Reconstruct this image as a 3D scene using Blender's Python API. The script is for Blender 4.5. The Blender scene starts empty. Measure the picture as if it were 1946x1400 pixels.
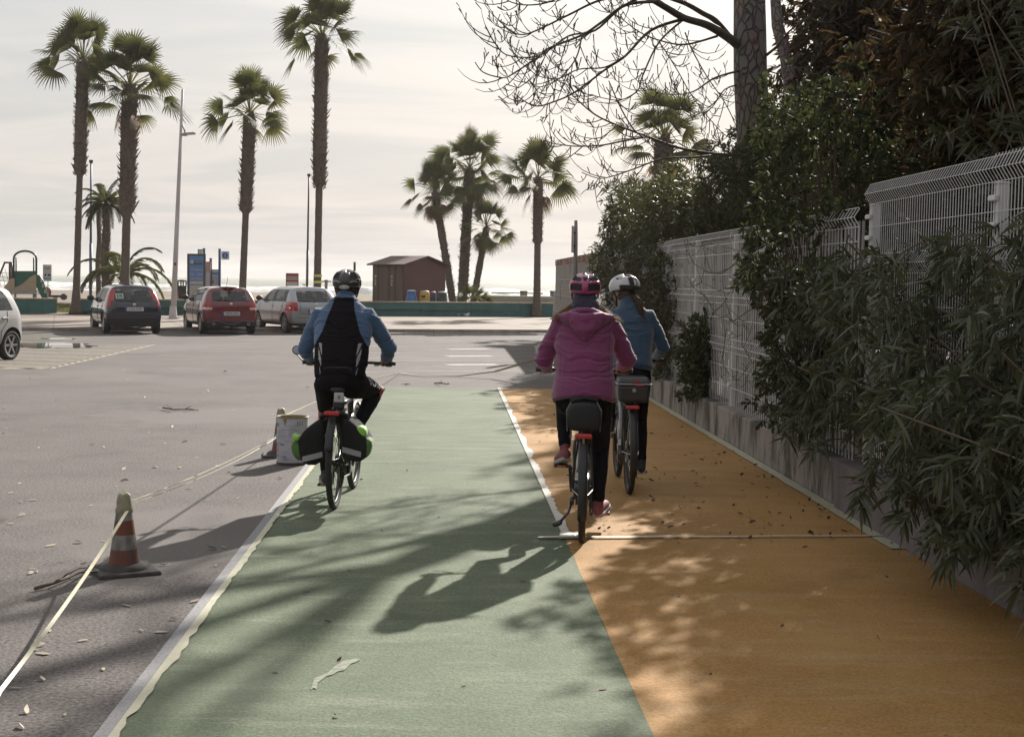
import bpy, bmesh, math, random
import numpy as np
from mathutils import Vector, Matrix, noise
R = math.radians
pi = math.pi
rnd = random.Random(7)
SC = bpy.context.scene
COL = SC.collection

# ------------------------------------------------------------------ camera
CAMH = 1.75
F = 2700.0
cam = bpy.data.cameras.new('camera'); cam.sensor_width = 36; cam.lens = F / 1946 * 36
cam.clip_start = .05; cam.clip_end = 20000
camo = bpy.data.objects.new('camera', cam); COL.objects.link(camo)
CM = Matrix.Rotation(R(90 - 3.529), 4, 'X') @ Matrix.Rotation(.0155, 4, 'Z')
camo.matrix_world = Matrix.Translation((0, 0, CAMH)) @ CM
SC.camera = camo

def ray(px, py):
    return (CM.to_3x3() @ Vector(((px - 973) / F, (700 - py) / F, -1)))
def G(px, py, z=0.0):
    """ground point seen at a pixel of the 1946x1400 photograph"""
    d = ray(px, py); t = (z - CAMH) / d.z
    return Vector((d.x * t, d.y * t, z))
def P(px, py, Y):
    d = ray(px, py); t = Y / d.y
    return Vector((d.x * t, Y, CAMH + d.z * t))
PA = R(2.567)
def W(lat, al, z=0.0):
    """path frame: lateral offset to the right, distance along the lanes"""
    return Vector((lat * math.cos(PA) - al * math.sin(PA), lat * math.sin(PA) + al * math.cos(PA), z))

# ------------------------------------------------------------------ materials
def new_mat(name):
    m = bpy.data.materials.new(name); m.use_nodes = True
    return m, m.node_tree.nodes, m.node_tree.links, m.node_tree.nodes['Principled BSDF']
def setc(b, k, v):
    if k in b.inputs: b.inputs[k].default_value = v
def M(name, col, rough=.6, metal=0., amt=0., scale=5., col2=None, bump=0., bscale=60., stretch=(1, 1, 1), spec=.5,
      coat=0., trans=0., sheen=0., detail=4., lo=.35, hi=.65, bstretch=None, emit=0.):
    m, N, L, b = new_mat(name)
    c = (*col, 1)
    b.inputs['Base Color'].default_value = c
    b.inputs['Roughness'].default_value = rough
    b.inputs['Metallic'].default_value = metal
    setc(b, 'Specular IOR Level', spec); setc(b, 'Coat Weight', coat); setc(b, 'Sheen Weight', sheen)
    setc(b, 'Transmission Weight', trans)
    tc = None
    if amt or col2 is not None or bump:
        tc = N.new('ShaderNodeTexCoord')
    def nz(scale, st, det):
        mp = N.new('ShaderNodeMapping'); mp.inputs['Scale'].default_value = st
        L.new(tc.outputs['Object'], mp.inputs[0])
        n = N.new('ShaderNodeTexNoise'); n.inputs['Scale'].default_value = scale; n.inputs['Detail'].default_value = det
        n.inputs['Roughness'].default_value = .62
        L.new(mp.outputs[0], n.inputs['Vector'])
        return n
    if amt or col2 is not None:
        c2 = (*(col2 if col2 is not None else [x * (1 - amt) for x in col]), 1)
        n = nz(scale, stretch, detail)
        r = N.new('ShaderNodeMapRange'); r.inputs[1].default_value = lo; r.inputs[2].default_value = hi
        L.new(n.outputs['Fac'], r.inputs[0])
        mx = N.new('ShaderNodeMix'); mx.data_type = 'RGBA'
        mx.inputs[6].default_value = c; mx.inputs[7].default_value = c2
        L.new(r.outputs[0], mx.inputs[0]); L.new(mx.outputs[2], b.inputs['Base Color'])
    if bump:
        n = nz(bscale, bstretch or stretch, 3.)
        bp = N.new('ShaderNodeBump'); bp.inputs['Strength'].default_value = bump; bp.inputs['Distance'].default_value = .01
        L.new(n.outputs['Fac'], bp.inputs['Height']); L.new(bp.outputs[0], b.inputs['Normal'])
    if emit:
        b.inputs['Emission Color'].default_value = c; b.inputs['Emission Strength'].default_value = emit
    return m
def leaf_mat(name, c1, c2, rough=.45, transl=.35, tcol=None, spec=.4):
    """leaf: per-leaf colour from the attribute 'var', diffuse + translucency"""
    m, N, L, b = new_mat(name)
    at = N.new('ShaderNodeAttribute'); at.attribute_name = 'var'
    mx = N.new('ShaderNodeMix'); mx.data_type = 'RGBA'
    mx.inputs[6].default_value = (*c1, 1); mx.inputs[7].default_value = (*c2, 1)
    L.new(at.outputs['Fac'], mx.inputs[0]); L.new(mx.outputs[2], b.inputs['Base Color'])
    b.inputs['Roughness'].default_value = rough; setc(b, 'Specular IOR Level', spec)
    tr = N.new('ShaderNodeBsdfTranslucent')
    m2 = N.new('ShaderNodeMix'); m2.data_type = 'RGBA'; m2.blend_type = 'MULTIPLY'; m2.inputs[0].default_value = 1
    L.new(mx.outputs[2], m2.inputs[6]); m2.inputs[7].default_value = (*(tcol or (1.3, 1.4, .7)), 1)
    L.new(m2.outputs[2], tr.inputs[0])
    ms = N.new('ShaderNodeMixShader'); ms.inputs[0].default_value = transl
    L.new(b.outputs[0], ms.inputs[1]); L.new(tr.outputs[0], ms.inputs[2])
    L.new(ms.outputs[0], N['Material Output'].inputs[0])
    return m

# ------------------------------------------------------------------ objects
def tag(o, label=None, cat=None, group=None, kind=None):
    if label: o['label'] = label
    if cat: o['category'] = cat
    if group: o['group'] = group
    if kind: o['kind'] = kind
    return o
def empty(name, loc=(0, 0, 0), rz=0., label=None, cat=None, group=None):
    o = bpy.data.objects.new(name, None); COL.objects.link(o)
    o.location = loc; o.rotation_euler = (0, 0, rz); o.empty_display_size = .2
    return tag(o, label, cat, group)
def link_mesh(name, me, mats, parent=None, smooth=False, loc=None):
    me.materials.clear()
    for m in (mats if isinstance(mats, (list, tuple)) else [mats]): me.materials.append(m)
    if smooth: me.polygons.foreach_set('use_smooth', [True] * len(me.polygons))
    o = bpy.data.objects.new(name, me); COL.objects.link(o)
    if parent is not None: o.parent = parent
    if loc is not None: o.location = loc
    return o
def frame_of(d, ref=None):
    d = Vector(d).normalized()
    ref = Vector(ref) if ref is not None else (Vector((0, 0, 1)) if abs(d.z) < .95 else Vector((0, 1, 0)))
    s = d.cross(ref)
    if s.length < 1e-5: s = d.cross(Vector((1, 0, 0)))
    s.normalize()
    return s, s.cross(d).normalized(), d

class MB:
    def __init__(s, off=(0, 0, 0)):
        s.v = []; s.f = []; s.m = []; s.off = Vector(off)
    def add(s, vs, fs, mi=0):
        n = len(s.v); s.v += [tuple(Vector(v) - s.off) for v in vs]
        s.f += [tuple(i + n for i in f) for f in fs]; s.m += [mi] * len(fs); return s
    def box(s, c, size, rot=None, mi=0, taper=1.):
        c = Vector(c); h = Vector(size) / 2; vs = []
        for z in (-1, 1):
            t = taper if z > 0 else 1.
            for x, y in ((-1, -1), (1, -1), (1, 1), (-1, 1)):
                p = Vector((x * h.x * t, y * h.y * t, z * h.z))
                if rot is not None: p = rot @ p
                vs.append(c + p)
        return s.add(vs, [(0, 3, 2, 1), (4, 5, 6, 7), (0, 1, 5, 4), (1, 2, 6, 5), (2, 3, 7, 6), (3, 0, 4, 7)], mi)
    def bar(s, a, b, w, h=None, mi=0, ref=None):
        a = Vector(a); b = Vector(b); h = h or w
        S, U, D = frame_of(b - a, ref)
        vs = [p + S * x * w / 2 + U * y * h / 2 for p in (a, b) for x, y in ((-1, -1), (1, -1), (1, 1), (-1, 1))]
        return s.add(vs, [(0, 1, 2, 3), (7, 6, 5, 4), (0, 4, 5, 1), (1, 5, 6, 2), (2, 6, 7, 3), (3, 7, 4, 0)], mi)
    def tube(s, pts, r, seg=8, mi=0, cap=True, ref=None, closed=False, r2=None, round_ends=False):
        """r: radius or list; r2: second radius (along U) or list -> ellipse"""
        pts = [Vector(p) for p in pts]; n = len(pts)
        rs = list(r) if isinstance(r, (list, tuple)) else [r] * n
        r2s = list(r2) if isinstance(r2, (list, tuple)) else ([r2] * n if r2 else rs)
        if round_ends:
            a0 = (pts[0] - pts[1]).normalized(); a1 = (pts[-1] - pts[-2]).normalized()
            e = min(rs[0], r2s[0]); g = min(rs[-1], r2s[-1])
            pts = [pts[0] + a0 * e, pts[0] + a0 * e * .75, pts[0] + a0 * e * .3] + pts[:] + [pts[-1] + a1 * g * .3, pts[-1] + a1 * g * .75, pts[-1] + a1 * g]
            rs = [rs[0] * .15, rs[0] * .66, rs[0] * .95] + rs + [rs[-1] * .95, rs[-1] * .66, rs[-1] * .15]
            r2s = [r2s[0] * .15, r2s[0] * .66, r2s[0] * .95] + r2s + [r2s[-1] * .95, r2s[-1] * .66, r2s[-1] * .15]
            n = len(pts)
        vs = []; prev = None
        for i, p in enumerate(pts):
            if closed: d = pts[(i + 1) % n] - pts[i - 1]
            elif i == 0: d = pts[1] - p
            elif i == n - 1: d = p - pts[-2]
            else: d = (pts[i + 1] - p).normalized() + (p - pts[i - 1]).normalized()
            if d.length < 1e-9: d = Vector((0, 0, 1))
            d.normalize()
            if ref is not None: S, U, _ = frame_of(d, ref)
            elif prev is None: S, U, _ = frame_of(d)
            else:
                S = prev - d * prev.dot(d)
                S = S.normalized() if S.length > 1e-6 else frame_of(d)[0]
                U = S.cross(d)
            prev = S
            for k in range(seg):
                a = 2 * pi * k / seg
                vs.append(p + S * math.cos(a) * rs[i] + U * math.sin(a) * r2s[i])
        fs = []
        for i in range(n if closed else n - 1):
            j = (i + 1) % n
            for k in range(seg):
                l = (k + 1) % seg
                fs.append((i * seg + k, i * seg + l, j * seg + l, j * seg + k))
        if cap and not closed:
            fs.append(tuple(range(seg - 1, -1, -1))); fs.append(tuple((n - 1) * seg + k for k in range(seg)))
        return s.add(vs, fs, mi)
    def cyl(s, c, r, h, seg=24, mi=0, axis='z', r1=None):
        a = {'x': Vector((1, 0, 0)), 'y': Vector((0, 1, 0)), 'z': Vector((0, 0, 1))}[axis] if isinstance(axis, str) else Vector(axis).normalized()
        c = Vector(c)
        return s.tube([c - a * h / 2, c + a * h / 2], [r, r1 if r1 is not None else r], seg, mi)
    def lathe(s, c, prof, seg=32, mi=0, axis='z', closed=False):
        """prof = [(r, h)] along axis"""
        c = Vector(c); A = {'x': Vector((1, 0, 0)), 'y': Vector((0, 1, 0)), 'z': Vector((0, 0, 1))}[axis] if isinstance(axis, str) else Vector(axis).normalized()
        S, U, _ = frame_of(A); vs = []; n = len(prof)
        for r, h in prof:
            for k in range(seg):
                a = 2 * pi * k / seg; vs.append(c + A * h + S * math.cos(a) * r + U * math.sin(a) * r)
        fs = [(i % n * seg + k, i % n * seg + (k + 1) % seg, (i + 1) % n * seg + (k + 1) % seg, (i + 1) % n * seg + k)
              for i in range(n if closed else n - 1) for k in range(seg)]
        return s.add(vs, fs, mi)
    def sphere(s, c, r, seg=16, rings=10, mi=0, rot=None):
        c = Vector(c); r = Vector((r, r, r)) if not hasattr(r, '__len__') else Vector(r)
        vs = []; fs = []
        for i in range(1, rings):
            t = pi * i / rings
            for k in range(seg):
                a = 2 * pi * k / seg
                p = Vector((math.sin(t) * math.cos(a) * r.x, math.sin(t) * math.sin(a) * r.y, math.cos(t) * r.z))
                vs.append(c + (rot @ p if rot is not None else p))
        top = len(vs); q = Vector((0, 0, r.z)); q = rot @ q if rot is not None else q
        vs += [c + q, c - q]
        for i in range(rings - 2):
            for k in range(seg):
                l = (k + 1) % seg; fs.append((i * seg + k, (i + 1) * seg + k, (i + 1) * seg + l, i * seg + l))
        for k in range(seg):
            l = (k + 1) % seg; fs.append((top, k, l)); fs.append((top + 1, (rings - 2) * seg + l, (rings - 2) * seg + k))
        return s.add(vs, fs, mi)
    def poly(s, pts, mi=0):
        return s.add(pts, [tuple(range(len(pts)))], mi)
    def prism(s, pts, d, mi=0):
        """planar outline pts extruded by vector d"""
        n = len(pts); d = Vector(d); vs = [Vector(p) for p in pts] + [Vector(p) + d for p in pts]
        fs = [tuple(range(n - 1, -1, -1)), tuple(range(n, 2 * n))] + [(i, (i + 1) % n, (i + 1) % n + n, i + n) for i in range(n)]
        return s.add(vs, fs, mi)
    def strip(s, A, B, mi=0):
        n = len(A); return s.add(list(A) + list(B), [(i, i + 1, n + i + 1, n + i) for i in range(n - 1)], mi)
    def mesh(s, name='mesh'):
        me = bpy.data.meshes.new(name); me.from_pydata(s.v, [], s.f); me.update()
        if s.m: me.polygons.foreach_set('material_index', s.m)
        return me
    def build(s, name, mats, parent=None, smooth=False, bevel=0., bseg=2, auto=None, subd=0, fixn=True):
        me = s.mesh(name)
        if fixn and len(s.f) < 60000:
            bm = bmesh.new(); bm.from_mesh(me); bmesh.ops.recalc_face_normals(bm, faces=bm.faces); bm.to_mesh(me); bm.free()
        mis = list(s.m)
        o = link_mesh(name, me, mats, parent, smooth)
        if len(mis) == len(me.polygons): me.polygons.foreach_set('material_index', mis)
        if bevel:
            b = o.modifiers.new('b', 'BEVEL'); b.width = bevel; b.segments = bseg; b.limit_method = 'ANGLE'; b.angle_limit = R(35)
        if subd:
            b = o.modifiers.new('s', 'SUBSURF'); b.levels = subd; b.render_levels = subd
        return o
    def build_split(s, name, mats, parent=None, **k):
        par = list(range(len(s.v)))
        def fd(a):
            while par[a] != a: par[a] = par[par[a]]; a = par[a]
            return a
        for f in s.f:
            for i in f[1:]: par[fd(i)] = fd(f[0])
        g = {}
        for f in s.f: g.setdefault(fd(f[0]), []).append(f)
        for fs in g.values():
            m = MB(); ids = sorted({i for f in fs for i in f}); mp = {i: n for n, i in enumerate(ids)}
            m.add([s.v[i] for i in ids], [tuple(mp[i] for i in f) for f in fs]); m.build(name, mats, parent, **k)

def np_mesh(name, V, Fq, mats, parent=None, var=None, smooth=False, nper=4):
    """fast mesh from numpy arrays; V (n,3), Fq (m,k) faces of k verts"""
    me = bpy.data.meshes.new(name)
    V = np.asarray(V, np.float32); Fq = np.asarray(Fq, np.int32)
    me.vertices.add(len(V)); me.vertices.foreach_set('co', V.ravel())
    k = Fq.shape[1]
    me.loops.add(Fq.size); me.loops.foreach_set('vertex_index', Fq.ravel())
    me.polygons.add(len(Fq)); me.polygons.foreach_set('loop_start', np.arange(0, Fq.size, k, dtype=np.int32))
    me.update(calc_edges=True)
    if var is not None:
        a = me.attributes.new('var', 'FLOAT', 'POINT'); a.data.foreach_set('value', np.asarray(var, np.float32))
    return link_mesh(name, me, mats, parent, smooth)

def text_mesh(name, body, size, mat, parent, M4, extr=.002, spacing=1., sx=1., align='CENTER'):
    cu = bpy.data.curves.new(name, 'FONT'); cu.body = body; cu.size = size; cu.extrude = extr
    cu.align_x = align; cu.align_y = 'CENTER'; cu.space_character = spacing
    tmp = bpy.data.objects.new('tmp', cu); COL.objects.link(tmp)
    dg = bpy.context.evaluated_depsgraph_get(); me = bpy.data.meshes.new_from_object(tmp.evaluated_get(dg))
    bpy.data.objects.remove(tmp)
    me.transform(M4 @ Matrix.Diagonal((sx, 1, 1, 1)))
    return link_mesh(name, me, mat, parent)

def evaluated(o):
    """replace an object's mesh by its modifier result"""
    bpy.context.view_layer.update()
    dg = bpy.context.evaluated_depsgraph_get()
    me = bpy.data.meshes.new_from_object(o.evaluated_get(dg))
    o.modifiers.clear(); o.data = me
    return me

# ------------------------------------------------------------------ render settings, sky, sun
SC.view_settings.view_transform = 'Standard'; SC.view_settings.look = 'None'
SC.view_settings.exposure = EXPOSURE = .95; SC.view_settings.gamma = 1
SUN_AZ, SUN_EL = R(20.5), R(29.5)       # clockwise from +Y, elevation
SUN_DIR = Vector((math.sin(SUN_AZ) * math.cos(SUN_EL), math.cos(SUN_AZ) * math.cos(SUN_EL), math.sin(SUN_EL)))
sl = bpy.data.lights.new('sun', 'SUN'); sl.energy = 4.6; sl.angle = R(.8); sl.color = (1, .94, .86)
so = bpy.data.objects.new('sun', sl); COL.objects.link(so); so.location = (10, 20, 30)
so.rotation_euler = (-SUN_DIR).to_track_quat('-Z', 'Y').to_euler()

wd = bpy.data.worlds.new('World'); SC.world = wd; wd.use_nodes = True
N = wd.node_tree.nodes; L = wd.node_tree.links
bg = N['Background']
sky = N.new('ShaderNodeTexSky'); sky.sky_type = 'NISHITA'; sky.sun_disc = False
sky.sun_elevation = SUN_EL; sky.sun_rotation = SUN_AZ; sky.dust_density = 4; sky.air_density = 1.5
def nd(t, **kw):
    n = N.new(t)
    for k, v in kw.items(): setattr(n, k, v)
    return n
def mth(op, a, b=None, c=None):
    n = nd('ShaderNodeMath', operation=op)
    for i, x in enumerate((a, b, c)):
        if x is None: continue
        if isinstance(x, (int, float)): n.inputs[i].default_value = x
        else: L.new(x, n.inputs[i])
    return n.outputs[0]
tc = nd('ShaderNodeTexCoord'); gen = tc.outputs['Generated']
sep = nd('ShaderNodeSeparateXYZ'); L.new(gen, sep.inputs[0])
zc = mth('MAXIMUM', sep.outputs[2], 0.0)
den = mth('ADD', zc, .09)
u = mth('DIVIDE', sep.outputs[0], den); v = mth('DIVIDE', sep.outputs[1], den)
cmb = nd('ShaderNodeCombineXYZ'); L.new(u, cmb.inputs[0]); L.new(v, cmb.inputs[1])
mp = nd('ShaderNodeMapping'); mp.inputs['Scale'].default_value = (.85, 1.35, 1); mp.inputs['Rotation'].default_value = (0, 0, R(7)); L.new(cmb.outputs[0], mp.inputs[0])
n1 = nd('ShaderNodeTexNoise'); n1.inputs['Scale'].default_value = .9; n1.inputs['Detail'].default_value = 8; n1.inputs['Roughness'].default_value = .55
n1.inputs['Distortion'].default_value = .8
L.new(mp.outputs[0], n1.inputs['Vector'])
cl = nd('ShaderNodeMapRange'); cl.interpolation_type = 'SMOOTHSTEP'; cl.inputs[1].default_value = .36; cl.inputs[2].default_value = .66; L.new(n1.outputs['Fac'], cl.inputs[0])
# cloud brightness: toward the sun brighter, falling off with the angle from it
dot = nd('ShaderNodeVectorMath', operation='DOT_PRODUCT'); L.new(gen, dot.inputs[0]); dot.inputs[1].default_value = SUN_DIR
d01 = nd('ShaderNodeMapRange'); d01.inputs[1].default_value = -.3; d01.inputs[2].default_value = .75; d01.inputs[3].default_value = .29; d01.inputs[4].default_value = .35; d01.interpolation_type = 'SMOOTHSTEP'; L.new(dot.outputs['Value'], d01.inputs[0])
glow = mth('MULTIPLY', mth('POWER', mth('MAXIMUM', dot.outputs['Value'], 0.), 7.), .24)
lum = mth('ADD', d01.outputs[0], glow)
cr = nd('ShaderNodeMix', data_type='RGBA'); cr.inputs[6].default_value = (.865, .878, .895, 1); cr.inputs[7].default_value = (1.07, 1.035, 1.01, 1)
L.new(cl.outputs[0], cr.inputs[0])
# warmer towards the horizon
hz = nd('ShaderNodeMapRange'); hz.inputs[1].default_value = 0; hz.inputs[2].default_value = .22; hz.inputs[3].default_value = 1; hz.inputs[4].default_value = 0; L.new(zc, hz.inputs[0])
wm = nd('ShaderNodeMix', data_type='RGBA', blend_type='MULTIPLY'); L.new(hz.outputs[0], wm.inputs[0]); L.new(cr.outputs[2], wm.inputs[6]); wm.inputs[7].default_value = (1.0, .972, .945, 1)
vm = nd('ShaderNodeVectorMath', operation='SCALE'); L.new(wm.outputs[2], vm.inputs[0]); L.new(mth('MULTIPLY', lum, 10.), vm.inputs['Scale'])
# thin gaps let a little of the clear sky's colour through
sk = nd('ShaderNodeVectorMath', operation='SCALE'); L.new(sky.outputs[0], sk.inputs[0]); sk.inputs['Scale'].default_value = 1.
fm = nd('ShaderNodeMix', data_type='RGBA'); fm.inputs[0].default_value = .06
L.new(vm.outputs[0], fm.inputs[6]); L.new(sk.outputs[0], fm.inputs[7])
L.new(fm.outputs[2], bg.inputs['Color']); bg.inputs['Strength'].default_value = .1
# ================================================================== GROUND
def ground_mat(name, base, dark, patch, grain_amt=.25, rough=.8, streak=None, spec=.35, grain=95., white=None, cracks=False, bump=.5, spots=None):
    """painted/rolled ground: base colour, slow patches, fine grain, optional worn streaks"""
    m, N, L, b = new_mat(name)
    tc = N.new('ShaderNodeTexCoord'); O = tc.outputs['Object']
    def nz(scale, det=4, st=(1, 1, 1), rot=0., rg=.6):
        mp = N.new('ShaderNodeMapping'); mp.inputs['Scale'].default_value = st; mp.inputs['Rotation'].default_value = (0, 0, rot)
        L.new(O, mp.inputs[0]); n = N.new('ShaderNodeTexNoise'); n.inputs['Scale'].default_value = scale
        n.inputs['Detail'].default_value = det; n.inputs['Roughness'].default_value = rg; L.new(mp.outputs[0], n.inputs['Vector']); return n.outputs['Fac']
    def rng(x, a, b_, c=0., d=1.):
        r = N.new('ShaderNodeMapRange'); L.new(x, r.inputs[0])
        for i, q in enumerate((a, b_, c, d)): r.inputs[i + 1].default_value = q
        return r.outputs[0]
    def mix(f, a, c, bt='MIX'):
        x = N.new('ShaderNodeMix'); x.data_type = 'RGBA'; x.blend_type = bt
        if isinstance(f, float): x.inputs[0].default_value = f
        else: L.new(f, x.inputs[0])
        for i, q in ((6, a), (7, c)):
            if isinstance(q, tuple): x.inputs[i].default_value = (*q, 1)
            else: L.new(q, x.inputs[i])
        return x.outputs[2]
    c = mix(rng(nz(.7, 5), .38, .62), base, dark)
    c = mix(rng(nz(3.1, 5, rg=.7), .5, .8, 0, .7), c, patch)
    if streak:
        col, st, rot, lo, hi, amt, sc = streak
        c = mix(rng(nz(sc, 5, st, rot, .7), lo, hi, 0, amt), c, col)
    g = nz(grain, 3, rg=.75)
    gg = N.new('ShaderNodeMapRange'); L.new(g, gg.inputs[0]); gg.inputs[1].default_value = .33; gg.inputs[2].default_value = .67
    gg.inputs[3].default_value = 1 - grain_amt; gg.inputs[4].default_value = 1 + grain_amt
    vm = N.new('ShaderNodeVectorMath'); vm.operation = 'SCALE'; L.new(c, vm.inputs[0]); L.new(gg.outputs[0], vm.inputs['Scale'])
    c = vm.outputs[0]
    if white:
        sc, lo, hi, col, st = white
        c = mix(rng(nz(sc, 4, st, 0., .75), lo, hi), c, col)
    if spots:
        for (sc, lo, hi, col, am) in spots: c = mix(rng(nz(sc, 4, (1, 1, 1), .7, .6), lo, hi, 0, am), c, col)
    if cracks:
        vo = N.new('ShaderNodeTexVoronoi'); vo.feature = 'DISTANCE_TO_EDGE'; vo.inputs['Scale'].default_value = .42
        wv = N.new('ShaderNodeVectorMath'); wv.operation = 'ADD'
        nn = N.new('ShaderNodeTexNoise'); nn.inputs['Scale'].default_value = 2.5; nn.inputs['Detail'].default_value = 5; L.new(O, nn.inputs['Vector'])
        sc_ = N.new('ShaderNodeVectorMath'); sc_.operation = 'SCALE'; sc_.inputs['Scale'].default_value = 1.1; L.new(nn.outputs['Color'], sc_.inputs[0])
        L.new(O, wv.inputs[0]); L.new(sc_.outputs[0], wv.inputs[1]); L.new(wv.outputs[0], vo.inputs['Vector'])
        cf = rng(vo.outputs['Distance'], .0, .0035, 1., 0.)
        ms = N.new('ShaderNodeMath'); ms.operation = 'MULTIPLY'; L.new(cf, ms.inputs[0]); L.new(rng(nz(.35, 2), .5, .6, 0., .75), ms.inputs[1])
        c = mix(ms.outputs[0], c, (.03, .028, .026))
    L.new(c, b.inputs['Base Color']); b.inputs['Roughness'].default_value = rough; setc(b, 'Specular IOR Level', spec)
    bp = N.new('ShaderNodeBump'); bp.inputs['Strength'].default_value = bump; bp.inputs['Distance'].default_value = .006
    L.new(g, bp.inputs['Height']); L.new(bp.outputs[0], b.inputs['Normal'])
    return m

m_asphalt = ground_mat('asphalt', (.122, .109, .103), (.098, .087, .083), (.142, .128, .119), .62, .85, grain=48., spec=.25, bump=.9, white=(85., .64, .70, (.27, .24, .22), (1, 1, 1)), spots=((.55, .60, .66, (.075, .066, .062), .55), (3.5, .70, .74, (.05, .045, .042), .7), (.3, .56, .6, (.155, .14, .132), .5)), cracks=True)
m_green = ground_mat('green_paint', (.114, .143, .088), (.090, .116, .072), (.138, .164, .106), .30, .78,
                     streak=((.25, .27, .20), (.5, 2.4, 1), R(3), .50, .74, .5, 2.2), white=(38., .66, .73, (.36, .38, .30), (.35, 1.6, 1)), grain=60., bump=.7, spec=.2, spots=((1.3, .60, .72, (.075, .09, .062), .5), (9., .69, .74, (.06, .065, .05), .6), (.45, .55, .7, (.18, .2, .15), .45)))
m_orange = ground_mat('orange_paint', (.375, .208, .068), (.31, .168, .052), (.42, .245, .095), .24, .78,
                      streak=((.42, .285, .15), (.5, 2.5, 1), R(4), .50, .72, .6, 1.9), grain=60., bump=.7, spec=.2, spots=((1.1, .60, .72, (.22, .12, .042), .5), (8., .69, .74, (.13, .08, .04), .6), (.4, .55, .7, (.44, .28, .13), .45)))
m_prom = ground_mat('promenade_concrete', (.25, .208, .175), (.215, .178, .15), (.28, .235, .20), .15, .8, grain=30., bump=.2)
m_kerb = M('kerb_concrete', (.32, .28, .25), .8, amt=.4, scale=3)
m_white = M('road_white', (.40, .39, .38), .7, col2=(.36, .33, .31), scale=60, lo=.5, hi=.75)
m_lane_white = M('lane_edge_white', (.27, .265, .275), .75, col2=(.17, .165, .17), scale=90, lo=.5, hi=.62, bump=.4, bscale=120)
m_worn_white = M('road_white_worn', (.33, .31, .295), .75, col2=(.16, .145, .135), scale=14, lo=.42, hi=.66)
m_hatch = M('road_yellow_worn', (.34, .30, .22), .75, col2=(.20, .175, .14), scale=9, lo=.4, hi=.65)
m_tape = M('masking_tape', (.47, .45, .33), .55, amt=.12, scale=14, bump=.3, bscale=45)
m_tape_w = M('masking_tape_pale', (.50, .48, .41), .55, amt=.15, scale=14, bump=.3, bscale=45)

def vdir(a, b): return (b - a).normalized()
k0, k1 = G(100, 629), G(1000, 632.5)
KD = vdir(k0, k1); KN = Vector((-KD.y, KD.x, 0))
def K(s, t, z=0.): # along the kerb line from k0, t metres beyond it
    p = k0 + KD * s + KN * t; return Vector((p.x, p.y, z))
def sheet(name, pts, mat, kind='structure', cuts=0):
    o = MB().poly(pts).build(name, mat); tag(o, kind=kind); return o
def quad_sheet(name, pts, mat):
    return sheet(name, pts, mat)
tag(MB().poly([Vector((-300, -120, 0)), Vector((300, -120, 0)), K(260, 0), K(-260, 0)]).build('asphalt_road', m_asphalt), kind='structure')

# promenade slab with kerb
mb = MB(); mb.prism([K(-260, .16, -.2), K(260, .16, -.2), K(260, 60, -.2), K(-260, 60, -.2)], (0, 0, .30))
tag(mb.build('promenade_pavement', m_prom), kind='structure')
mb = MB()
for i in range(-120, 130):
    mb.box(K(i * 1.0 + .5, .08, .055), (.985, .158, .11), Matrix.Rotation(math.atan2(KD.y, KD.x), 3, 'Z'))
tag(mb.build('promenade_kerb', m_kerb, bevel=.01, bseg=1), kind='structure')
mb = MB()   # paving joints, thin dark strips
for t in (3.1, 6.2, 9.3, 12.4):
    mb.poly([K(-60, t, .104), K(60, t, .104), K(60, t + .03, .104), K(-60, t + .03, .104)])
for i in range(-14, 16):
    mb.poly([K(i * 4., .3, .104), K(i * 4. + .03, .3, .104), K(i * 4. + .03, 15, .104), K(i * 4., 15, .104)])
tag(mb.build('promenade_joint_lines', M('joint', (.14, .12, .1), .9)), kind='structure')

# painted lanes
LG, MID, RG_, AEND = -1.27, .81, 3.08, 23.0
def lane(name, l0, l1, mat, z, a0=-6., a1=AEND, wob=.004):
    n = 160; A = []; B = []
    for i in range(n + 1):
        a = a0 + (a1 - a0) * i / n
        A.append(W(l0 + noise.noise((a * 2.3, l0, 0)) * wob, a, z)); B.append(W(l1 + noise.noise((a * 2.3, l1, 5)) * wob, a, z))
    return tag(MB().strip(A, B).build(name, mat), kind='structure')
lane('green_cycle_lane', LG, MID, m_green, .004)
lane('orange_footpath_lane', MID, RG_ + .05, m_orange, .004)
lane('lane_edge_line', LG - .055, LG + .01, m_lane_white, .008, wob=.003)
def ragged(l0f, l1f, a0, a1, z, mb, step=.035, mi=0):
    n = int((a1 - a0) / step); A = []; B = []
    for i in range(n + 1):
        a = a0 + (a1 - a0) * i / n
        A.append(W(l0f(a), a, z)); B.append(W(l1f(a), a, z))
    mb.strip(A, B, mi)
mb = MB()
ragged(lambda a: LG + .004, lambda a: LG + .045 + .028 * noise.noise((a * 1.9, 3, 0)) + .018 * noise.noise((a * 8, 1, 0)), -6, AEND, .012, mb)
tag(mb.build('tape_edge_left_lane', m_tape), kind='structure')
mb = MB()
a_x = 9.63  # where the cross tape lies
ragged(lambda a: MID - .012 + .005 * noise.noise((a * 5, 9, 0)), lambda a: MID + .045 + .045 * max(-.6, noise.noise((a * 1.7, 7, 0))) + .02 * noise.noise((a * 9, 2, 0)), a_x - .08, AEND, .012, mb)
mb.poly([W(MID - .05, a_x - .12, .016), W(MID + .10, a_x - .1, .016), W(MID + .11, a_x + .1, .016), W(MID - .02, a_x + .12, .016)])
tag(mb.build('tape_centre_line', m_tape_w), kind='structure')
mb = MB(); c0, c1 = G(1022, 1026), G(1690, 1022)
mb.strip([Vector((*(c0.lerp(c1, i / 20)).xy, .019 + .002 * math.sin(i))) for i in range(21)],
         [Vector((*(c0.lerp(c1, i / 20) + Vector((0, .032 if i > 8 else .05, 0))).xy, .019 + .002 * math.sin(i))) for i in range(21)])
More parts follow.
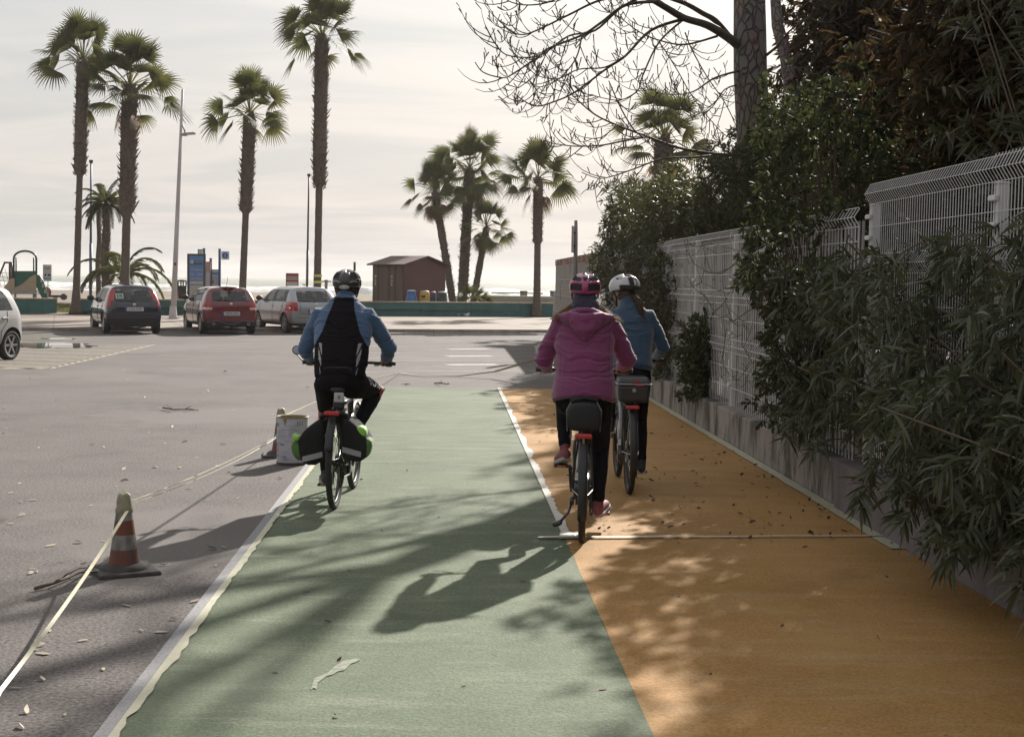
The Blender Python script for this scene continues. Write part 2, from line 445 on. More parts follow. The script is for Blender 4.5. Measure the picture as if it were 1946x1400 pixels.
tag(mb.build('tape_cross_line', m_tape_w), kind='structure')
mb = MB()
ragged(lambda a: RG_ - .10 - .02 * noise.noise((a * 2, 4, 4)) - max(0, (11.5 - a) * .012), lambda a: RG_ + .0, 9.25, AEND, .012, mb)
tag(mb.build('tape_edge_kerb', m_tape), kind='structure')
# peeled patch in the green paint
mb = MB(); pts = [(590, 1310), (597, 1288), (622, 1278), (640, 1262), (655, 1254), (668, 1252), (677, 1250), (686, 1252), (676, 1257), (667, 1260), (661, 1266), (655, 1272), (641, 1275), (632, 1281), (622, 1283), (611, 1291), (604, 1296), (601, 1308), (596, 1306)]
mb.poly([G(x, y, .008) for x, y in pts])
tag(mb.build('peeled_paint_patch', M('peel', (.27, .285, .23), .8, col2=(.13, .15, .105), scale=30)), kind='structure')

# road markings beyond the lanes
def gline(mb, x0, y0, x1, y1, w, z=.004):
    a, b = G(x0, y0, z), G(x1, y1, z); d = (b - a).normalized(); n = Vector((-d.y, d.x, 0)) * w / 2
    k = 24; mb.strip([a.lerp(b, i / k) - n for i in range(k + 1)], [a.lerp(b, i / k) + n for i in range(k + 1)])
mb = MB()
for y, yr in ((657.5, 656), (670.5, 669.5), (686.5, 684), (706.5, 701.5)): gline(mb, 690, y, 1330, yr, .10)
tag(mb.build('parking_bay_lines', m_worn_white), kind='structure')
mb = MB()
for xa, xb, y in ((853, 930, 663.5), (850, 934, 677), (849, 944, 693)): gline(mb, xa, y, xb, y - .6, .42)
gline(mb, 640, 659, 700, 657.5, .2)
tag(mb.build('crossing_bars', M('bar_white', (.34, .33, .315), .7, col2=(.22, .205, .195), scale=4)), kind='structure')
mb = MB()
gline(mb, 292, 655, 92, 701, .12); gline(mb, -80, 697, 92, 701, .12)
for i in range(17):
    y = 656 + i * 2.7; xr = 292 - (y - 655) * 4.35
    gline(mb, -60, y + 3.2, xr, y, .16)
tag(mb.build('yellow_hatch_markings', m_hatch), kind='structure')

# puddles and wet mud
m_water = M('puddle_water', (.16, .15, .14), .02, spec=1.)
def blob(name, cx, cy, rx, ry, z, mat, seed, rough=.25, n=60, kind='structure', px=True):
    mb = MB(); pts = []
    for i in range(n):
        a = 2 * pi * i / n; k = 1 + rough * noise.noise((math.cos(a) * 2.3 + seed, math.sin(a) * 2.3, seed)) + rough * .5 * noise.noise((math.cos(a) * 7 + seed, math.sin(a) * 7, seed))
        pts.append(G(cx + rx * math.cos(a) * k, cy + ry * math.sin(a) * k, z))
    mb.poly(pts); return tag(mb.build(name, mat), kind=kind)
blob('puddle', 92, 656.5, 84, 5.2, .004, m_water, 1, .5)
blob('puddle', 110, 643.5, 30, 1.6, .009, m_water, 3, .5)
blob('puddle', 875, 635, 165, 3.1, .004, m_water, 5, .35)
tag(MB().poly([W(3.3, -8, .02), W(60, -8, .02), W(60, 60, .02), W(3.3, 60, .02)]).build('garden_soil', M('soil', (.09, .07, .05), .9, amt=.4, scale=2)), kind='structure')
blob('mud_strip', 70, 640.5, 62, 6.5, .005, M('mud', (.07, .065, .035), .7, col2=(.035, .03, .02), scale=7), 8, .4, kind='structure')
blob('dark_patch', 1040, 664, 26, 12, .004, M('dark_asphalt', (.075, .068, .065), .5, col2=(.11, .1, .095), scale=3), 11, .5)  # darker, smoother patch laid on the asphalt

# ---- sand
m_sand = ground_mat('beach_sand', (.195, .155, .113), (.14, .11, .08), (.22, .178, .13), .1, .9, grain=8., bump=.6)
def grid_sheet(name, xs, ys, zf, mat, kind='structure', attr=None, smooth=True):
    X, Y = np.meshgrid(xs, ys); Z = zf(X, Y); nx, ny = len(xs), len(ys)
    V = np.stack([X, Y, Z], -1).reshape(-1, 3)
    i = np.arange(nx * ny).reshape(ny, nx); Fq = np.stack([i[:-1, :-1], i[:-1, 1:], i[1:, 1:], i[1:, :-1]], -1).reshape(-1, 4)
    o = np_mesh(name, V, Fq, mat, var=attr(X, Y).ravel() if attr else None, smooth=smooth)
    return tag(o, kind=kind)
rs = np.random.RandomState(3)
def vnoise(X, Y, sx, sy, seed=0, octv=3):
    """cheap smooth value noise on arrays"""
    out = np.zeros_like(X, dtype=float); amp = 1.; tot = 0
    for o in range(octv):
        r = np.random.RandomState(seed + o); T = r.rand(256, 256)
        x = X / sx * 2 ** o; y = Y / sy * 2 ** o
        xi = np.floor(x).astype(int); yi = np.floor(y).astype(int); fx = x - xi; fy = y - yi
        fx = fx * fx * (3 - 2 * fx); fy = fy * fy * (3 - 2 * fy)
        g = lambda a, b: T[b % 256, a % 256]
        out += amp * ((g(xi, yi) * (1 - fx) + g(xi + 1, yi) * fx) * (1 - fy) + (g(xi, yi + 1) * (1 - fx) + g(xi + 1, yi + 1) * fx) * fy)
        tot += amp; amp *= .5
    return out / tot
WL0, WL1 = G(20, 598, .1), G(1045, 602.5, .1)
WDv = vdir(WL0, WL1); WNv = Vector((-WDv.y, WDv.x, 0))
def sand_z(X, Y):
    z = .42 + .22 * (vnoise(X, Y, 9, 5, 5) - .5) + .10 * (vnoise(X, Y, 1.6, 1.0, 9) - .5)
    z = z - np.clip((Y - 118) / 14, 0, 1) ** 2 * 1.8
    d = (X - WL0.x) * WNv.x + (Y - WL0.y) * WNv.y      # distance behind the wall line
    gap = np.clip((X + 20.6) / .8, 0, 1) * np.clip((-16.6 - X) / 1.2, 0, 1)   # the opening in the wall where sand runs down
    k = np.clip(d / 5., 0, 1)
    return np.where(d < 5, z * (1 - gap) + gap * (.115 + (z - .115) * k), z)
# a skewed sheet: rows follow the wall
su = np.linspace(-120, 150, 400); tv = np.concatenate([np.linspace(.12, 12, 40), np.linspace(12.5, 80, 90)])
U_, T_ = np.meshgrid(su, tv)
Xs = WL0.x + WDv.x * U_ + WNv.x * T_; Ys = WL0.y + WDv.y * U_ + WNv.y * T_
Zs = sand_z(Xs, Ys); i = np.arange(U_.size).reshape(U_.shape)
Fq = np.stack([i[:-1, :-1], i[:-1, 1:], i[1:, 1:], i[1:, :-1]], -1).reshape(-1, 4)
tag(np_mesh('beach_sand', np.stack([Xs, Ys, Zs], -1).reshape(-1, 3), Fq, m_sand, smooth=True), kind='structure')

# ---- sea with breakers
def sea_mat():
    m, N, L, b = new_mat('sea_water')
    at = N.new('ShaderNodeAttribute'); at.attribute_name = 'var'
    tc = N.new('ShaderNodeTexCoord'); mp = N.new('ShaderNodeMapping'); mp.inputs['Scale'].default_value = (.35, 1, 1.)
    L.new(tc.outputs['Object'], mp.inputs[0])
    n = N.new('ShaderNodeTexNoise'); n.inputs['Scale'].default_value = .9; n.inputs['Detail'].default_value = 8; n.inputs['Roughness'].default_value = .7; L.new(mp.outputs[0], n.inputs['Vector'])
    ad = N.new('ShaderNodeMath'); ad.operation = 'MULTIPLY_ADD'; L.new(n.outputs['Fac'], ad.inputs[0]); ad.inputs[1].default_value = 1.6; L.new(at.outputs['Fac'], ad.inputs[2])
    r = N.new('ShaderNodeMapRange'); L.new(ad.outputs[0], r.inputs[0]); r.inputs[1].default_value = 1.1; r.inputs[2].default_value = 1.45
    mx = N.new('ShaderNodeMix'); mx.data_type = 'RGBA'; mx.inputs[6].default_value = (.235, .245, .215, 1); mx.inputs[7].default_value = (.80, .79, .76, 1)
    L.new(r.outputs[0], mx.inputs[0]); L.new(mx.outputs[2], b.inputs['Base Color'])
    b.inputs['Roughness'].default_value = .62; setc(b, 'Specular IOR Level', .15)
    mp2 = N.new('ShaderNodeMapping'); mp2.inputs['Scale'].default_value = (.25, 1, 1); L.new(tc.outputs['Object'], mp2.inputs[0])
    n2 = N.new('ShaderNodeTexNoise'); n2.inputs['Scale'].default_value = .35; n2.inputs['Detail'].default_value = 6; n2.inputs['Roughness'].default_value = .7; L.new(mp2.outputs[0], n2.inputs['Vector'])
    bp = N.new('ShaderNodeBump'); bp.inputs['Strength'].default_value = .9; bp.inputs['Distance'].default_value = 1.2; L.new(n2.outputs['Fac'], bp.inputs['Height']); L.new(bp.outputs[0], b.inputs['Normal'])
    return m
m_sea = sea_mat()
crests = [(152, .9, 3., 3), (171, 1.3, 4, 11), (190, 1.8, 4, 21), (210, 1.9, 4.5, 31), (238, 1.5, 5, 43), (275, 1.1, 6, 57), (330, .8, 8, 61)]
def sea_h(X, Y):
    z = np.full_like(X, -.9, dtype=float)
    for yc, h, w, sd in crests:
        yy = yc + 7 * (vnoise(X, X * 0 + 3.3, 55, 1, sd) - .5) + 2 * (vnoise(X, X * 0 + 1.3, 9, 1, sd + 1) - .5)
        a = np.clip(vnoise(X, X * 0 + 7.7, 24, 1, sd + 2, 3) * 2.2 - .62, 0, .9) * (.45 + .9 * vnoise(X, X * 0 + 2.7, 5, 1, sd + 5, 3))
        d = (Y - yy) / w
        z += .85 * h * a * np.where(d < 0, np.exp(-(d * 2.6) ** 2), np.exp(-(d * 1.1) ** 2)) * (.55 + .9 * vnoise(X, Y, 2.2, 1.4, sd + 3, 3))
    return z + .35 * (vnoise(X, Y, 14, 5, 77) - .5) * np.clip((900 - Y) / 500, 0, 1)
def sea_foam(X, Y):
    f = np.zeros_like(X, dtype=float)
    for yc, h, w, sd in crests:
        yy = yc + 7 * (vnoise(X, X * 0 + 3.3, 55, 1, sd) - .5) + 2 * (vnoise(X, X * 0 + 1.3, 9, 1, sd + 1) - .5)
        a = np.clip(vnoise(X, X * 0 + 7.7, 24, 1, sd + 2, 3) * 2.2 - .62, 0, 1.15)
        d = (Y - yy) / w
        f = np.maximum(f, 1.35 * np.clip(a * 1.4, 0, 1) * (h / 1.9) ** .6 * np.where(d < 0, np.exp(-(d * .55) ** 2), np.exp(-(d * 2.0) ** 2)))
    f = np.maximum(f, .55 * np.exp(-((Y - 138) / 9.) ** 2))
    f *= (.55 + .9 * vnoise(X, Y, 6, 2.2, 91))
    return f + .06 * (Y < 330)
yy = np.concatenate([np.arange(124, 290, .8), np.arange(290, 400, 2.), np.geomspace(402, 2600, 50)])
xx = np.concatenate([-np.geomspace(1500, 205, 26), np.arange(-200, 130, .8), np.geomspace(135, 1500, 26)])
grid_sheet('sea_water', xx, yy, sea_h, m_sea, attr=sea_foam)

# ---- loose things on the ground
def leaf_litter(name, n, region, mat, size, seed, z=.006, curl=.4):
    r = random.Random(seed); V = []; Fq = []
    for _ in range(n):
        px, py = region(r); p = G(px, py, z); a = r.uniform(0, pi); L_ = size * r.uniform(.6, 1.5); w = L_ * r.uniform(.2, .42); h = L_ * curl * r.random()
        d = Vector((math.cos(a), math.sin(a), 0)); n_ = Vector((-d.y, d.x, 0)); b = len(V); tl = r.uniform(-.4, .4)
        h1 = h * r.random()
        for q in ((p - d * L_ / 2), (p - d * L_ * .2 + n_ * w * .5 + Vector((0, 0, h * .5))), (p + d * L_ * .2 + n_ * w * .45 + Vector((0, 0, h * .7))), (p + d * L_ / 2 + Vector((0, 0, h1))), (p + d * L_ * .2 - n_ * w * .45 + Vector((0, 0, h * .2))), (p - d * L_ * .2 - n_ * w * .5)): V.append(tuple(q))
        Fq += [(b, b + 1, b + 2, b + 5), (b + 5, b + 2, b + 3, b + 4)]
    return tag(np_mesh(name, V, Fq, mat, var=None), kind='stuff')
def reg_road(r):
    while True:
        y = 690 + 700 * r.random() ** 1.2; x = r.uniform(-60, 640)
        if x < 590 - (y - 890) * .745 - 25: return x, y
o = leaf_litter('fallen_leaves', 105, reg_road, M('dry_leaf', (.42, .34, .25), .7, amt=.5, scale=3), .058, 4)
tag(o, 'small pale dry leaves scattered over the grey asphalt beside the lanes', 'dry leaves')
def reg_lane(r):
    y = 745 + 300 * r.random() ** .8; v_ = (y - 533) / 2700.
    x0, x1 = 852 + .55 * (y - 533), 852 + 1.70 * (y - 533)
    if r.random() < .5: x = r.uniform(x0, x1)
    else: x = x0 + (x1 - x0) * r.choice((.08, .62, .78, .9)) + r.gauss(0, 14)
    return min(max(x, x0), x1), y
o = leaf_litter('leaf_debris', 230, reg_lane, M('dark_leaf', (.07, .045, .03), .8, amt=.5, scale=3), .04, 9, z=.012, curl=.6)
tag(o, 'dark brown leaf crumbs scattered over the orange lane', 'leaf debris')
def reg_lane2(r):
    y = 760 + 640 * r.random() ** .9; return 852 + r.uniform(-.6, 1.7) * (y - 533), y
o = leaf_litter('leaf_specks', 46, reg_lane2, M('dark_leaf_2', (.10, .06, .045), .8), .035, 19, z=.008, curl=.6)
tag(o, 'sparse dark leaf specks over both painted lanes', 'leaf debris')
m_twig = M('twig_bark', (.13, .095, .065), .85, amt=.4, scale=20)
def twig(pts, r, label, seed, side=3):
    rr = random.Random(seed); P_ = [G(x, y, .012) for x, y in pts]; base = P_[0].copy(); mb = MB(off=(base.x, base.y, 0))
    for q in P_: q.z = .008 + rr.random() * .03
    mb.tube(P_, [r * (1 - .6 * i / (len(P_) - 1)) for i in range(len(P_))], 6)
    for _ in range(side):
        i = rr.randrange(1, len(P_) - 1) if len(P_) > 2 else 0
        q = P_[i]; d = Vector((rr.uniform(-1, 1), rr.uniform(-1, 1), rr.uniform(0, .4))).normalized() * rr.uniform(.06, .16)
        mb.tube([q, q + d * .5, q + d + Vector((0, 0, -.005))], [r * .5, r * .35, r * .2], 5)
    o = mb.build('twig', m_twig, smooth=True); o.location = (base.x, base.y, 0)
    tag(o, label, 'twig')
twig([(66, 1119), (100, 1112), (128, 1100), (150, 1092), (185, 1090)], .011, 'long curved brown twig lying left of the near traffic cone', 3, 2)
twig([(118, 1101), (150, 1085), (190, 1082)], .006, 'thin pale twig looped beside the near traffic cone', 5, 0)
twig([(310, 777), (330, 781), (352, 779), (378, 780)], .012, 'forked twig lying alone on the open asphalt', 6, 5)
twig([(826, 728), (840, 731), (852, 729), (858, 726)], .012, 'dark bent twig on asphalt just beyond the green lane', 8, 4)
twig([(770, 731), (782, 729)], .01, 'short dark twig left of the bent twig beyond the green lane', 9, 2)
# ================================================================== WALLS, PALMS, POSTS, SHED, BINS, SIGNS
m_teal = M('teal_paint', (.042, .135, .128), .6, amt=.3, scale=1.5, bump=.1, bscale=30)
m_coping = M('coping_stone', (.36, .29, .22), .8, amt=.3, scale=4)
def gz(px, py, z=.1): return G(px, py, z)
def wall(px0, py0, px1, py1, h, label, n):
    a, b = gz(px0, py0), gz(px1, py1); d = vdir(a, b); nn = Vector((-d.y, d.x, 0)); L_ = (b - a).length
    root = empty('low_wall', a, math.atan2(d.y, d.x), label, 'wall')
    mb = MB(); mb.box((L_ / 2, .14, h / 2), (L_, .28, h)); mb.build('wall_body', m_teal, root)
    mb = MB()
    for i in range(n): mb.box((L_ * (i + .5) / n, .14, h + .03), (L_ / n - .012, .36, .06))
    mb.build('coping', m_coping, root, bevel=.01, bseg=1)
    mb = MB()
    for i in range(1, n): mb.box((L_ * i / n, -.001, h / 2), (.012, .006, h - .02))
    mb.build('joint', M('joint_dark', (.02, .05, .05), .8), root)
    return root, a, d, nn, L_
wall(-150, 596.5, 108, 597.5, .60, 'teal painted low wall in front of the playground slide', 9)
w_r, wa, wdv, wnv, wl = wall(154, 598, 1500, 604.6, .60, 'long teal painted low wall running behind the parked cars to the tall fence', 14)
m_graf = M('white_mark', (.6, .6, .58), .7)
mb = MB(); 
for xs in (([852, 853.5, 855, 853.8], [593, 598.5, 593, 596])), (([862, 866, 869, 873, 872, 868, 864], [594, 595.5, 592.5, 593.5, 597.5, 599, 597])):
    mb.poly([w_r.matrix_basis.inverted() @ (P(x, y, gz(x, 600).y) ) for x, y in zip(*xs)])
for i, v in enumerate(mb.v): mb.v[i] = (v[0], -.004, v[2])
mb.build('paint_mark', m_graf, w_r)

# ---------------------------------------------------------------- palms
m_trunk = M('palm_bark', (.135, .105, .085), .9, col2=(.075, .058, .048), scale=7, stretch=(1, 1, 3.5), bump=.8, bscale=14)
m_boot = M('palm_boots', (.155, .115, .085), .9, col2=(.07, .05, .04), scale=6, bump=.6, bscale=20)
m_fan = leaf_mat('palm_leaf', (.06, .068, .03), (.115, .11, .05), .6, .35, (1.2, 1.25, .8), spec=.15)
m_fan_dead = leaf_mat('palm_leaf_dead', (.20, .125, .07), (.13, .085, .05), .7, .3, (1.2, 1., .7))
m_petiole = M('petiole', (.16, .16, .08), .5)
def fan_leaf(V, Fc, var, org, dirv, pet, rad, r, droop, mode=1., seg=21):
    """petiole + palmate blade"""
    d = dirv.normalized(); up = Vector((0, 0, 1))
    side = d.cross(up)
    if side.length < .1: side = Vector((1, 0, 0))
    side.normalize(); nrm = side.cross(d).normalized()
    roll = r.uniform(-1.15, 1.15); side, nrm = side * math.cos(roll) + nrm * math.sin(roll), nrm * math.cos(roll) - side * math.sin(roll)
    def grav(p, s): return p - up * (s * s * droop)
    # petiole
    w = .022; n = 5; b = len(V); col = r.random()
    for i in range(n + 1):
        t = i / n; p = grav(org + d * pet * t, pet * t * .8)
        V.append(p - side * w * (1.3 - .6 * t)); V.append(p + side * w * (1.3 - .6 * t)); var += [1.] * 2
    for i in range(n): Fc.append((b + 2 * i, b + 2 * i + 1, b + 2 * i + 3, b + 2 * i + 2))
    hub = grav(org + d * pet, pet * .8); ad = (grav(org + d * (pet + .05), (pet + .05) * .8) - hub).normalized()
    side = (side - ad * side.dot(ad)).normalized(); nrm = side.cross(ad).normalized()
    span = r.uniform(2.0, 2.7) * mode
    for k in range(seg):
        a = -span / 1. + 2 * span * (k + .5) / seg * 1.
        a *= .62
        L_ = rad * (.80 + .2 * math.cos(a)) * r.uniform(.9, 1.08)
        sd = (ad * math.cos(a) + side * math.sin(a)); tw = sd.cross(nrm)
        pl = .10 * (1 if k % 2 else -1)
        hw = rad * span * .62 / seg
        st = ((0, .012), (.38, hw * .50), (.60, hw * .42), (.84, hw * .22), (1.0, .004)); b = len(V)
        dr = r.uniform(.6, 1.5) * (.12 + 1.5 * droop)
        for t, w_ in st:
            s = L_ * t; p = hub + sd * s + nrm * (-.10 * s * abs(a) * 0 + .06 * s)
            ov = max(0, t - .38)
            p = p - up * (dr * 1.3 * ov * ov * L_) - sd * (ov * ov * .22 * L_ * dr)
            V.append(p - tw * w_ + nrm * pl * w_); V.append(p + tw * w_ - nrm * pl * w_); var += [min(1, col * .6 + .4 * r.random())] * 2
        for i in range(4): Fc.append((b + 2 * i, b + 2 * i + 1, b + 2 * i + 3, b + 2 * i + 2))
def palm(px_b, py_b, px_t, py_t, Y, tr, boots, nleaf, rad, pet, label, seed, z0=.1, dead=6, group='tall fan palms by the beach', base=None, lean=0., top_r=None, elo=-.55, flare=1.6, mb_seg=16, ehi=1.45, bw=1.75):
    """trunk from pixel base to pixel crown at world distance Y; boots = fraction of the height where the rough part starts"""
    r = random.Random(seed)
    B = base if base is not None else P(px_b, py_b, Y); B = Vector((B.x, B.y, z0)); T = P(px_t, py_t, Y)
    root = empty('palm_tree', B, 0, label, 'palm tree', group)
    H = T.z - B.z; tx = T.x - B.x
    def at(t): return Vector((tx * (t + lean * t * (1 - t)), 0, H * t))
    mb = MB(); n = 46; pts = [at(i / n) for i in range(n + 1)]; rr = []
    for i in range(n + 1):
        t = i / n; q = tr * (1 + (flare - 1) * math.exp(-t * H / .5)) * (1 - .18 * t)
        if t > boots: q = tr * bw * (1 + .14 * noise.noise((t * 9, seed, 0)))
        if t > .96: q *= 1 - (t - .96) * 9
        rr.append(q * (1 + .03 * math.sin(i * 2.3)))
    mb.tube(pts, rr, mb_seg)
    # ring scars on the smooth part
    mb.build('trunk', m_trunk, root, smooth=True)
    # leaf-base stubs spiralling round the rough part
    mb = MB(); k = 0; z = boots * H
    dz = .055; tot = (H * .985 - z) / dz; nb = int(tot * 3.4)
    for k in range(nb):
        t = (boots * H + (H * .985 - boots * H) * k / nb) / H; a = k * 2.39996 + r.uniform(-.25, .25)
        q = tr * bw; c = at(t); o_ = s_ = None
        Lb = tr * bw * r.uniform(.3, 1.15) * (1.5 if r.random() < .08 else 1); a += r.uniform(-.5, .5); c = at(min(.985, t + r.uniform(-.006, .006))); w = tr * bw * r.uniform(.14, .32); o_ = Vector((math.cos(a), math.sin(a), 0)); s_ = Vector((-o_.y, o_.x, 0))
        tip = c + o_ * (q + Lb * .42) + Vector((0, 0, Lb * r.uniform(.3, 1.0)))
        root_ = c + o_ * (q * .82)
        mb.add([root_ - s_ * w, root_ + s_ * w, root_ - Vector((0, 0, w * 1.2)), tip - s_ * w * .55, tip + s_ * w * .55],
               [(0, 2, 3), (2, 1, 4), (2, 4, 3), (0, 3, 4, 1), (0, 1, 2)])
    # ragged collar where the rough part begins
    for j in range(14):
        a = r.uniform(0, 2 * pi); o_ = Vector((math.cos(a), math.sin(a), 0)); s_ = Vector((-o_.y, o_.x, 0)); c = at(boots + r.uniform(0, .012)) + o_ * tr * bw * .95
        Lb = tr * r.uniform(.5, 1.5); mb.add([c - s_ * .04, c + s_ * .04, c + o_ * Lb * .5 - Vector((0, 0, Lb * r.uniform(.3, 1))) ], [(0, 1, 2)])
    mb.build('leaf_base_stubs', m_boot, root)['kind'] = 'stuff'
    V = []; Fc = []; var = []; org = at(.985)
    for k in range(nleaf):
        a = k * 2.39996 + r.uniform(-.3, .3); q = (k + .5) / nleaf
        el = ehi - (ehi - elo - .15) * q ** 1.15 + r.uniform(-.2, .2)
        d = Vector((math.cos(a) * math.cos(el), math.sin(a) * math.cos(el), math.sin(el)))
        fan_leaf(V, Fc, var, org + Vector((0, 0, .25 * (1 - q))) * tr * 2, d, pet * (r.uniform(.45, .8) if k % 3 == 0 else r.uniform(.8, 1.15)), rad * r.uniform(.8, 1.1), r, .05 + .20 * q, 1.)
    o = np_mesh('crown', [tuple(p) for p in V], Fc, m_fan, root, var)
    if dead:
        V = []; Fc = []; var = []
        for k in range(dead):
            a = r.uniform(0, 2 * pi); el = r.uniform(-1.35, -.85)
            d = Vector((math.cos(a) * math.cos(el), math.sin(a) * math.cos(el), math.sin(el)))
            fan_leaf(V, Fc, var, at(.975) + d * tr * .8, d, pet * .45, rad * r.uniform(.6, .85), r, .5, .7)
        np_mesh('dead_fronds', [tuple(p) for p in V], Fc, m_fan_dead, root, var)
    return root
yb = gz(145, 598).y
palm(144, 598, 158, 110, yb, .14, .55, 30, .92, 1.22, 'slender fan palm rising beside the end of the teal playground wall', 1, dead=0, flare=2.1)
palm(236, 599, 247, 160, yb + 1.2, .185, .45, 42, 1.02, 1.55, 'bushiest fan palm standing behind the dark blue hatchback', 2, dead=5)
palm(459, 601, 475, 212, yb + 3.2, .155, .52, 30, .92, 1.22, 'shorter fan palm standing between the red and silver cars', 3, dead=0)
palm(602, 601, 612, 64, yb + 3.6, .165, .46, 36, .98, 1.45, 'tallest fan palm with two yellow bands round its trunk, behind the silver car', 4, dead=1)
palm(1020, 602.5, 1023, 336, gz(1020, 602.5).y, .165, .54, 34, .98, 1.3, 'lone fan palm standing in front of the right part of the teal wall', 5, dead=4, flare=1.7, bw=1.35)
# yellow bands
t4 = bpy.data.objects['palm_tree.003']
mb = MB()
for y in (524, 536): 
    q = P(604, y, yb + 3.6) - t4.location; mb.lathe((q.x, 0, q.z), [(.188, -.05), (.188, .05)], 20)
mb.build('yellow_band', M('yellow_band', (.55, .55, .12), .5), t4)
grp = 'cluster of three fan palms beside the shed'
YC = 76.
palm(862, 572, 826, 362, YC, .17, .06, 32, .82, 1.15, 'left palm of the three beside the brown shed, leaning left', 6, z0=.35, dead=26, group=grp, flare=1.2, elo=-.75, bw=1.15)
palm(878, 574, 893, 318, YC + 2, .24, .05, 50, 1.0, 1.5, 'thickest and tallest palm of the three beside the brown shed', 7, z0=.35, dead=34, group=grp, flare=1.15, elo=-.85, bw=1.12)
palm(898, 573, 925, 430, YC + 1, .15, .05, 32, .80, 1.05, 'short palm of the three beside the shed, leaning right', 8, z0=.35, dead=22, group=grp, flare=1.2, elo=-.8, bw=1.15)
palm(1258, 560, 1262, 262, 52., .2, .3, 34, .85, 1.35, 'sunlit fan palm behind the bare tree branches, over the hedge', 10, z0=0, dead=3)
# small fan suckers at the foot of the cluster
for (px, py, s, sd, lb) in ((900, 566, .55, 3, 'small fan palm sucker at the foot of the palm cluster'), (916, 566, .32, 5, 'tiny fan palm sucker right of the palm cluster foot')):
    V = []; Fc = []; var = []; r = random.Random(sd)
    for k in range(18):
        a = k * 2.4; el = r.uniform(.1, 1.3); d = Vector((math.cos(a) * math.cos(el), math.sin(a) * math.cos(el), math.sin(el)))
        fan_leaf(V, Fc, var, Vector((0, 0, .1)), d, s * 1.3, s, r, .1, .8, 16)
    o = np_mesh('fan_palm_sucker', [tuple(p) for p in V], Fc, m_fan, None, var); q = P(px, py, YC - .8); o.location = (q.x, q.y, .35)
    tag(o, lb, 'small palm')

def pinnate_palm(px, Y, z0, H, tr, nfr, flen, label, seed, els=(0.2, 1.3), tx=0., lw=.035, llen=.42, droop=1.):
    r = random.Random(seed); q = P(px, 560, Y); root = empty('feather_palm', (q.x, q.y, z0), 0, label, 'palm tree')
    if H > .3:
        mb = MB(); n = 20; pts = [Vector((tx * (i / n) + .05 * math.sin(i * .5), 0, H * i / n)) for i in range(n + 1)]
        mb.tube(pts, [tr * (1.15 - .3 * i / n + .08 * math.sin(i * 1.9)) for i in range(n + 1)], 12)
        for k in range(int(H * 55)):
            t = k / (H * 55); a = k * 2.4; o_ = Vector((math.cos(a), math.sin(a), 0)); s_ = Vector((-o_.y, o_.x, 0)); c = Vector((tx * t, 0, H * t)) + o_ * tr
            mb.add([c - s_ * .05, c + s_ * .05, c - Vector((0, 0, .07)), c + o_ * .07 + Vector((0, 0, .1))], [(0, 2, 3), (2, 1, 3), (0, 3, 1)])
        mb.build('trunk', m_boot, root)
    V = []; Fc = []; var = []; org = Vector((tx, 0, H))
    for k in range(nfr):
        a = k * 2.39996 + r.uniform(-.2, .2); el = els[1] - (els[1] - els[0]) * (k / nfr) ** .8
        d = Vector((math.cos(a) * math.cos(el), math.sin(a) * math.cos(el), math.sin(el))); L_ = flen * r.uniform(.85, 1.1); n = 26
        pts = []; p = org.copy(); dd = d.copy()
        for i in range(n + 1):
            pts.append(p.copy()); p += dd * L_ / n; dd = (dd + Vector((0, 0, -.052 * droop * (1 + i / n * 1.3)))).normalized()
        cc = r.random()
        for i in range(n):
            d_ = (pts[i + 1] - pts[i]).normalized(); s = d_.cross(Vector((0, 0, 1))).normalized(); b = len(V); w = .02 * (1.2 - i / n)
            V += [pts[i] - s * w, pts[i] + s * w, pts[i + 1] + s * w, pts[i + 1] - s * w]; var += [.8] * 4; Fc.append((b, b + 1, b + 2, b + 3))
            if i < 3: continue
            for sg in (-1, 1):
                for h in (0, .33, .66):
                    q0 = pts[i].lerp(pts[i + 1], h); l = llen * (1 - .55 * (i / n) ** 2) * r.uniform(.8, 1.1)
                    ld = (s * sg * .75 + d_ * .75 - Vector((0, 0, r.uniform(.1, .55)))).normalized(); b = len(V); u_ = ld.cross(s).normalized() * lw / 2
                    V += [q0 - u_, q0 + ld * l * .5 - u_, q0 + ld * l, q0 + u_ + ld * l * .3]; var += [min(1, cc * .5 + r.random() * .5)] * 4; Fc.append((b, b + 1, b + 2, b + 3))
    np_mesh('crown', [tuple(p) for p in V], Fc, m_fan, root, var)
    return root
pinnate_palm(201, 66, .4, 4.6, .2, 34, 1.6, 'small shaggy feather palm between the blue mast and the bushiest palm', 21, (-.3, 1.35), lw=.03, llen=.34)
pinnate_palm(247, 64, .4, 1.3, .22, 15, 2.7, 'low feather palm with long arching fronds behind the dark blue hatchback', 22, (.25, 1.25), tx=-.35, lw=.045, llen=.5, droop=1.15)

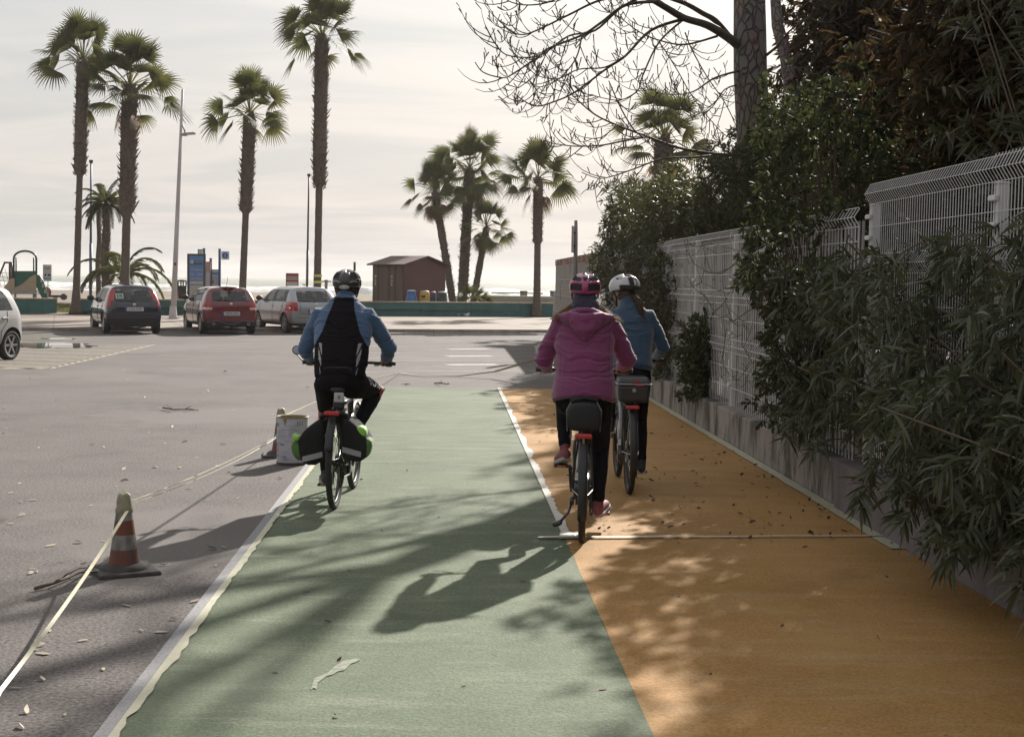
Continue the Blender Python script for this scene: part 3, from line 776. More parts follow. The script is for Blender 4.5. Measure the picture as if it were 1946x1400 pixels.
# ---------------------------------------------------------------- masts, lamp
m_grey_paint = M('galv_paint', (.36, .33, .34), .45, amt=.25, scale=3)
m_lamp_white = M('lamp_white', (.48, .45, .46), .45, amt=.2, scale=2)
m_dark_metal = M('dark_metal', (.05, .045, .045), .5, .4)
m_blue_pole = M('blue_pole', (.075, .10, .19), .5)
def mast(name, px0, px1, ytop, Y, r0, mat, label, z0=.4, cat='mast'):
    a = P(px0, 560, Y); b = P(px1, ytop, Y); root = empty(name, (a.x, a.y, z0), 0, label, cat)
    mb = MB(); t = Vector((b.x - a.x, 0, b.z - z0))
    mb.tube([(0, 0, 0), t * .42], r0, 10); mb.tube([t * .42, t], [r0 * .8, r0 * .6], 10); mb.build('pole', mat, root, smooth=True)
    mb = MB(); mb.cyl((0, 0, .03), r0 * 2.6, .06, 12); mb.build('base_plate', m_dark_metal, root)
    mb = MB(); mb.cyl(t + Vector((0, 0, .05)), r0 * 1.3, .14, 8); mb.build('pulley_cap', m_dark_metal, root)
    return root
mast('flag_mast', 172, 173, 309, 70, .075, m_blue_pole, 'slim blue flag mast right of the slender palm')
mast('flag_mast', 583, 587, 335, 72, .065, M('mast_brown', (.085, .06, .05), .5), 'slim dark brown mast beside the tallest palm')
# broken palm stump trunk like a post with a drooping dead frond
a = P(186, 560, 68); root = empty('dead_palm_trunk', (a.x, a.y, .4), 0, 'thin dead palm trunk with a hanging strip, right of the blue mast', 'dead tree')
b = P(188, 390, 68); mb = MB(); tt = Vector((b.x - a.x, 0, b.z - .4)); mb.tube([tt * (i / 12) + Vector((.03 * math.sin(i), 0, 0)) for i in range(13)], [.12 * (1.1 - .3 * i / 12) for i in range(13)], 10); mb.build('trunk', m_trunk, root, smooth=True)
mb = MB(); mb.tube([tt + Vector((0, 0, -.05)), tt + Vector((-.15, 0, .1)), tt + Vector((-.32, 0, -.1)), tt + Vector((-.34, 0, -.5)), tt + Vector((-.2, 0, -.85))], [.03, .03, .025, .02, .01], 6); mb.build('hanging_strip', m_boot, root)

# street lamp
LY = gz(329, 606).y; b = P(329, 606, LY); root = empty('street_lamp', (b.x, b.y, .1), 0, 'tall pale tapered street lamp standing between dark blue and red cars', 'street lamp')
tp = P(347, 170, LY) - Vector((b.x, b.y, .1)); mb = MB()
mb.tube([Vector((0, 0, 0)), tp * .35, tp * .7, tp], [.115, .09, .065, .04], 14); mb.build('pole', m_lamp_white, root, smooth=True)
mb = MB(); mb.cyl((0, 0, .04), .24, .03, 4); mb.tube([(0, 0, 0), (0, 0, .5)], [.17, .125], 14); mb.build('base', m_lamp_white, root, smooth=False)
la = P(345, 235, LY) - Vector((b.x, b.y, .1)); lb_ = P(352, 254, LY) - Vector((b.x, b.y, .1)); mb = MB()
mb.tube([la, la.lerp(lb_, .6) + Vector((.02, 0, 0)), lb_], [.03, .03, .03], 8); mb.tube([P(345, 258, LY) - Vector((b.x, b.y, .1)), lb_], .025, 8); mb.build('arm', m_grey_paint, root, smooth=True)
mb = MB(); c = P(359, 254, LY) - Vector((b.x, b.y, .1)); mb.box(c, (.52, .26, .07), Matrix.Rotation(R(-5), 3, 'Y'), taper=.8); mb.box(c + Vector((-.16, 0, -.06)), (.18, .2, .07)); mb.build('lamp_head', m_grey_paint, root, bevel=.015)
mb = MB(); mb.box(c + Vector((.04, 0, -.046)), (.34, .2, .012), Matrix.Rotation(R(-5), 3, 'Y')); mb.build('diffuser', M('diffuser', (.75, .73, .68), .3), root)
mb = MB(); q = P(334, 502, LY) - Vector((b.x, b.y, .1)); mb.cyl(q - Vector((0, .1, 0)), .05, .03, 10, axis='y'); mb.build('hatch', m_dark_metal, root)

# litter bin between lamp and info panel
q = gz(347, 595, .1); LYb = q.y; root = empty('litter_bin', (P(346, 570, LYb).x, LYb, .1), 0, 'dark grey street litter bin hung between the pale street lamp and the blue panel', 'bin')
zt = P(346, 533, LYb).z - .1; zb = P(346, 573, LYb).z - .1
mb = MB(); mb.tube([(0, 0, zb), (0, 0, zt - .22)], [.17, .2], 18); mb.build('bin_body', m_dark_metal, root, smooth=False)
mb = MB(); mb.lathe((0, 0, 0), [(.2, zt - .05), (.205, zt), (.12, zt + .03), (0.01, zt + .035)], 18)
for k in range(4): a_ = k * pi / 2 + .5; mb.box((.18 * math.cos(a_), .18 * math.sin(a_), zt - .13), (.05, .05, .18))
mb.build('lid', m_dark_metal, root)
mb = MB(); mb.box((-.24, .05, zt * .5), (.06, .06, zt)); mb.build('post', m_dark_metal, root)

# ---------------------------------------------------------------- info panels
def panel(name, px0, px1, y0, y1, Y, z0=.4, th=.08, frame=.06, label='', cat='sign', fmat=None, face=None, legs=True, rz=0.):
    A = P(px0, y0, Y); B = P(px1, y0, Y); C_ = P((px0 + px1) / 2, y1, Y); w = B.x - A.x; cx = (A.x + B.x) / 2
    root = empty(name, (cx, Y, z0), rz, label, cat); zt = A.z - z0; zb = C_.z - z0
    mb = MB()
    mb.box((-w / 2 + frame / 2, 0, zt / 2), (frame, th, zt)); mb.box((w / 2 - frame / 2, 0, zt / 2), (frame, th, zt)); mb.box((0, 0, zt - frame / 2), (w - 2 * frame, th, frame))
    mb.build('frame', fmat or m_dark_metal, root)
    mb = MB(); mb.box((0, 0, (zt - frame + zb) / 2), (w - 2 * frame, th * .6, zt - frame - zb)); mb.build('panel_face', face, root)
    return root, w, zt, zb
m_bluep = M('blue_panel', (.10, .24, .52), .5, amt=.15, scale=2)
m_cream = M('cream_panel', (.48, .44, .36), .6, amt=.15, scale=12)
m_navy = M('navy_panel', (.045, .075, .18), .5)
m_orangetxt = M('orange_text', (.55, .33, .22), .6)
YI = gz(360, 597).y + 1.5
root, w, zt, zb = panel('information_panel', 356, 391, 482, 575, YI, label='tall blue information panel with a dark frame beside the litter bin', frame=.09, fmat=M('panel_frame', (.06, .05, .055), .5), face=m_bluep)
yf = -.03
mb = MB(); mb.box((0, yf, zt - .40), (w * .68, .01, .17)); mb.build('title_bar', m_navy, root)
mb = MB(); mb.cyl((-w * .24, yf - .012, zt - .36), .085, .012, 20, axis='y'); mb.build('emblem', m_cream, root)
mb = MB()
for k in range(7): mb.box((-.02 + k * .045, yf - .01, zt - .37), (.03, .006, .03))
mb.build_split('title_lettering', m_cream, root)
mb = MB(); r = random.Random(4)
for row in range(3):
    for k in range(7):
        if row == 1 and k in (2, 3): continue
        mb.box((-w * .3 + k * w * .1, yf - .004, zt - .70 - row * .2), (.055 * r.uniform(.6, 1), .008, .07 * r.uniform(.7, 1.1)))
mb.build_split('pictogram', m_orangetxt, root)
mb = MB(); mb.box((0, yf - .004, zt - 1.27), (w * .7, .008, .13)); mb.box((0, yf - .004, zt - 1.60), (w * .7, .008, .42)); mb.build('notice', m_cream, root)
mb = MB()
for k in range(5): mb.box((-.02 + .03 * (k % 2), yf - .01, zt - 1.47 - k * .065), (w * .5, .005, .014))
mb.build_split('notice_lettering', M('notice_text', (.34, .27, .22), .7), root)
root, w, zt, zb = panel('route_sign', 391, 400, 497, 570, YI + 1.0, label='narrow orange and white sign board behind the blue information panel', frame=.02, fmat=M('o_frame', (.30, .15, .09), .6), face=M('route_face', (.46, .42, .35), .6))
mb = MB(); mb.box((0, -.035, zt - .26), (w - .04, .01, .42)); mb.build('header', M('o_head', (.42, .17, .08), .6), root)
mb = MB()
for k in range(4): mb.box((0, -.044, zt - .14 - k * .09), (w * .5, .008, .035))
mb.build_split('lettering', m_cream, root)
def slim_post(px, ytop, Y, r, mat, label, name='sign_post', z0=.4):
    a = P(px, ytop, Y); root = empty(name, (a.x, Y, z0), 0, label, 'post'); h = a.z - z0
    mb = MB(); mb.box((0, 0, h / 2), (r * 2, r * 2, h)); mb.build('post', mat, root, bevel=.01, bseg=1)
    mb = MB(); mb.box((0, 0, h + .03), (r * 2.3, r * 2.3, .05)); mb.build('cap', m_navy, root)
    return root, h
rt, h = slim_post(388, 474, YI + 1.6, .045, m_navy, 'dark blue post with a small framed sign above the blue information panel')
mb = MB(); mb.box((-.16, 0, h - .12), (.2, .03, .2)); mb.build('sign_plate', M('dull_white', (.48, .48, .47), .5), rt)
mb = MB(); mb.box((-.27, 0, h - .12), (.03, .05, .24)); mb.box((-.16, 0, h - .01), (.22, .05, .025)); mb.build('plate_frame', m_dark_metal, rt)
rt, h = slim_post(400.5, 493, YI + 1.2, .05, m_navy, 'dark blue post at the left edge of the white notice board')
root, w, zt, zb = panel('notice_board', 401.5, 417, 512, 565, YI + 1.3, label='white notice board with blue header held between two dark blue posts', frame=.02, fmat=m_navy, face=M('notice_white', (.52, .52, .50), .5))
mb = MB(); mb.prism([(-w * .42, -.04, zt - .14), (w * .42, -.04, zt - .14), (w * .42, -.04, zt - .19), (w * .2, -.04, zt - .23), (-w * .2, -.04, zt - .23), (-w * .42, -.04, zt - .19)], (0, .008, 0)); mb.build('header_mark', m_bluep, root)
mb = MB()
for k in range(9):
    for s_ in (-1, 1): mb.box((s_ * w * .21, -.033, zt - .36 - k * .075), (w * .34, .006, .022))
mb.build_split('lettering', M('grey_text', (.25, .26, .28), .7), root)
mb = MB(); mb.box((-w * .3, -.038, zt - .56), (w * .22, .008, .11)); mb.build('red_mark', M('red_mark', (.45, .05, .05), .5), root)
rt, h = slim_post(417.5, 475, YI + 1.2, .05, m_navy, 'tall dark blue post carrying the square information flag sign')
mb = MB(); mb.box((.25, 0, h - .24), (.36, .05, .38)); mb.build('flag_sign', M('flag_white', (.56, .57, .58), .5), rt, bevel=.03)
mb = MB(); mb.cyl((.25, -.032, h - .24), .135, .012, 24, axis='y'); mb.build('roundel', M('info_blue', (.06, .12, .32), .5), rt)
text_mesh('letter_i', 'i', .25, M('info_white', (.7, .7, .7), .5), rt, Matrix.Translation((.25, -.042, h - .24)) @ Matrix.Rotation(R(90), 4, 'X'))

# red and white board behind the silver car
YR = 70.; root, w, zt, zb = panel('safety_board', 543.5, 567.5, 519, 553, YR, label='red and white notice board on the beach behind the silver car', frame=.03, fmat=M('board_frame', (.22, .08, .07), .5), face=M('board_white', (.50, .49, .47), .6))
mb = MB(); mb.box((0, -.034, zt - .09), (w - .06, .01, .13)); mb.box((0, -.034, zt - .37), (w - .06, .01, .10)); mb.build('red_band', M('red_band', (.33, .035, .03), .5), root)
mb = MB()
for k in range(6): mb.box((-w * .36 + k * w * .145, -.036, zt - .235), (w * .09, .006, .05))
mb.build_split('lettering', m_dark_metal, root)
# parked bicycle far behind, at the mast
def small_bike(px, Y, label):
    q = P(px, 560, Y); root = empty('beach_bicycle', (q.x, Y, .42), R(10), label, 'bicycle')
    for sx in (-.5, .5):
        mb = MB(); mb.tube([(sx + .33 * math.cos(t * pi / 10), 0, .34 + .33 * math.sin(t * pi / 10)) for t in range(20)], .018, 6, closed=True); mb.build('wheel', m_dark_metal, root)
    mb = MB()
    for a, b in (((-.5, 0, .34), (-.15, 0, .85)), ((-.15, 0, .3), (-.12, 0, .95)), ((-.15, 0, .85), (.38, 0, .85)), ((-.13, 0, .3), (.38, 0, .8)), ((.5, 0, .34), (.35, 0, 1.02)), ((-.5, 0, .34), (-.13, 0, .3))): mb.tube([a, b], .016, 6)
    mb.build('frame', M('bike_grey', (.25, .24, .24), .4), root)
    mb = MB(); mb.tube([(.35, -.25, 1.05), (.35, .25, 1.05)], .014, 6); mb.build('handlebar', m_dark_metal, root)
    mb = MB(); mb.box((-.13, 0, .98), (.24, .12, .05)); mb.build('saddle', m_dark_metal, root, bevel=.02)
small_bike(583, 71, 'grey bicycle parked on the beach between dark mast and tallest palm')
# shower post / drinking post by the palm and post right of helmet
rt, h = slim_post(620, 534, 69, .07, m_grey_paint, 'squat grey post on the sand right of the tallest palm', 'beach_post')
mb = MB(); mb.box((0, 0, h - .02), (.5, .3, .06)); mb.build('tray', m_grey_paint, rt)
rt, h = slim_post(674, 500, 72, .055, m_dark_metal, 'dark square post behind the helmet of the leftmost cyclist', 'beach_post')

# ---------------------------------------------------------------- shed
m_shed_l = M('shed_wood', (.15, .105, .085), .75, amt=.3, scale=3, stretch=(1, 1, .15), bump=.3, bscale=30)
m_shed_d = M('shed_dark', (.095, .032, .028), .6, amt=.2, scale=2)
m_roof = M('shed_roof', (.085, .042, .032), .7, amt=.3, scale=3)
YS = gz(708, 600).y + 3.6
A = P(708.5, 560, YS); Bc = P(767, 560, YS - 1.6 + .2); ang = math.atan2(Bc.y - A.y, Bc.x - A.x)
Wd = (Bc - A).xy.length; C2 = P(846, 560, YS + .9); 
root = empty('shed', (A.x, A.y, .4), 0, 'brown wooden beach shed with a low gabled roof behind the teal wall', 'shed')
a0 = Vector((0, 0, 0)); b0 = Vector((Bc.x - A.x, Bc.y - A.y, 0)); c0_ = Vector((C2.x - A.x, C2.y - A.y, 0)); d0 = a0 + (c0_ - b0)
zt = P(708, 503, YS).z - .4; zr = P(810, 490, YS).z - .4
ze = zt
mid1 = (b0 + c0_) / 2; mid2 = (a0 + d0) / 2
mb = MB(); mb.prism([b0, c0_, c0_ + Vector((0, 0, ze)), mid1 + Vector((0, 0, zr)), b0 + Vector((0, 0, ze))], (a0 - b0) * .999); mb.build('wall', m_shed_d, root)
fn = (b0 - a0).normalized(); fo = Vector((fn.y, -fn.x, 0))
mb = MB(); n = 5; edges = [0, .2, .55, .75, 1.0]
for i in range(4):
    p0 = a0.lerp(b0, edges[i] + .012); p1 = a0.lerp(b0, edges[i + 1] - .012)
    mb.prism([p0 + fo * .01 + Vector((0, 0, .02)), p1 + fo * .01 + Vector((0, 0, .02)), p1 + fo * .01 + Vector((0, 0, ze - .05)), p0 + fo * .01 + Vector((0, 0, ze - .05))], fo * .035)
mb.build('door', m_shed_l, root)
mb = MB()
for f_ in (.11, .64):
    for k, (zz, s_) in enumerate(((1.45, .13), (1.27, .10), (1.1, .08))):
        p0 = a0.lerp(b0, f_) + fo * .05 + Vector((0, 0, zz)); mb.box(p0, (s_, .01, .13), Matrix.Rotation(math.atan2(fn.y, fn.x), 3, 'Z'))
mb.build_split('poster', M('poster_white', (.42, .41, .39), .6, amt=.6, scale=14, lo=.45, hi=.6), root)
mb = MB(); ov = .22; up = Vector((0, 0, 1)); sd = (c0_ - b0).normalized()
for e_, e2 in ((b0, a0), (c0_, d0)):
    s_ = (e_ - mid1).normalized(); 
    lo1 = e_ + s_ * ov + up * (ze - .03) + (b0 - a0).normalized() * ov; lo2 = e2 + s_ * ov + up * (ze - .03) - (b0 - a0).normalized() * ov
    h1 = mid1 + up * (zr + .03) + (b0 - a0).normalized() * ov; h2 = mid2 + up * (zr + .03) - (b0 - a0).normalized() * ov
    mb.prism([lo1, h1, h2, lo2], up * .06)
mb.build('roof', m_roof, root)

# ---------------------------------------------------------------- recycling bins
def rbin(px0, px1, ytop, Y, mat, lidmat, label, hole=True, kind=0):
    a = P(px0, 560, Y); b = P(px1, 560, Y); w = b.x - a.x; cx = (a.x + b.x) / 2; zt = P(px0, ytop, Y).z - .42
    root = empty('recycling_bin', (cx, Y, .42), R(4), label, 'bin', 'recycling bins beside the shed')
    mb = MB()
    if kind == 0:
        mb.lathe((0, 0, 0), [(w * .5, 0), (w * .5, zt * .55), (w * .36, zt * .8), (w * .34, zt * .84), (w * .40, zt * .88), (w * .38, zt * .95), (.01, zt)], 18)
    else:
        mb.lathe((0, 0, 0), [(w * .5, 0), (w * .5, zt * .55), (w * .46, zt * .9), (w * .40, zt * .985), (.01, zt)], 18)
    mb.build('bin_body', mat, root, smooth=True)
    mb = MB(); mb.lathe((0, 0, 0), [(w * .43, zt * .90), (w * .42, zt * .985), (w * .05, zt * 1.02)] if kind else [(w * .39, zt * .93), (w * .30, zt * 1.0), (.01, zt * 1.02)], 18); mb.build('lid', lidmat, root, smooth=True)
    mb = MB(); mb.box((w * .12, -w * .49, zt * .22), (w * .34, .05, w * .28)); mb.build('label_plate', m_white, root)
    if kind:
        mb = MB(); mb.box((-w * .12, -w * .47, zt * .68), (w * .36, .06, zt * .14)); mb.build('slot', m_dark_metal, root)
    return root
YBn = gz(790, 600).y + .62
m_lidw = M('bin_lid_pale', (.5, .52, .52), .4)
rbin(771, 793, 551, YBn, M('bin_blue', (.06, .17, .42), .4, amt=.2), m_lidw, 'light blue bottle shaped recycling bin, first beside the shed')
rbin(818, 829, 554, YBn + .35, M('bin_navy', (.03, .05, .14), .4), m_lidw, 'narrow navy recycling bin partly behind the yellow one', kind=1)
rbin(797, 817, 552.5, YBn, M('bin_yellow', (.55, .33, .06), .4, amt=.2), M('bin_lid_grey', (.42, .38, .3), .4), 'yellow recycling bin with a dark slot', kind=1)
rbin(831, 850, 554, YBn, M('bin_green', (.025, .045, .045), .4), m_lidw, 'very dark green recycling bin with a pale lid, last in the row', kind=1)

# ---------------------------------------------------------------- concrete bench wall, litter bins and rail beyond
m_conc = M('pale_concrete', (.36, .34, .27), .8, amt=.2, scale=1)
a = P(916, 576, 84); b = P(1050, 578, 84); root = empty('concrete_block_bench', ((a.x + b.x) / 2, 84, .2), 0, 'long low pale concrete block between the palm cluster and the lone palm', 'bench')
mb = MB(); mb.box((0, 0, .33), (b.x - a.x, .8, .66)); mb.build('block', m_conc, root, bevel=.03)
mb = MB(); mb.box((.0, 3, .80), (b.x - a.x - 1, .06, .08)); mb.build('rail', m_conc, root)
for px, lb in ((995, 'grey drum litter bin on the sand left of the lone palm'), (1052, 'small grey drum litter bin on the sand right of the lone palm')):
    a = P(px, 569, 86); root = empty('drum_bin', (a.x, 86, .30), 0, lb, 'bin'); z1 = P(px, 553, 86).z - .3
    mb = MB(); mb.cyl((0, 0, z1 * .5), .22, z1, 18); mb.build('drum', M('drum_grey', (.17, .15, .14), .6), root)
    mb = MB(); mb.lathe((0, 0, 0), [(.235, z1 - .08), (.24, z1), (.2, z1 + .01)], 18); mb.build('rim', m_dark_metal, root)

# ---------------------------------------------------------------- playground
YP = gz(50, 597).y + 3.; m_pgreen = M('play_green', (.02, .10, .07), .45); m_pwood = M('play_ply', (.42, .32, .22), .6, amt=.15, scale=2)
base = P(62, 575, YP); root = empty('playground_slide', (base.x, YP, .35), 0, 'green and tan playground slide tower with an arched rail', 'slide')
def pl(px, py, y=0): q = P(px, py, YP + y); return Vector((q.x - base.x, y, q.z - .35))
mb = MB()
for y in (-.45, .45):
    pts = [pl(26, 545, y), pl(26, 492, y)] + [pl(47.5 - 21.5 * math.cos(t), 491 - 14 * math.sin(t), y) for t in [i * pi / 10 for i in range(1, 10)]] + [pl(69, 492, y), pl(69, 545, y)]
    mb.tube(pts, .045, 8); mb.tube([pl(30.5, 515, y), pl(30.5, 489, y)], .03, 6); mb.tube([pl(64, 515, y), pl(64, 489, y)], .03, 6)
mb.build_split('arch_rail', M('rail_dark', (.03, .06, .055), .4), root, smooth=True)
mb = MB(); mb.prism([pl(28, 515, -.5), pl(69, 515, -.5), pl(69, 552, -.5), pl(28, 552, -.5)], (0, .05, 0)); mb.build('side_panel', m_pgreen, root)
mb = MB(); cv = [pl(28 + (69 - 28) * t, 545.5 - 23.5 * (3 * t * t - 2 * t ** 3), -.56) for t in [i / 14 for i in range(15)]]
mb.prism(cv + [pl(69, 552, -.56), pl(28, 552, -.56)], (0, .05, 0)); mb.prism([pl(2, 553, -.56), pl(20, 529.5, -.56), pl(27.5, 528.5, -.56), pl(27.5, 553, -.56)], (0, .05, 0)); mb.build('wave_panel', m_pwood, root)
mb = MB(); cv = [pl(69, 521, -.58), pl(76, 524, -.58), pl(82, 533, -.58), pl(88, 552, -.58), pl(91, 567, -.58), pl(80, 567, -.58), pl(69, 545, -.58)]; mb.prism(cv, (0, .05, 0)); mb.build('climbing_panel', m_pgreen, root)
mb = MB()
for x, y in ((78, 533), (81, 543), (85, 554)): mb.prism([pl(x - 1.3, y - 4, -.6), pl(x + 1, y - 3, -.6), pl(x + 2.3, y + 3, -.6), pl(x - .5, y + 3.5, -.6)], (0, .02, 0))
mb.build('hand_hold', M('hold', (.5, .45, .36), .6), root)
mb = MB(); mb.prism([pl(0, 552, -.7), pl(69, 552, -.7), pl(69, 559, -.7), pl(0, 559, -.7)], (0, 1.3, 0))
for x in (27, 62, 66): mb.prism([pl(x, 559, -.6), pl(x + 2.5, 559, -.6), pl(x + 2.5, 568, -.6), pl(x, 568, -.6)], (0, .1, 0))
mb.build('platform', M('platform_grey', (.32, .30, .30), .6), root)
YW = YP + 3; base = P(10, 575, YW); root = empty('climbing_frame', (base.x, YW, .35), 0, 'dark steel climbing frame with rope net at the left edge of the beach', 'climbing frame')
def pw(px, py, y=0): q = P(px, py, YW + y); return Vector((q.x - base.x, y, q.z - .35))
mb = MB()
for y in (0, 1.2):
    mb.tube([pw(-16, 560, y), pw(9, 499, y), pw(22, 499, y), pw(24, 530, y)], .05, 8)
mb.tube([pw(9, 499, 0), pw(9, 499, 1.2)], .05, 8); mb.tube([pw(19, 499, 0), pw(19, 560, 0)], .06, 8); mb.tube([pw(22, 500, 1.2), pw(21, 560, 1.2)], .06, 8)
mb.build('frame', M('frame_brown', (.07, .045, .04), .5), root, smooth=True)
mb = MB()
for k in range(6): mb.tube([pw(-30 + k * 8, 512, .6), pw(-18 + k * 8, 560, .6)], .012, 4); mb.tube([pw(-30, 515 + k * 8, .6), pw(20, 520 + k * 8, .6)], .012, 4)
mb.build('rope_net', M('rope', (.4, .36, .34), .8), root)
# beach rules sign right of the slide
YQ = YP + 1.5; q = P(90, 560, YQ); root = empty('beach_sign', (q.x, YQ, .35), 0, 'white beach rules sign on a thin post right of the slide', 'sign')
z1 = P(90, 503, YQ).z - .35; z0 = P(90, 534, YQ).z - .35
mb = MB(); mb.box((0, 0, (z0 + z1) / 2), (.37, .03, z1 - z0)); mb.build('sign_plate', M('sign_white', (.50, .50, .49), .5), root)
mb = MB(); mb.tube([(.02, .03, 0), (.02, .03, z1)], .02, 8); mb.build('post', m_grey_paint, root)
mb = MB(); mb.box((0, -.02, z0 + .11), (.3, .008, .05)); mb.build('blue_band', m_bluep, root)
mb = MB(); mb.box((-.08, -.02, z0 + .26), (.07, .008, .08)); mb.box((.09, -.02, z0 + .26), (.12, .008, .08)); mb.build_split('pictogram', m_dark_metal, root)
text_mesh('lettering', 'Luz', .16, m_dark_metal, root, Matrix.Translation((0, -.02, z1 - .14)) @ Matrix.Rotation(R(90), 4, 'X'))
# spring rider
YQ = YP + 2.2; q = P(103, 560, YQ); root = empty('spring_rider', (q.x, YQ, .38), 0, 'small red and grey spring rider on the sand right of the slide', 'play rider')
mb = MB(); mb.cyl((-.38, 0, .55), .25, .06, 20, axis='y'); mb.build('side_disc', M('rider_red', (.36, .12, .11), .5), root)
mb = MB(); mb.box((.05, 0, .38), (.7, .2, .10)); mb.cyl((.42, 0, .36), .14, .12, 14, axis='y'); mb.build('seat', M('rider_grey', (.10, .10, .12), .5), root)
mb = MB(); mb.tube([(.05 + .09 * math.cos(t * .9), .09 * math.sin(t * .9), .02 + t * .009) for t in range(36)], .018, 6); mb.build('spring', M('rider_orange', (.45, .17, .05), .5), root)

# tufts of beach grass where the wall opens
m_grass = leaf_mat('beach_grass', (.13, .12, .06), (.20, .18, .10), .7, .3)
V = []; Fc = []; var = []; r = random.Random(12)
for _ in range(2600):
    q = P(r.uniform(108, 152), 597, yb + r.uniform(.4, 4.)); x, y = q.x, q.y
    z = float(sand_z(np.array([[x]]), np.array([[y]]))[0, 0]); h = r.uniform(.04, .11); a = r.uniform(0, pi); w = .012; b = len(V)
    V += [(x - w * math.cos(a), y - w * math.sin(a), z - .01), (x + w * math.cos(a), y + w * math.sin(a), z - .01), (x + r.uniform(-.05, .05), y + r.uniform(-.05, .05), z + h)]; var += [r.random()] * 3; Fc.append((b, b + 1, b + 2))
tag(np_mesh('beach_grass', V, Fc, m_grass, None, var), 'sparse dry grass on sand in the gap beside the slender palm', 'grass', kind='stuff')
# ================================================================== FENCE
m_fence = M('fence_white', (.68, .67, .67), .45, amt=.15, scale=2)
m_fence_rust = M('fence_rusty', (.42, .38, .34), .6, col2=(.20, .10, .05), scale=6, lo=.4, hi=.6)
FL = 3.25
Rz = Matrix.Rotation(PA, 3, 'Z')
root = empty('mesh_fence', W(FL, 10, .35), PA, 'tall white welded wire fence standing on the low concrete wall beside the orange lane', 'fence')
def fp(lat, al, z): return Vector((lat - FL, al - 10, z - .35))
def fence_panel(a0, a1, zt, zs, folds, mat, sp=.05, wr=.0045, hw=.004, zb=.37, lat=FL - .04):
    mb = MB(); n = int(round((a1 - a0) / sp))
    prof = [(0, zb)]
    for f_ in folds: prof += [(0, f_ - .07), (-.045, f_), (0, f_ + .07)]
    prof += [(0, zt)]
    if folds and folds[-1] > zt - .16: prof = prof[:-1]; prof[-1] = (0, zt)
    for i in range(n + 1):
        a = a0 + (a1 - a0) * i / n
        for (l0, z0), (l1, z1) in zip(prof[:-1], prof[1:]):
            mb.bar(fp(lat + l0, a, z0), fp(lat + l1, a, z1), wr, wr)
    for z in zs: mb.bar(fp(lat - .006, a0, z), fp(lat - .006, a1, z), hw, hw)
    for f_ in folds:
        mb.bar(fp(lat - .05, a0, f_), fp(lat - .05, a1, f_), hw, hw)
        for s_ in (-.075, .075): mb.bar(fp(lat - .006, a0, f_ + s_), fp(lat - .006, a1, f_ + s_), hw, hw)
    mb.build('wire_panel', mat, root, fixn=False)
def fence_post(al, zt, w=.06, clips=(.6, 1.2, 1.8)):
    mb = MB(); mb.box(fp(FL, al, (zt + .35) / 2), (w * .8, w, zt - .35)); mb.box(fp(FL, al, zt + .008), (w * .85, w * 1.06, .016))
    for z in clips: mb.box(fp(FL - .05, al, z), (.03, w * 1.3, .035))
    mb.build('post', m_fence, root, bevel=.006, bseg=1)
for i in range(4):
    a1 = 10.8 - 2.5 * i
    fence_panel(a1 - 2.5, a1, 2.53 + .012 * (i % 2), (2.2, 1.62, 1.35, .82, .6), (.95, 1.92, 2.45), m_fence)
    fence_post(a1, 2.36, .085, (2.28, 2.12, 1.5, 1.0))
for i in range(12):
    a0 = 11.08 + 2.5 * i
    fence_panel(a0, a0 + 2.45, 2.36 if i < 9 else 2.40, (2.10, 1.86, 1.35, .80, .58), (1.05, 1.6, 2.29), m_fence if i < 8 else m_fence_rust, sp=.1, wr=.0065, hw=.007)
    fence_post(a0 + 2.475, 2.3, .07)
# weathered slatted screen behind the wires
m_screen = M('screen_grey', (.36, .345, .335), .8, amt=.35, scale=3)
for i in range(4):
    a0 = 11.2 + 2.5 * i; mb = MB(); a = a0
    while a < a0 + 2.35: mb.box(fp(FL + .03, a, 1.34), (.008, .065, 1.86)); a += .125
    mb.build('screen_panel', m_screen, root, fixn=False)
# rusty sheet screen at the far end
m_rust = M('rusty_sheet', (.58, .55, .53), .7, col2=(.17, .085, .04), scale=3.2, stretch=(1, 1, .25), lo=.64, hi=.76)
root2 = empty('rusty_sheet_fence', W(FL, 36, .35), PA, 'pale sheet metal fence with a rusty top edge at the far end of the hedge', 'fence')
def fp2(lat, al, z): return Vector((lat - FL, al - 36, z - .35))
mb = MB()
for i in range(5): mb.box(fp2(FL - .12, 30.6 + 2.2 * i + 1.08, 1.30), (.03, 2.16, 1.86))
mb.build('sheet', m_rust, root2)
mb = MB()
for i in range(5):
    for k in range(22): mb.box(fp2(FL - .145, 30.6 + 2.2 * i + .05 + k * .1, 1.28), (.012, .02, 1.8))
    for z in (.9, 1.35, 1.8): mb.box(fp2(FL - .15, 30.6 + 2.2 * i + 1.08, z), (.012, 2.1, .02))
mb.build('ribs', M('rib_grey', (.42, .38, .35), .7, col2=(.18, .09, .05), scale=2, lo=.62, hi=.7), root2, fixn=False)
mb = MB(); mb.box(fp2(FL - .13, 36.1, 2.29), (.07, 11, .17)); mb.build('top_band', M('rust', (.17, .075, .035), .85, col2=(.34, .28, .24), scale=2.5, lo=.5, hi=.65), root2)
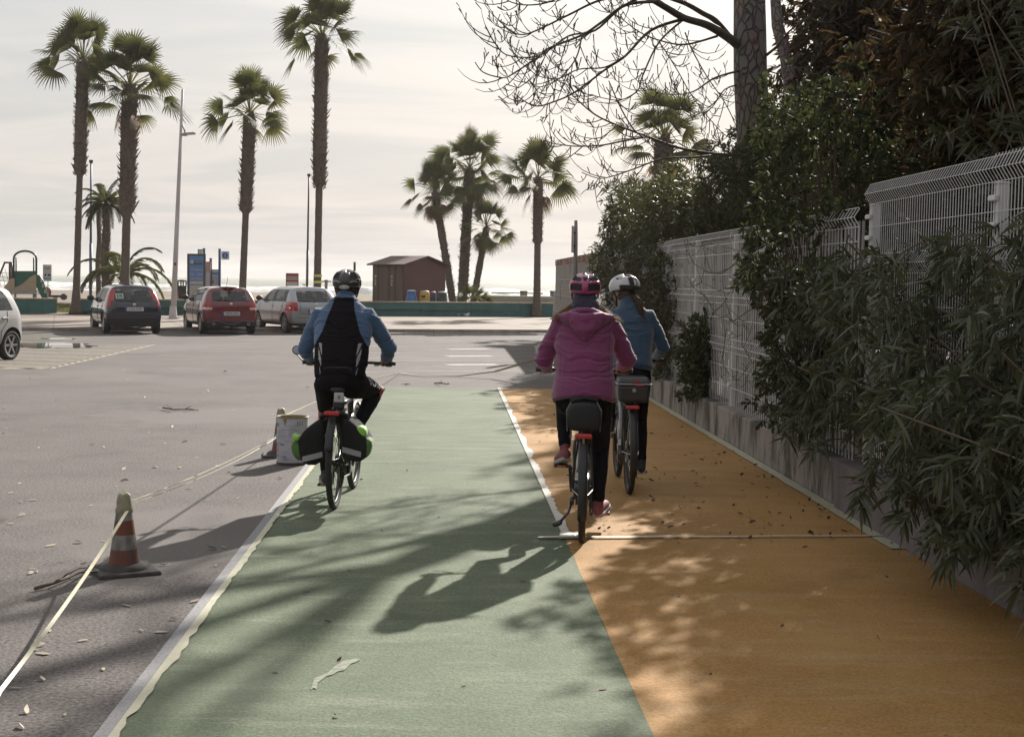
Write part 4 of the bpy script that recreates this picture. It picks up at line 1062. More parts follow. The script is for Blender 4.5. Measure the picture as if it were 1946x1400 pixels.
# gate posts past the fence end, and the road sign seen edge-on
def apost(px, pxt, yt, yb_, r, mat, label, name='fence_post', cat='post'):
    a = gz(px, yb_, .1); b = P(pxt, yt, a.y); rt = empty(name, a, 0, label, cat); mb = MB(); t = b - a
    mb.tube([(0, 0, 0), t], r, 10); mb.build('post', mat, rt, smooth=True); mb = MB(); mb.cyl((0, 0, .02), r * 2, .04, 10); mb.build('base', m_dark_metal, rt); return rt, t
m_post = M('post_brown', (.10, .085, .075), .6)
rt, t = apost(1056, 1059, 500, 612, .05, m_post, 'tall dark leaning post, leftmost at the fence end')
mb = MB(); mb.bar(t * .97, t * .97 + Vector((.75, 0, -.05)), .02); mb.bar(t * .80, t * .80 + Vector((.6, 0, 0)), .02); mb.build('wire_arm', m_grey_paint, rt)
apost(1066, 1062, 514, 612, .045, m_post, 'dark leaning post, second at the fence end')
apost(1071, 1070, 514, 614, .05, M('green_post', (.03, .07, .07), .5), 'thin dark green post against the rusty sheet fence')
apost(1054, 1057, 553, 606, .10, m_grey_paint, 'short thick grey bollard post left of the sheet fence')
a = P(1093, 560, 33.5); rt = empty('road_sign', (a.x, 33.5, 0), 0, 'grey sign pole with its sign plate seen edge-on beside the sheet fence', 'road sign')
zt = P(1095, 419, 33.5).z; tx = P(1095, 419, 33.5).x - a.x
mb = MB(); mb.tube([(0, 0, 0), (tx * .6, 0, zt * .65), (tx, 0, zt)], [.05, .05, .045], 12); mb.build('pole', M('pole_grey', (.20, .185, .17), .5), rt, smooth=True)
mb = MB(); mb.box((tx - .065, .0, (P(1090, 455, 33.5).z)), (.03, .5, .62), Matrix.Rotation(R(-8), 3, 'Z')); mb.build('sign_plate', m_grey_paint, rt, bevel=.005)
mb = MB(); 
for z in (-.15, .15): mb.box((tx - .03, 0, P(1090, 455, 33.5).z + z), (.05, .1, .03))
mb.build('clamp', m_dark_metal, rt)

# low concrete wall
def conc_mat(name, c, d, blo=.47):
    m = ground_mat(name, c, tuple(x * .8 for x in c), tuple(x * 1.1 for x in c), .08, .85, streak=(d, (1, 1, .35), 0, blo, .60, .95, 2.2), grain=25., bump=.3)
    return m
m_cw1 = conc_mat('old_concrete', (.30, .265, .24), (.06, .055, .045)); m_cw2 = conc_mat('smooth_concrete', (.20, .175, .18), (.14, .12, .12))
def cwall(a0, a1, l0, h, mat, label):
    rt = empty('concrete_kerb_wall', W(l0, (a0 + a1) / 2), PA, label, 'wall'); L_ = a1 - a0
    mb = MB(); mb.box((.15, 0, h / 2), (.30, L_, h)); mb.build('wall_body', mat, rt, bevel=.012)
    mb = MB(); mb.box((.38, 0, h / 2 - .03), (.16, L_, h - .06)); mb.build('footing', m_cw1, rt)
cwall(11.02, 42, 3.09, .36, m_cw1, 'stained low concrete wall under the far stretch of the white wire fence')
cwall(-5, 11.0, 3.05, .38, m_cw2, 'smooth grey low concrete wall under the near oleander')
mb = MB(); r = random.Random(5)

# ================================================================== PLANTS
def unit(v): return v / np.maximum(np.linalg.norm(v, axis=-1, keepdims=True), 1e-9)
def leaves(org, d, L_, w, bend, rs_, prof=(.25, 1., .8, .02), fold=.25, up_bias=.5):
    """batch of curved leaves: org,d (n,3); L_,w,bend (n,)"""
    n = len(org); k = len(prof)
    up = unit(rs_.normal(size=(n, 3)) * (1 - up_bias) + np.array([0, 0, 1.]) * up_bias)
    side = unit(np.cross(d, up)); nrm = np.cross(side, d)
    V = np.zeros((n, k, 2, 3)); dn = np.array([0, 0, -1.])
    for i, p in enumerate(prof):
        t = i / (k - 1); c = org + d * (L_ * t)[:, None] + dn * (bend * L_ * t * t)[:, None]
        V[:, i, 0] = c - side * (w * p * .5)[:, None] + nrm * (w * p * .5 * fold)[:, None]
        V[:, i, 1] = c + side * (w * p * .5)[:, None] + nrm * (w * p * .5 * fold)[:, None]
    V = V.reshape(-1, 3); b = (np.arange(n) * 2 * k)[:, None]; Fq = []
    for i in range(k - 1): Fq.append(b + np.array([[2 * i, 2 * i + 1, 2 * i + 3, 2 * i + 2]]))
    Fq = np.stack(Fq, 1).reshape(-1, 4)
    var = np.repeat(np.clip(rs_.rand(n), 0, 1), 2 * k)
    return V, Fq, var
def join(parts):
    V = []; Fq = []; va = []; n = 0
    for v, f, a in parts: V.append(v); Fq.append(f + n); va.append(a); n += len(v)
    return np.concatenate(V), np.concatenate(Fq), np.concatenate(va)
def shoots(tips, dirs, per, ll, lw, bend, rs_, slen=.22, spread=.9, fwd=.7, prof=(.25, 1., .8, .02), whorl=None):
    """leafy shoots: `per` leaves along the last slen metres of each"""
    n = len(tips); parts = []
    j = rs_.rand(n, per) ** .7; d = dirs[:, None, :].repeat(per, 1)
    org = tips[:, None, :] - d * ((1 - j) * slen)[..., None]
    rv = rs_.normal(size=(n, per, 3)); rv -= d * (rv * d).sum(-1, keepdims=True); rv = unit(rv)
    ld = unit(rv * spread + d * (fwd * (.35 + .9 * j))[..., None])
    L_ = ll * (.65 + .6 * rs_.rand(n, per)) * (1.1 - .35 * j ** 3)
    return leaves(org.reshape(-1, 3), ld.reshape(-1, 3), L_.ravel(), (lw * (.8 + .4 * rs_.rand(n * per))), (bend * (.4 + 1.2 * rs_.rand(n * per))), rs_, prof)
def stems_mesh(name, tips, dirs, slen, root_pts, mat, parent, rs_, rad=.006, frac=.5):
    mb = MB()
    for i in range(len(tips)):
        if rs_.rand() > frac: continue
        t = Vector(tips[i]); d = Vector(dirs[i]); a = t - d * slen * 1.1
        q = Vector(root_pts[rs_.randint(len(root_pts))]); m = a.lerp(q, .35) + Vector((0, 0, .05))
        mb.tube([t, a, m, a.lerp(q, .8)], [rad * .5, rad * .8, rad, rad * 1.4], 4, cap=False)
    mb.build(name, mat, parent, fixn=False)
m_stem = M('shrub_stem', (.12, .09, .06), .8, amt=.3, scale=10)
m_ole = leaf_mat('oleander_leaf', (.062, .072, .046), (.125, .132, .088), .5, .22, (1.3, 1.4, .8), spec=.3)
m_pit = leaf_mat('pittosporum_leaf', (.050, .058, .036), (.092, .098, .058), .65, .2, spec=.1)
m_cyp = leaf_mat('cypress_leaf', (.055, .046, .032), (.10, .07, .042), .7, .25, (1.3, 1.1, .7), spec=.1)
m_far = leaf_mat('far_hedge_leaf', (.050, .052, .034), (.10, .095, .058), .5, .28, spec=.25)
def plant(name, label, cat, base, group=None):
    return empty(name, base, 0, label, cat, group)
def loc_pts(pts, base): return pts - np.array(base)
def Wn(lat, al, z):
    c, s = math.cos(PA), math.sin(PA)
    return np.stack([lat * c - al * s, lat * s + al * c, z + 0 * lat], -1)

def bush(name, label, cat, base, n, sampler, per, ll, lw, bend, mat, seed, slen=.2, stem_r=.006, stem_frac=.4, outward=None, fwd=.7, spread=.9, prof=(.25, 1., .8, .02), group=None, roots=None):
    rs_ = np.random.RandomState(seed); tips, dirs = sampler(n, rs_)
    rt = plant(name, label, cat, base, group); tips = loc_pts(tips, base)
    np_mesh('foliage', *shoots(tips, dirs, per, ll, lw, bend, rs_, slen, spread, fwd, prof)[:2], mat, rt, None) if False else None
    V, Fq, va = shoots(tips, dirs, per, ll, lw, bend, rs_, slen, spread, fwd, prof)
    np_mesh('foliage', V, Fq, mat, rt, va)
    rp = roots if roots is not None else [(0, 0, .3), (.2, .3, .6), (-.1, -.3, .5)]
    stems_mesh('stems', tips, dirs, slen, rp, m_stem, rt, rs_, stem_r, stem_frac)
    return rt
def ellip(cl, ca, cz, rl, ra, rz_, shell=.55, dirout=.8, droop=.15, cut=None):
    """shoot tips in the outer shell of an ellipsoid given in the path frame"""
    def f(n, rs_):
        T = []; D = []; got = 0
        while got < n:
            v = unit(rs_.normal(size=(n * 2, 3))); rr = shell + (1 - shell) * rs_.rand(n * 2) ** .6
            lump = 1 + .22 * np.sin(v[:, 0] * 5 + cl * 3) * np.sin(v[:, 1] * 6 + ca) + .12 * np.sin(v[:, 2] * 9 + 2)
            p = v * (rr * lump)[:, None]
            lat = cl + p[:, 0] * rl; al = ca + p[:, 1] * ra; z = cz + p[:, 2] * rz_
            ok = z > .12
            if cut is not None: ok &= cut(lat, al, z)
            q = Wn(lat, al, z)[ok]; dv = unit(np.stack([v[:, 0] / rl, v[:, 1] / ra, v[:, 2] / rz_ - droop], -1))[ok]
            dv = unit(dv * dirout + rs_.normal(size=dv.shape) * (.45))
            T.append(q); D.append(dv); got += len(q)
        return np.concatenate(T)[:n], np.concatenate(D)[:n]
    return f
def boxs(l0, l1, a0, a1, zf, dmean, jitter=.5, zpow=1., dens=None):
    def f(n, rs_):
        T = []; D = []; got = 0
        while got < n:
            m = n * 2; lat = rs_.uniform(l0, l1, m); al = rs_.uniform(a0, a1, m); u_ = rs_.rand(m) ** zpow
            lo, hi = zf(al); z = lo + (hi - lo) * u_; ok = rs_.rand(m) < (dens(lat, al, z) if dens else 1.)
            T.append(Wn(lat, al, z)[ok]); dd = unit(np.array(dmean) + rs_.normal(size=(m, 3)) * jitter)[ok]; D.append(dd); got += ok.sum()
        return np.concatenate(T)[:n], np.concatenate(D)[:n]
    return f
def rot_dir(l, a, z):
    c, s = math.cos(PA), math.sin(PA); v = np.array([l * c - a * s, l * s + a * c, z], float); return v / np.linalg.norm(v)
# near oleander: hangs over and through the fence towards the lane
B = lambda l, a, z=0.: tuple(W(l, a, z))
ole_dens = lambda lat, al, z: np.clip(.15 + 1.3 * (2.25 - z), .10, 1) * np.clip((10.9 - al) / 1.5, .25, 1)
rt = bush('oleander_shrub', 'big oleander with long narrow leaves spilling over the near wire fence and concrete wall', 'shrub', B(3.4, 8.4), 470,
     boxs(2.55, 3.3, 5.0, 10.6, lambda a: (.25 + .15 * np.clip(a - 8, 0, 3), 2.15 - .12 * np.clip(a - 8, 0, 3)), rot_dir(-.8, -.35, -.25), .55, dens=lambda lat, al, z: ole_dens(lat, al, z) * np.clip((lat - 2.5) / .5 * (1 + .6 * np.sin(al * 4 + z * 3)), .15, 1)),
     22, .145, .021, .30, m_ole, 3, slen=.30, stem_r=.007, stem_frac=.45, roots=[(0, 0, .4), (0, 1, .6), (0, -1.5, .5), (.1, .5, 1.2), (.1, -.8, 1.3)])
rt = bush('oleander_shrub', 'oleander branches with drooping narrow leaves hanging low over the wall at the right edge', 'shrub', B(3.5, 6.5), 215,
     boxs(2.45, 3.3, 4.2, 8.6, lambda a: (.32 + 0 * a, 1.25 + 0 * a), rot_dir(-.6, -.4, -.55), .5),
     22, .150, .0215, .32, m_ole, 4, slen=.30, roots=[(0, 0, .4), (0, 1.5, .6), (0, -1.5, .5)])
rt = bush('oleander_shrub', 'tall oleander rising behind the near fence at the top right, paler narrow leaves', 'shrub', B(4.0, 8.2), 520,
     boxs(3.45, 4.9, 6.0, 10.2, lambda a: (1.9 + 0 * a, 4.6 + 0 * a), rot_dir(-.6, -.4, .35), .6), 22, .145, .020, .25, leaf_mat('oleander_leaf_light', (.055, .062, .040), (.10, .105, .07), .4, .3, spec=.4), 5, slen=.28, roots=[(0, 0, .6), (.3, 1, 1.4), (.2, -.8, 1.2)])
rt = bush('oleander_shrub', 'oleander shoots poking past the thick fence post left of the tall near fence', 'shrub', B(3.4, 11.2), 130,
     boxs(2.75, 3.3, 10.4, 12.2, lambda a: (.45 + 0 * a, 2.0 + 0 * a), rot_dir(-.7, -.5, .05), .5), 22, .145, .020, .28, m_ole, 6, slen=.26, roots=[(0, 0, .4), (0, .3, .9)])
# dark round shrub (pittosporum) over the fence
rt = bush('pittosporum_shrub', 'dense dark shrub with small whorled leaves bulging over the fence, middle of the hedge', 'shrub', B(3.5, 12.9), 1500,
     ellip(3.35, 12.7, 2.05, .72, 1.25, 1.75, .55, cut=lambda l, a, z: (z > .42)), 12, .075, .026, .1, m_pit, 7, slen=.07, fwd=.9, spread=1., prof=(.2, .6, 1., .45), stem_frac=.15)
rt = bush('pittosporum_shrub', 'small dark shrub growing out of the fence foot on top of the low concrete wall', 'shrub', B(3.2, 17.9), 380,
     ellip(3.1, 17.6, .80, .26, .55, .62, .3, cut=lambda l, a, z: z > .3), 12, .07, .024, .1, m_pit, 8, slen=.07, fwd=.9, prof=(.2, .6, 1., .45), stem_frac=.2)
rt = bush('hedge_shrub', 'broad leafy shrub behind the fence between the bare tree trunk and the white screen', 'shrub', B(4.3, 16.5), 3200,
     ellip(5.6, 18.2, 2.4, 1.2, 3.6, 1.95, .5), 12, .085, .02, .1, m_pit, 9, slen=.09, stem_frac=.05)
rt = bush('hedge_shrub', 'tall shrub behind the fence right of the bare tree trunk with sunlit leaf edges', 'shrub', B(5.0, 14.5), 3000,
     ellip(5.5, 14.6, 2.4, 1.3, 2.6, 1.9, .5), 12, .085, .02, .1, m_pit, 10, slen=.09, stem_frac=.05)
rt = bush('hedge_shrub', 'tall shrub leaning over the fence behind the blue jacket rider', 'shrub', B(3.7, 24), 3000,
     ellip(3.75, 23.6, 1.95, .95, 3.1, 1.85, .45, cut=lambda l, a, z: z > .3), 14, .13, .02, .15, m_far, 11, slen=.18, stem_frac=.08)
rt = bush('hedge_shrub', 'spiky leaved shrub at the hedge end in front of the rusty sheet fence', 'shrub', B(3.9, 29.5), 2200,
     ellip(3.9, 28.6, 2.2, 1.0, 2.6, 1.75, .4), 14, .15, .023, .12, m_far, 12, slen=.2, stem_frac=.08)
rt = bush('hedge_shrub', 'low leafy shrub against the fence foot right of the blue jacket rider', 'shrub', B(3.2, 20.9), 700,
     ellip(3.3, 20.8, 1.25, .5, 1.1, 1.1, .3, cut=lambda l, a, z: z > .25), 13, .1, .02, .15, m_far, 13, slen=.14, stem_frac=.15)
rt = bush('hedge_shrub', 'leafy shrub wrapped round the lower trunk of the bare tree', 'shrub', B(3.9, 17.0), 1250,
     ellip(3.85, 17.0, 2.75, .50, 1.2, 1.15, .4), 12, .085, .02, .1, m_pit, 14, slen=.09, stem_frac=.05)
rt = bush('hedge_shrub', 'thin leafy shrub over the white screen left of the bare tree trunk', 'shrub', B(4.1, 20.5), 1300,
     ellip(4.1, 20.4, 2.6, .6, 1.6, 1.35, .4), 12, .10, .022, .1, m_far, 15, slen=.12, stem_frac=.05)
# bare creeper stems over the white screen
mb = MB(); r = random.Random(8)
for (pts, rr) in (([(1400, 500), (1370, 520), (1340, 516), (1318, 500), (1306, 478), (1300, 455)], .008), ([(1440, 520), (1400, 545), (1365, 552), (1330, 535)], .006), ([(1440, 480), (1410, 478), (1380, 470), (1352, 462), (1330, 470)], .006), ([(1466, 562), (1440, 580), (1420, 592), (1395, 610), (1378, 600)], .008),
                  ([(1402, 640), (1380, 625), (1372, 690), (1395, 722), (1430, 724)], .005), ([(1430, 690), (1410, 655), (1412, 610)], .006), ([(1338, 560), (1356, 590), (1350, 610)], .006)):
    q = [P(x, y, 3.02 * 2700 / (x - 852) ) for x, y in pts]; mb.tube(q, [rr * (1 - .5 * i / len(q)) for i in range(len(q))], 5)
    for _ in range(9):
        k = r.randrange(len(q) - 1); s = q[k].lerp(q[k + 1], r.random()); d = Vector((r.uniform(-.3, .3), r.uniform(-.6, .6), r.uniform(-.2, .35))); mb.tube([s, s + d * .5, s + d * .8 + Vector((0, 0, .08))], [.004, .003, .002], 4)
base = W(3.0, 16.5, .36)
for i, v in enumerate(mb.v): mb.v[i] = tuple(Vector(v) - base)
o = mb.build('creeper_stems', M('creeper', (.10, .075, .06), .8)); o.location = base; tag(o, 'bare tangled creeper stems across the white wire fence left of the dark round shrub', 'creeper')

# ---------------------------------------------------------------- conifers behind the hedge
def conifer(lat, al, z0, z1, rl, ra, n, label, seed, lean=(0, 0), trunk_r=.16, per=10, ll=.12, lw=.034):
    base = B(lat, al); rs_ = np.random.RandomState(seed); rt = plant('cypress_tree', label, 'tree', base, 'dark cypress trees behind the fence')
    mb = MB(); r = random.Random(seed); L_ = Vector((lean[0], lean[1], z1 * 1.0)); pts = [Vector((lean[0] * (i / 8) ** 1.5 + .05 * math.sin(i * 2), lean[1] * (i / 8) ** 1.5, z1 * .92 * i / 8)) for i in range(9)]
    mb.tube(pts, [trunk_r * (1.15 - .1 * i) for i in range(9)], 10)
    T = []; D = []
    nb = int(n / 26)
    for k in range(nb):
        t = rs_.rand() ** .8; z = z0 + (z1 - z0) * t; a = rs_.uniform(0, 2 * pi); f_ = 1.1 - .55 * t
        i = min(7, int(z / z1 / .92 * 8)); c = pts[min(7, i)].lerp(pts[min(8, i + 1)], min(1, max(0, z / z1 / .92 * 8 - i)))
        end = Vector((c.x + math.cos(a) * rl * f_ * rs_.uniform(.65, 1.1), c.y + math.sin(a) * ra * f_ * rs_.uniform(.65, 1.1), z + rs_.uniform(-.3, .5)))
        mb.tube([c, c.lerp(end, .5) + Vector((0, 0, -.08)), end], [.035, .02, .006], 5, cap=False)
        for q in range(26):
            s = rs_.uniform(.25, 1.05); p = c.lerp(end, s) + Vector(rs_.normal(size=3) * .2 * (.6 + s * .6)); T.append(tuple(p))
            D.append(tuple(unit(np.array(((end - c).normalized())) * .6 + rs_.normal(size=3) * .55 + np.array([0, 0, -.45]))))
    mb.build('trunk', M('cyp_bark', (.11, .08, .06), .9, amt=.4, scale=8, bump=.5, bscale=20), rt, smooth=True)
    V, Fq, va = shoots(np.array(T), np.array(D), per, ll, lw, .15, rs_, .16, .55, 1., (.5, 1., .7, .1)); np_mesh('crown', V, Fq, m_cyp, rt, va)
conifer(6.1, 13.6, 1.6, 8.2, 2.1, 2.1, 9500, 'dark brownish cypress crown behind the fence at the top right', 21)
conifer(8.1, 26, 2.6, 8.3, 2.3, 2.6, 9000, 'dark cypress just right of the bare tree with a leaning bare trunk', 22, trunk_r=.2, lean=(-.4, 0), ll=.16, lw=.045)
conifer(7.2, 10.2, 1.2, 7.4, 2.1, 2.0, 8500, 'dark cypress behind the tall oleander at the right edge', 23)
conifer(9.0, 17.5, 1.0, 9.5, 2.6, 2.6, 8500, 'furthest dark cypress deep behind the hedge', 24)

conifer(5.0, 12.1, 2.9, 8.6, 1.5, 1.6, 6500, 'slim dark cypress crown nearest the fence, added to shade the orange lane', 25, trunk_r=.1)  # extra tree, put in to close a sunny gap over the orange lane
# ---------------------------------------------------------------- bare tree
def bark_mat():
    m, N, L, b = new_mat('plated_bark'); tc = N.new('ShaderNodeTexCoord'); mp = N.new('ShaderNodeMapping'); mp.inputs['Scale'].default_value = (1, 1, .45)
    L.new(tc.outputs['Object'], mp.inputs[0]); nz = N.new('ShaderNodeTexNoise'); nz.inputs['Scale'].default_value = 4; L.new(mp.outputs[0], nz.inputs['Vector'])
    mxv = N.new('ShaderNodeMix'); mxv.data_type = 'RGBA'; mxv.inputs[0].default_value = .18; L.new(mp.outputs[0], mxv.inputs[6]); L.new(nz.outputs['Color'], mxv.inputs[7])
    vo = N.new('ShaderNodeTexVoronoi'); vo.feature = 'DISTANCE_TO_EDGE'; vo.inputs['Scale'].default_value = 15; L.new(mxv.outputs[2], vo.inputs['Vector'])
    r = N.new('ShaderNodeMapRange'); L.new(vo.outputs['Distance'], r.inputs[0]); r.inputs[1].default_value = .0; r.inputs[2].default_value = .12
    n2 = N.new('ShaderNodeTexNoise'); n2.inputs['Scale'].default_value = 5; n2.inputs['Detail'].default_value = 6; L.new(mp.outputs[0], n2.inputs['Vector'])
    mx = N.new('ShaderNodeMix'); mx.data_type = 'RGBA'; mx.inputs[6].default_value = (.13, .105, .09, 1); mx.inputs[7].default_value = (.27, .235, .21, 1); L.new(r.outputs[0], mx.inputs[0])
    m2 = N.new('ShaderNodeMix'); m2.data_type = 'RGBA'; m2.blend_type = 'MULTIPLY'; m2.inputs[0].default_value = .7; L.new(mx.outputs[2], m2.inputs[6]); L.new(n2.outputs['Color'], m2.inputs[7])
    L.new(m2.outputs[2], b.inputs['Base Color']); b.inputs['Roughness'].default_value = .85
    bp = N.new('ShaderNodeBump'); bp.inputs['Distance'].default_value = .03; bp.inputs['Strength'].default_value = .9; L.new(r.outputs[0], bp.inputs['Height']); L.new(bp.outputs[0], b.inputs['Normal'])
    return m
m_bark = bark_mat(); m_branch = M('branch_bark', (.125, .10, .085), .8, amt=.4, scale=12)
YT = 18.; q0 = P(1432, 260, YT); tb = Vector((q0.x, YT, 0))
root = empty('bare_tree', tb, 0, 'big leafless tree with pale plated bark and arching bare branches over the lanes', 'tree')
def tp(px, py, Y=YT): return P(px, py, Y) - tb
mb = MB(); pts = [Vector((.06, 0, 0)), tp(1436, 400), tp(1432, 260), tp(1426, 140), tp(1425, 60), tp(1424, -30), tp(1424, -80)]
mb.tube(pts, [.27, .225, .215, .21, .205, .195, .14], 20); mb.build('trunk', m_bark, root, smooth=True)
r = random.Random(31); mb = MB(); tw = MB()
def twigs(path, rr, dens=3.2, ln=(.18, .62)):
    for i in range(len(path) - 1):
        seg = path[i + 1] - path[i]; n = seg.length * dens; n = int(n) + (r.random() < n % 1)
        for _ in range(n):
            s = path[i].lerp(path[i + 1], r.random()); d = seg.normalized(); side = d.cross(Vector((r.uniform(-1, 1), r.uniform(-1, 1), r.uniform(-1, 1)))).normalized()
            L_ = r.uniform(*ln); v = (d * .8 + side * .75 + Vector((0, 0, -.15))).normalized(); p = s.copy(); q = [p.copy()]; n2 = 6
            for k in range(n2): p = p + v * L_ / n2; v = (v + Vector((0, 0, .16 + .05 * k)) + Vector((r.uniform(-.1, .1), r.uniform(-.1, .1), 0))).normalized(); q.append(p.copy())
            tw.tube(q, [rr * (1 - .6 * k / n2) for k in range(n2 + 1)], 4, cap=False)
            for k in range(2, n2 + 1):
                if r.random() < .5:
                    d2 = (v + Vector((r.uniform(-.9, .9), r.uniform(-.9, .9), r.uniform(0, .6)))).normalized() * r.uniform(.04, .13); tw.tube([q[k], q[k] + d2], [.0045, .006], 4)
def curve(pts, n=5):
    out = []
    for i in range(len(pts) - 1):
        p0 = pts[max(0, i - 1)]; p1 = pts[i]; p2 = pts[i + 1]; p3 = pts[min(len(pts) - 1, i + 2)]
        for k in range(n):
            t = k / n; out.append(.5 * ((2 * p1) + (p2 - p0) * t + (2 * p0 - 5 * p1 + 4 * p2 - p3) * t * t + (3 * p1 - p0 - 3 * p2 + p3) * t ** 3))
    return out + [pts[-1]]
def br(pxs, Y0, Y1, r0, r1, tdens=7.5):
    n = len(pxs); q = curve([tp(x, y, Y0 + (Y1 - Y0) * i / (n - 1)) for i, (x, y) in enumerate(pxs)])
    mb.tube(q, [.82 * r0 + (.8 * r1 - .82 * r0) * (i / (len(q) - 1)) ** .6 for i in range(len(q))], 7, cap=True); twigs(q[2:], min(.0062, r1 * .7 + .002), tdens)
for e_ in ((1.6, .8, 3.6), (-1.5, -.6, 3.4), (-.4, 1.7, 3.8), (.5, -1.6, 3.2), (-2.2, .9, 2.2)):  # forked limbs above view, shaped to break up the trunk's cast shadow
    s_ = tp(1424, -60); q = [s_ + Vector(e_) * t + Vector((r.uniform(-.12, .12), r.uniform(-.12, .12), .5 * t * (1 - t))) for t in (0, .2, .4, .6, .8, 1)]
    mb.tube(q, [.10, .08, .06, .045, .03, .012], 8); twigs(q[1:], .009, 7., (.4, 1.3))
br([(1405, 88), (1385, 72), (1345, 48), (1300, 34), (1262, 12), (1225, -8), (1150, -40)], 18, 15.6, .085, .04, .6)
br([(1392, 78), (1360, 40), (1335, 25), (1305, 8), (1270, -5), (1215, -30)], 18, 16.4, .055, .03, .6)
br([(1300, 36), (1237, 58), (1189, 106), (1151, 132), (1093, 175), (1054, 193), (1019, 202), (993, 190), (977, 177)], 16.8, 14.2, .026, .006)
br([(1250, 3), (1189, 10), (1144, 42), (1106, 67), (1041, 93), (1019, 111), (974, 141), (955, 148), (919, 138), (903, 119)], 16, 13.6, .026, .006)
br([(1225, -8), (1180, 15), (1131, 58), (1080, 69), (1025, 106), (967, 106), (942, 84), (922, 48)], 16.2, 14.6, .022, .006)
br([(1225, -10), (1144, 0), (1080, 29), (1035, 51), (996, 66), (967, 58), (955, 42)], 15.8, 14, .022, .006)
br([(1215, -30), (1120, -30), (1050, 2), (1005, 10), (968, 3), (945, -18)], 16, 15, .02, .006)
br([(1420, 296), (1350, 292), (1286, 280), (1231, 260), (1173, 238), (1131, 218), (1093, 186), (1077, 170)], 17.8, 15.5, .034, .007)
br([(1231, 260), (1189, 267), (1144, 276), (1093, 278), (1054, 273), (1038, 267)], 16.8, 15.2, .018, .006)
br([(1350, 296), (1318, 299), (1260, 302), (1205, 321), (1167, 334), (1138, 339), (1106, 328)], 17.4, 15.6, .02, .006)
br([(1138, 339), (1128, 352), (1112, 362), (1104, 370)], 15.9, 15.6, .008, .004)
br([(1302, 35), (1253, 80), (1221, 145), (1212, 172), (1180, 190), (1144, 186), (1125, 180)], 17, 15, .018, .005)
br([(1363, 69), (1302, 85), (1253, 77), (1215, 61), (1180, 35), (1157, 19)], 17.4, 16.2, .02, .005)
br([(1405, 135), (1359, 148), (1318, 174), (1279, 180), (1247, 174), (1225, 157)], 17.9, 16, .02, .005)
br([(1302, 62), (1314, 93), (1343, 145), (1376, 193), (1398, 238), (1405, 268)], 17.3, 17.2, .012, .006)
br([(1157, 154), (1180, 206), (1205, 247), (1225, 262)], 15.2, 16.6, .007, .012)
br([(1410, 160), (1378, 170), (1352, 205), (1325, 215), (1300, 200)], 18.1, 16.5, .015, .005)
br([(1253, 80), (1285, 130), (1320, 190), (1370, 250), (1390, 262)], 17, 18.6, .010, .006)
br([(1106, 67), (1095, 110), (1065, 148), (1030, 165), (1010, 160)], 14.6, 13.8, .012, .005)
br([(1080, 69), (1062, 130), (1050, 180), (1020, 186)], 15.2, 14.6, .010, .004)
br([(1041, 93), (1020, 140), (985, 168)], 14.4, 14.0, .008, .004)
br([(1189, 106), (1150, 128), (1100, 132), (1060, 150), (1020, 143), (1000, 122)], 16, 14.8, .014, .005)
br([(1173, 238), (1140, 262), (1100, 258), (1070, 235)], 16, 15.4, .010, .004)
# branches on the right side of the trunk and overhead (they shade the lanes)
br([(1450, 130), (1480, 140), (1505, 125), (1530, 140)], 18, 18.3, .014, .005)
br([(1450, 110), (1475, 90), (1500, 60), (1540, 30)], 18, 17, .03, .01)
for k in range(14):
    z0 = r.uniform(6.9, 10.); a = r.uniform(0, 2 * pi) if k % 3 == 0 else r.uniform(pi * .75, pi * 1.7); v = Vector((math.cos(a), math.sin(a), .35)); p = Vector((0, 0, z0)); q = [p.copy()]; L_ = r.uniform(2.5, 4.6)
    for i in range(8): p = p + v * L_ / 8; v = (v + Vector((r.uniform(-.12, .12), r.uniform(-.12, .12), -.12 + .05 * i * (i > 4)))).normalized(); q.append(p.copy())
    mb.tube(q, [.04 * (1 - .1 * i) for i in range(9)], 6); twigs(q[2:], .006, 3., (.3, .8))
mb.build('branches', m_branch, root, smooth=True); tw.build('twigs', m_branch, root, fixn=False)
# the leaning second trunk
rt = bpy.data.objects.get('cypress_tree.001')
mb = MB(); o_ = Vector(rt.location); pp = [P(1500, 330, 25.5) - o_, P(1506, 175, 25.5) - o_, P(1494, 110, 25.5) - o_, P(1478, 50, 25.5) - o_, P(1468, -60, 25.5) - o_]; pp = [Vector((pp[0].x, pp[0].y, 0))] + pp
mb.tube(pp, [.20, .165, .14, .115, .11, .07], 12); pp = [P(1506, 118, 25.5) - o_, P(1520, 106, 25.5) - o_, P(1545, 110, 25.5) - o_]; mb.tube(pp, [.07, .055, .04], 8); mb.build('trunk', m_bark, rt, smooth=True)
# ================================================================== CARS
from mathutils.bvhtree import BVHTree
def glass_mat(name, tint=(.5, .51, .51)):
    m, N, L, b = new_mat(name)
    t = N.new('ShaderNodeBsdfTransparent'); t.inputs[0].default_value = (*tint, 1)
    g = N.new('ShaderNodeBsdfGlossy'); g.inputs['Roughness'].default_value = .03; g.inputs[0].default_value = (.9, .9, .9, 1)
    f = N.new('ShaderNodeLayerWeight'); f.inputs[0].default_value = .25
    mr = N.new('ShaderNodeMapRange'); mr.inputs[3].default_value = .06; mr.inputs[4].default_value = .55; L.new(f.outputs['Fresnel'], mr.inputs[0])
    ms = N.new('ShaderNodeMixShader'); L.new(mr.outputs[0], ms.inputs[0]); L.new(t.outputs[0], ms.inputs[1]); L.new(g.outputs[0], ms.inputs[2])
    L.new(ms.outputs[0], N['Material Output'].inputs[0]); return m
m_glass = glass_mat('car_glass'); m_tyre = M('tyre_rubber', (.022, .021, .021), .75, bump=.3, bscale=50)
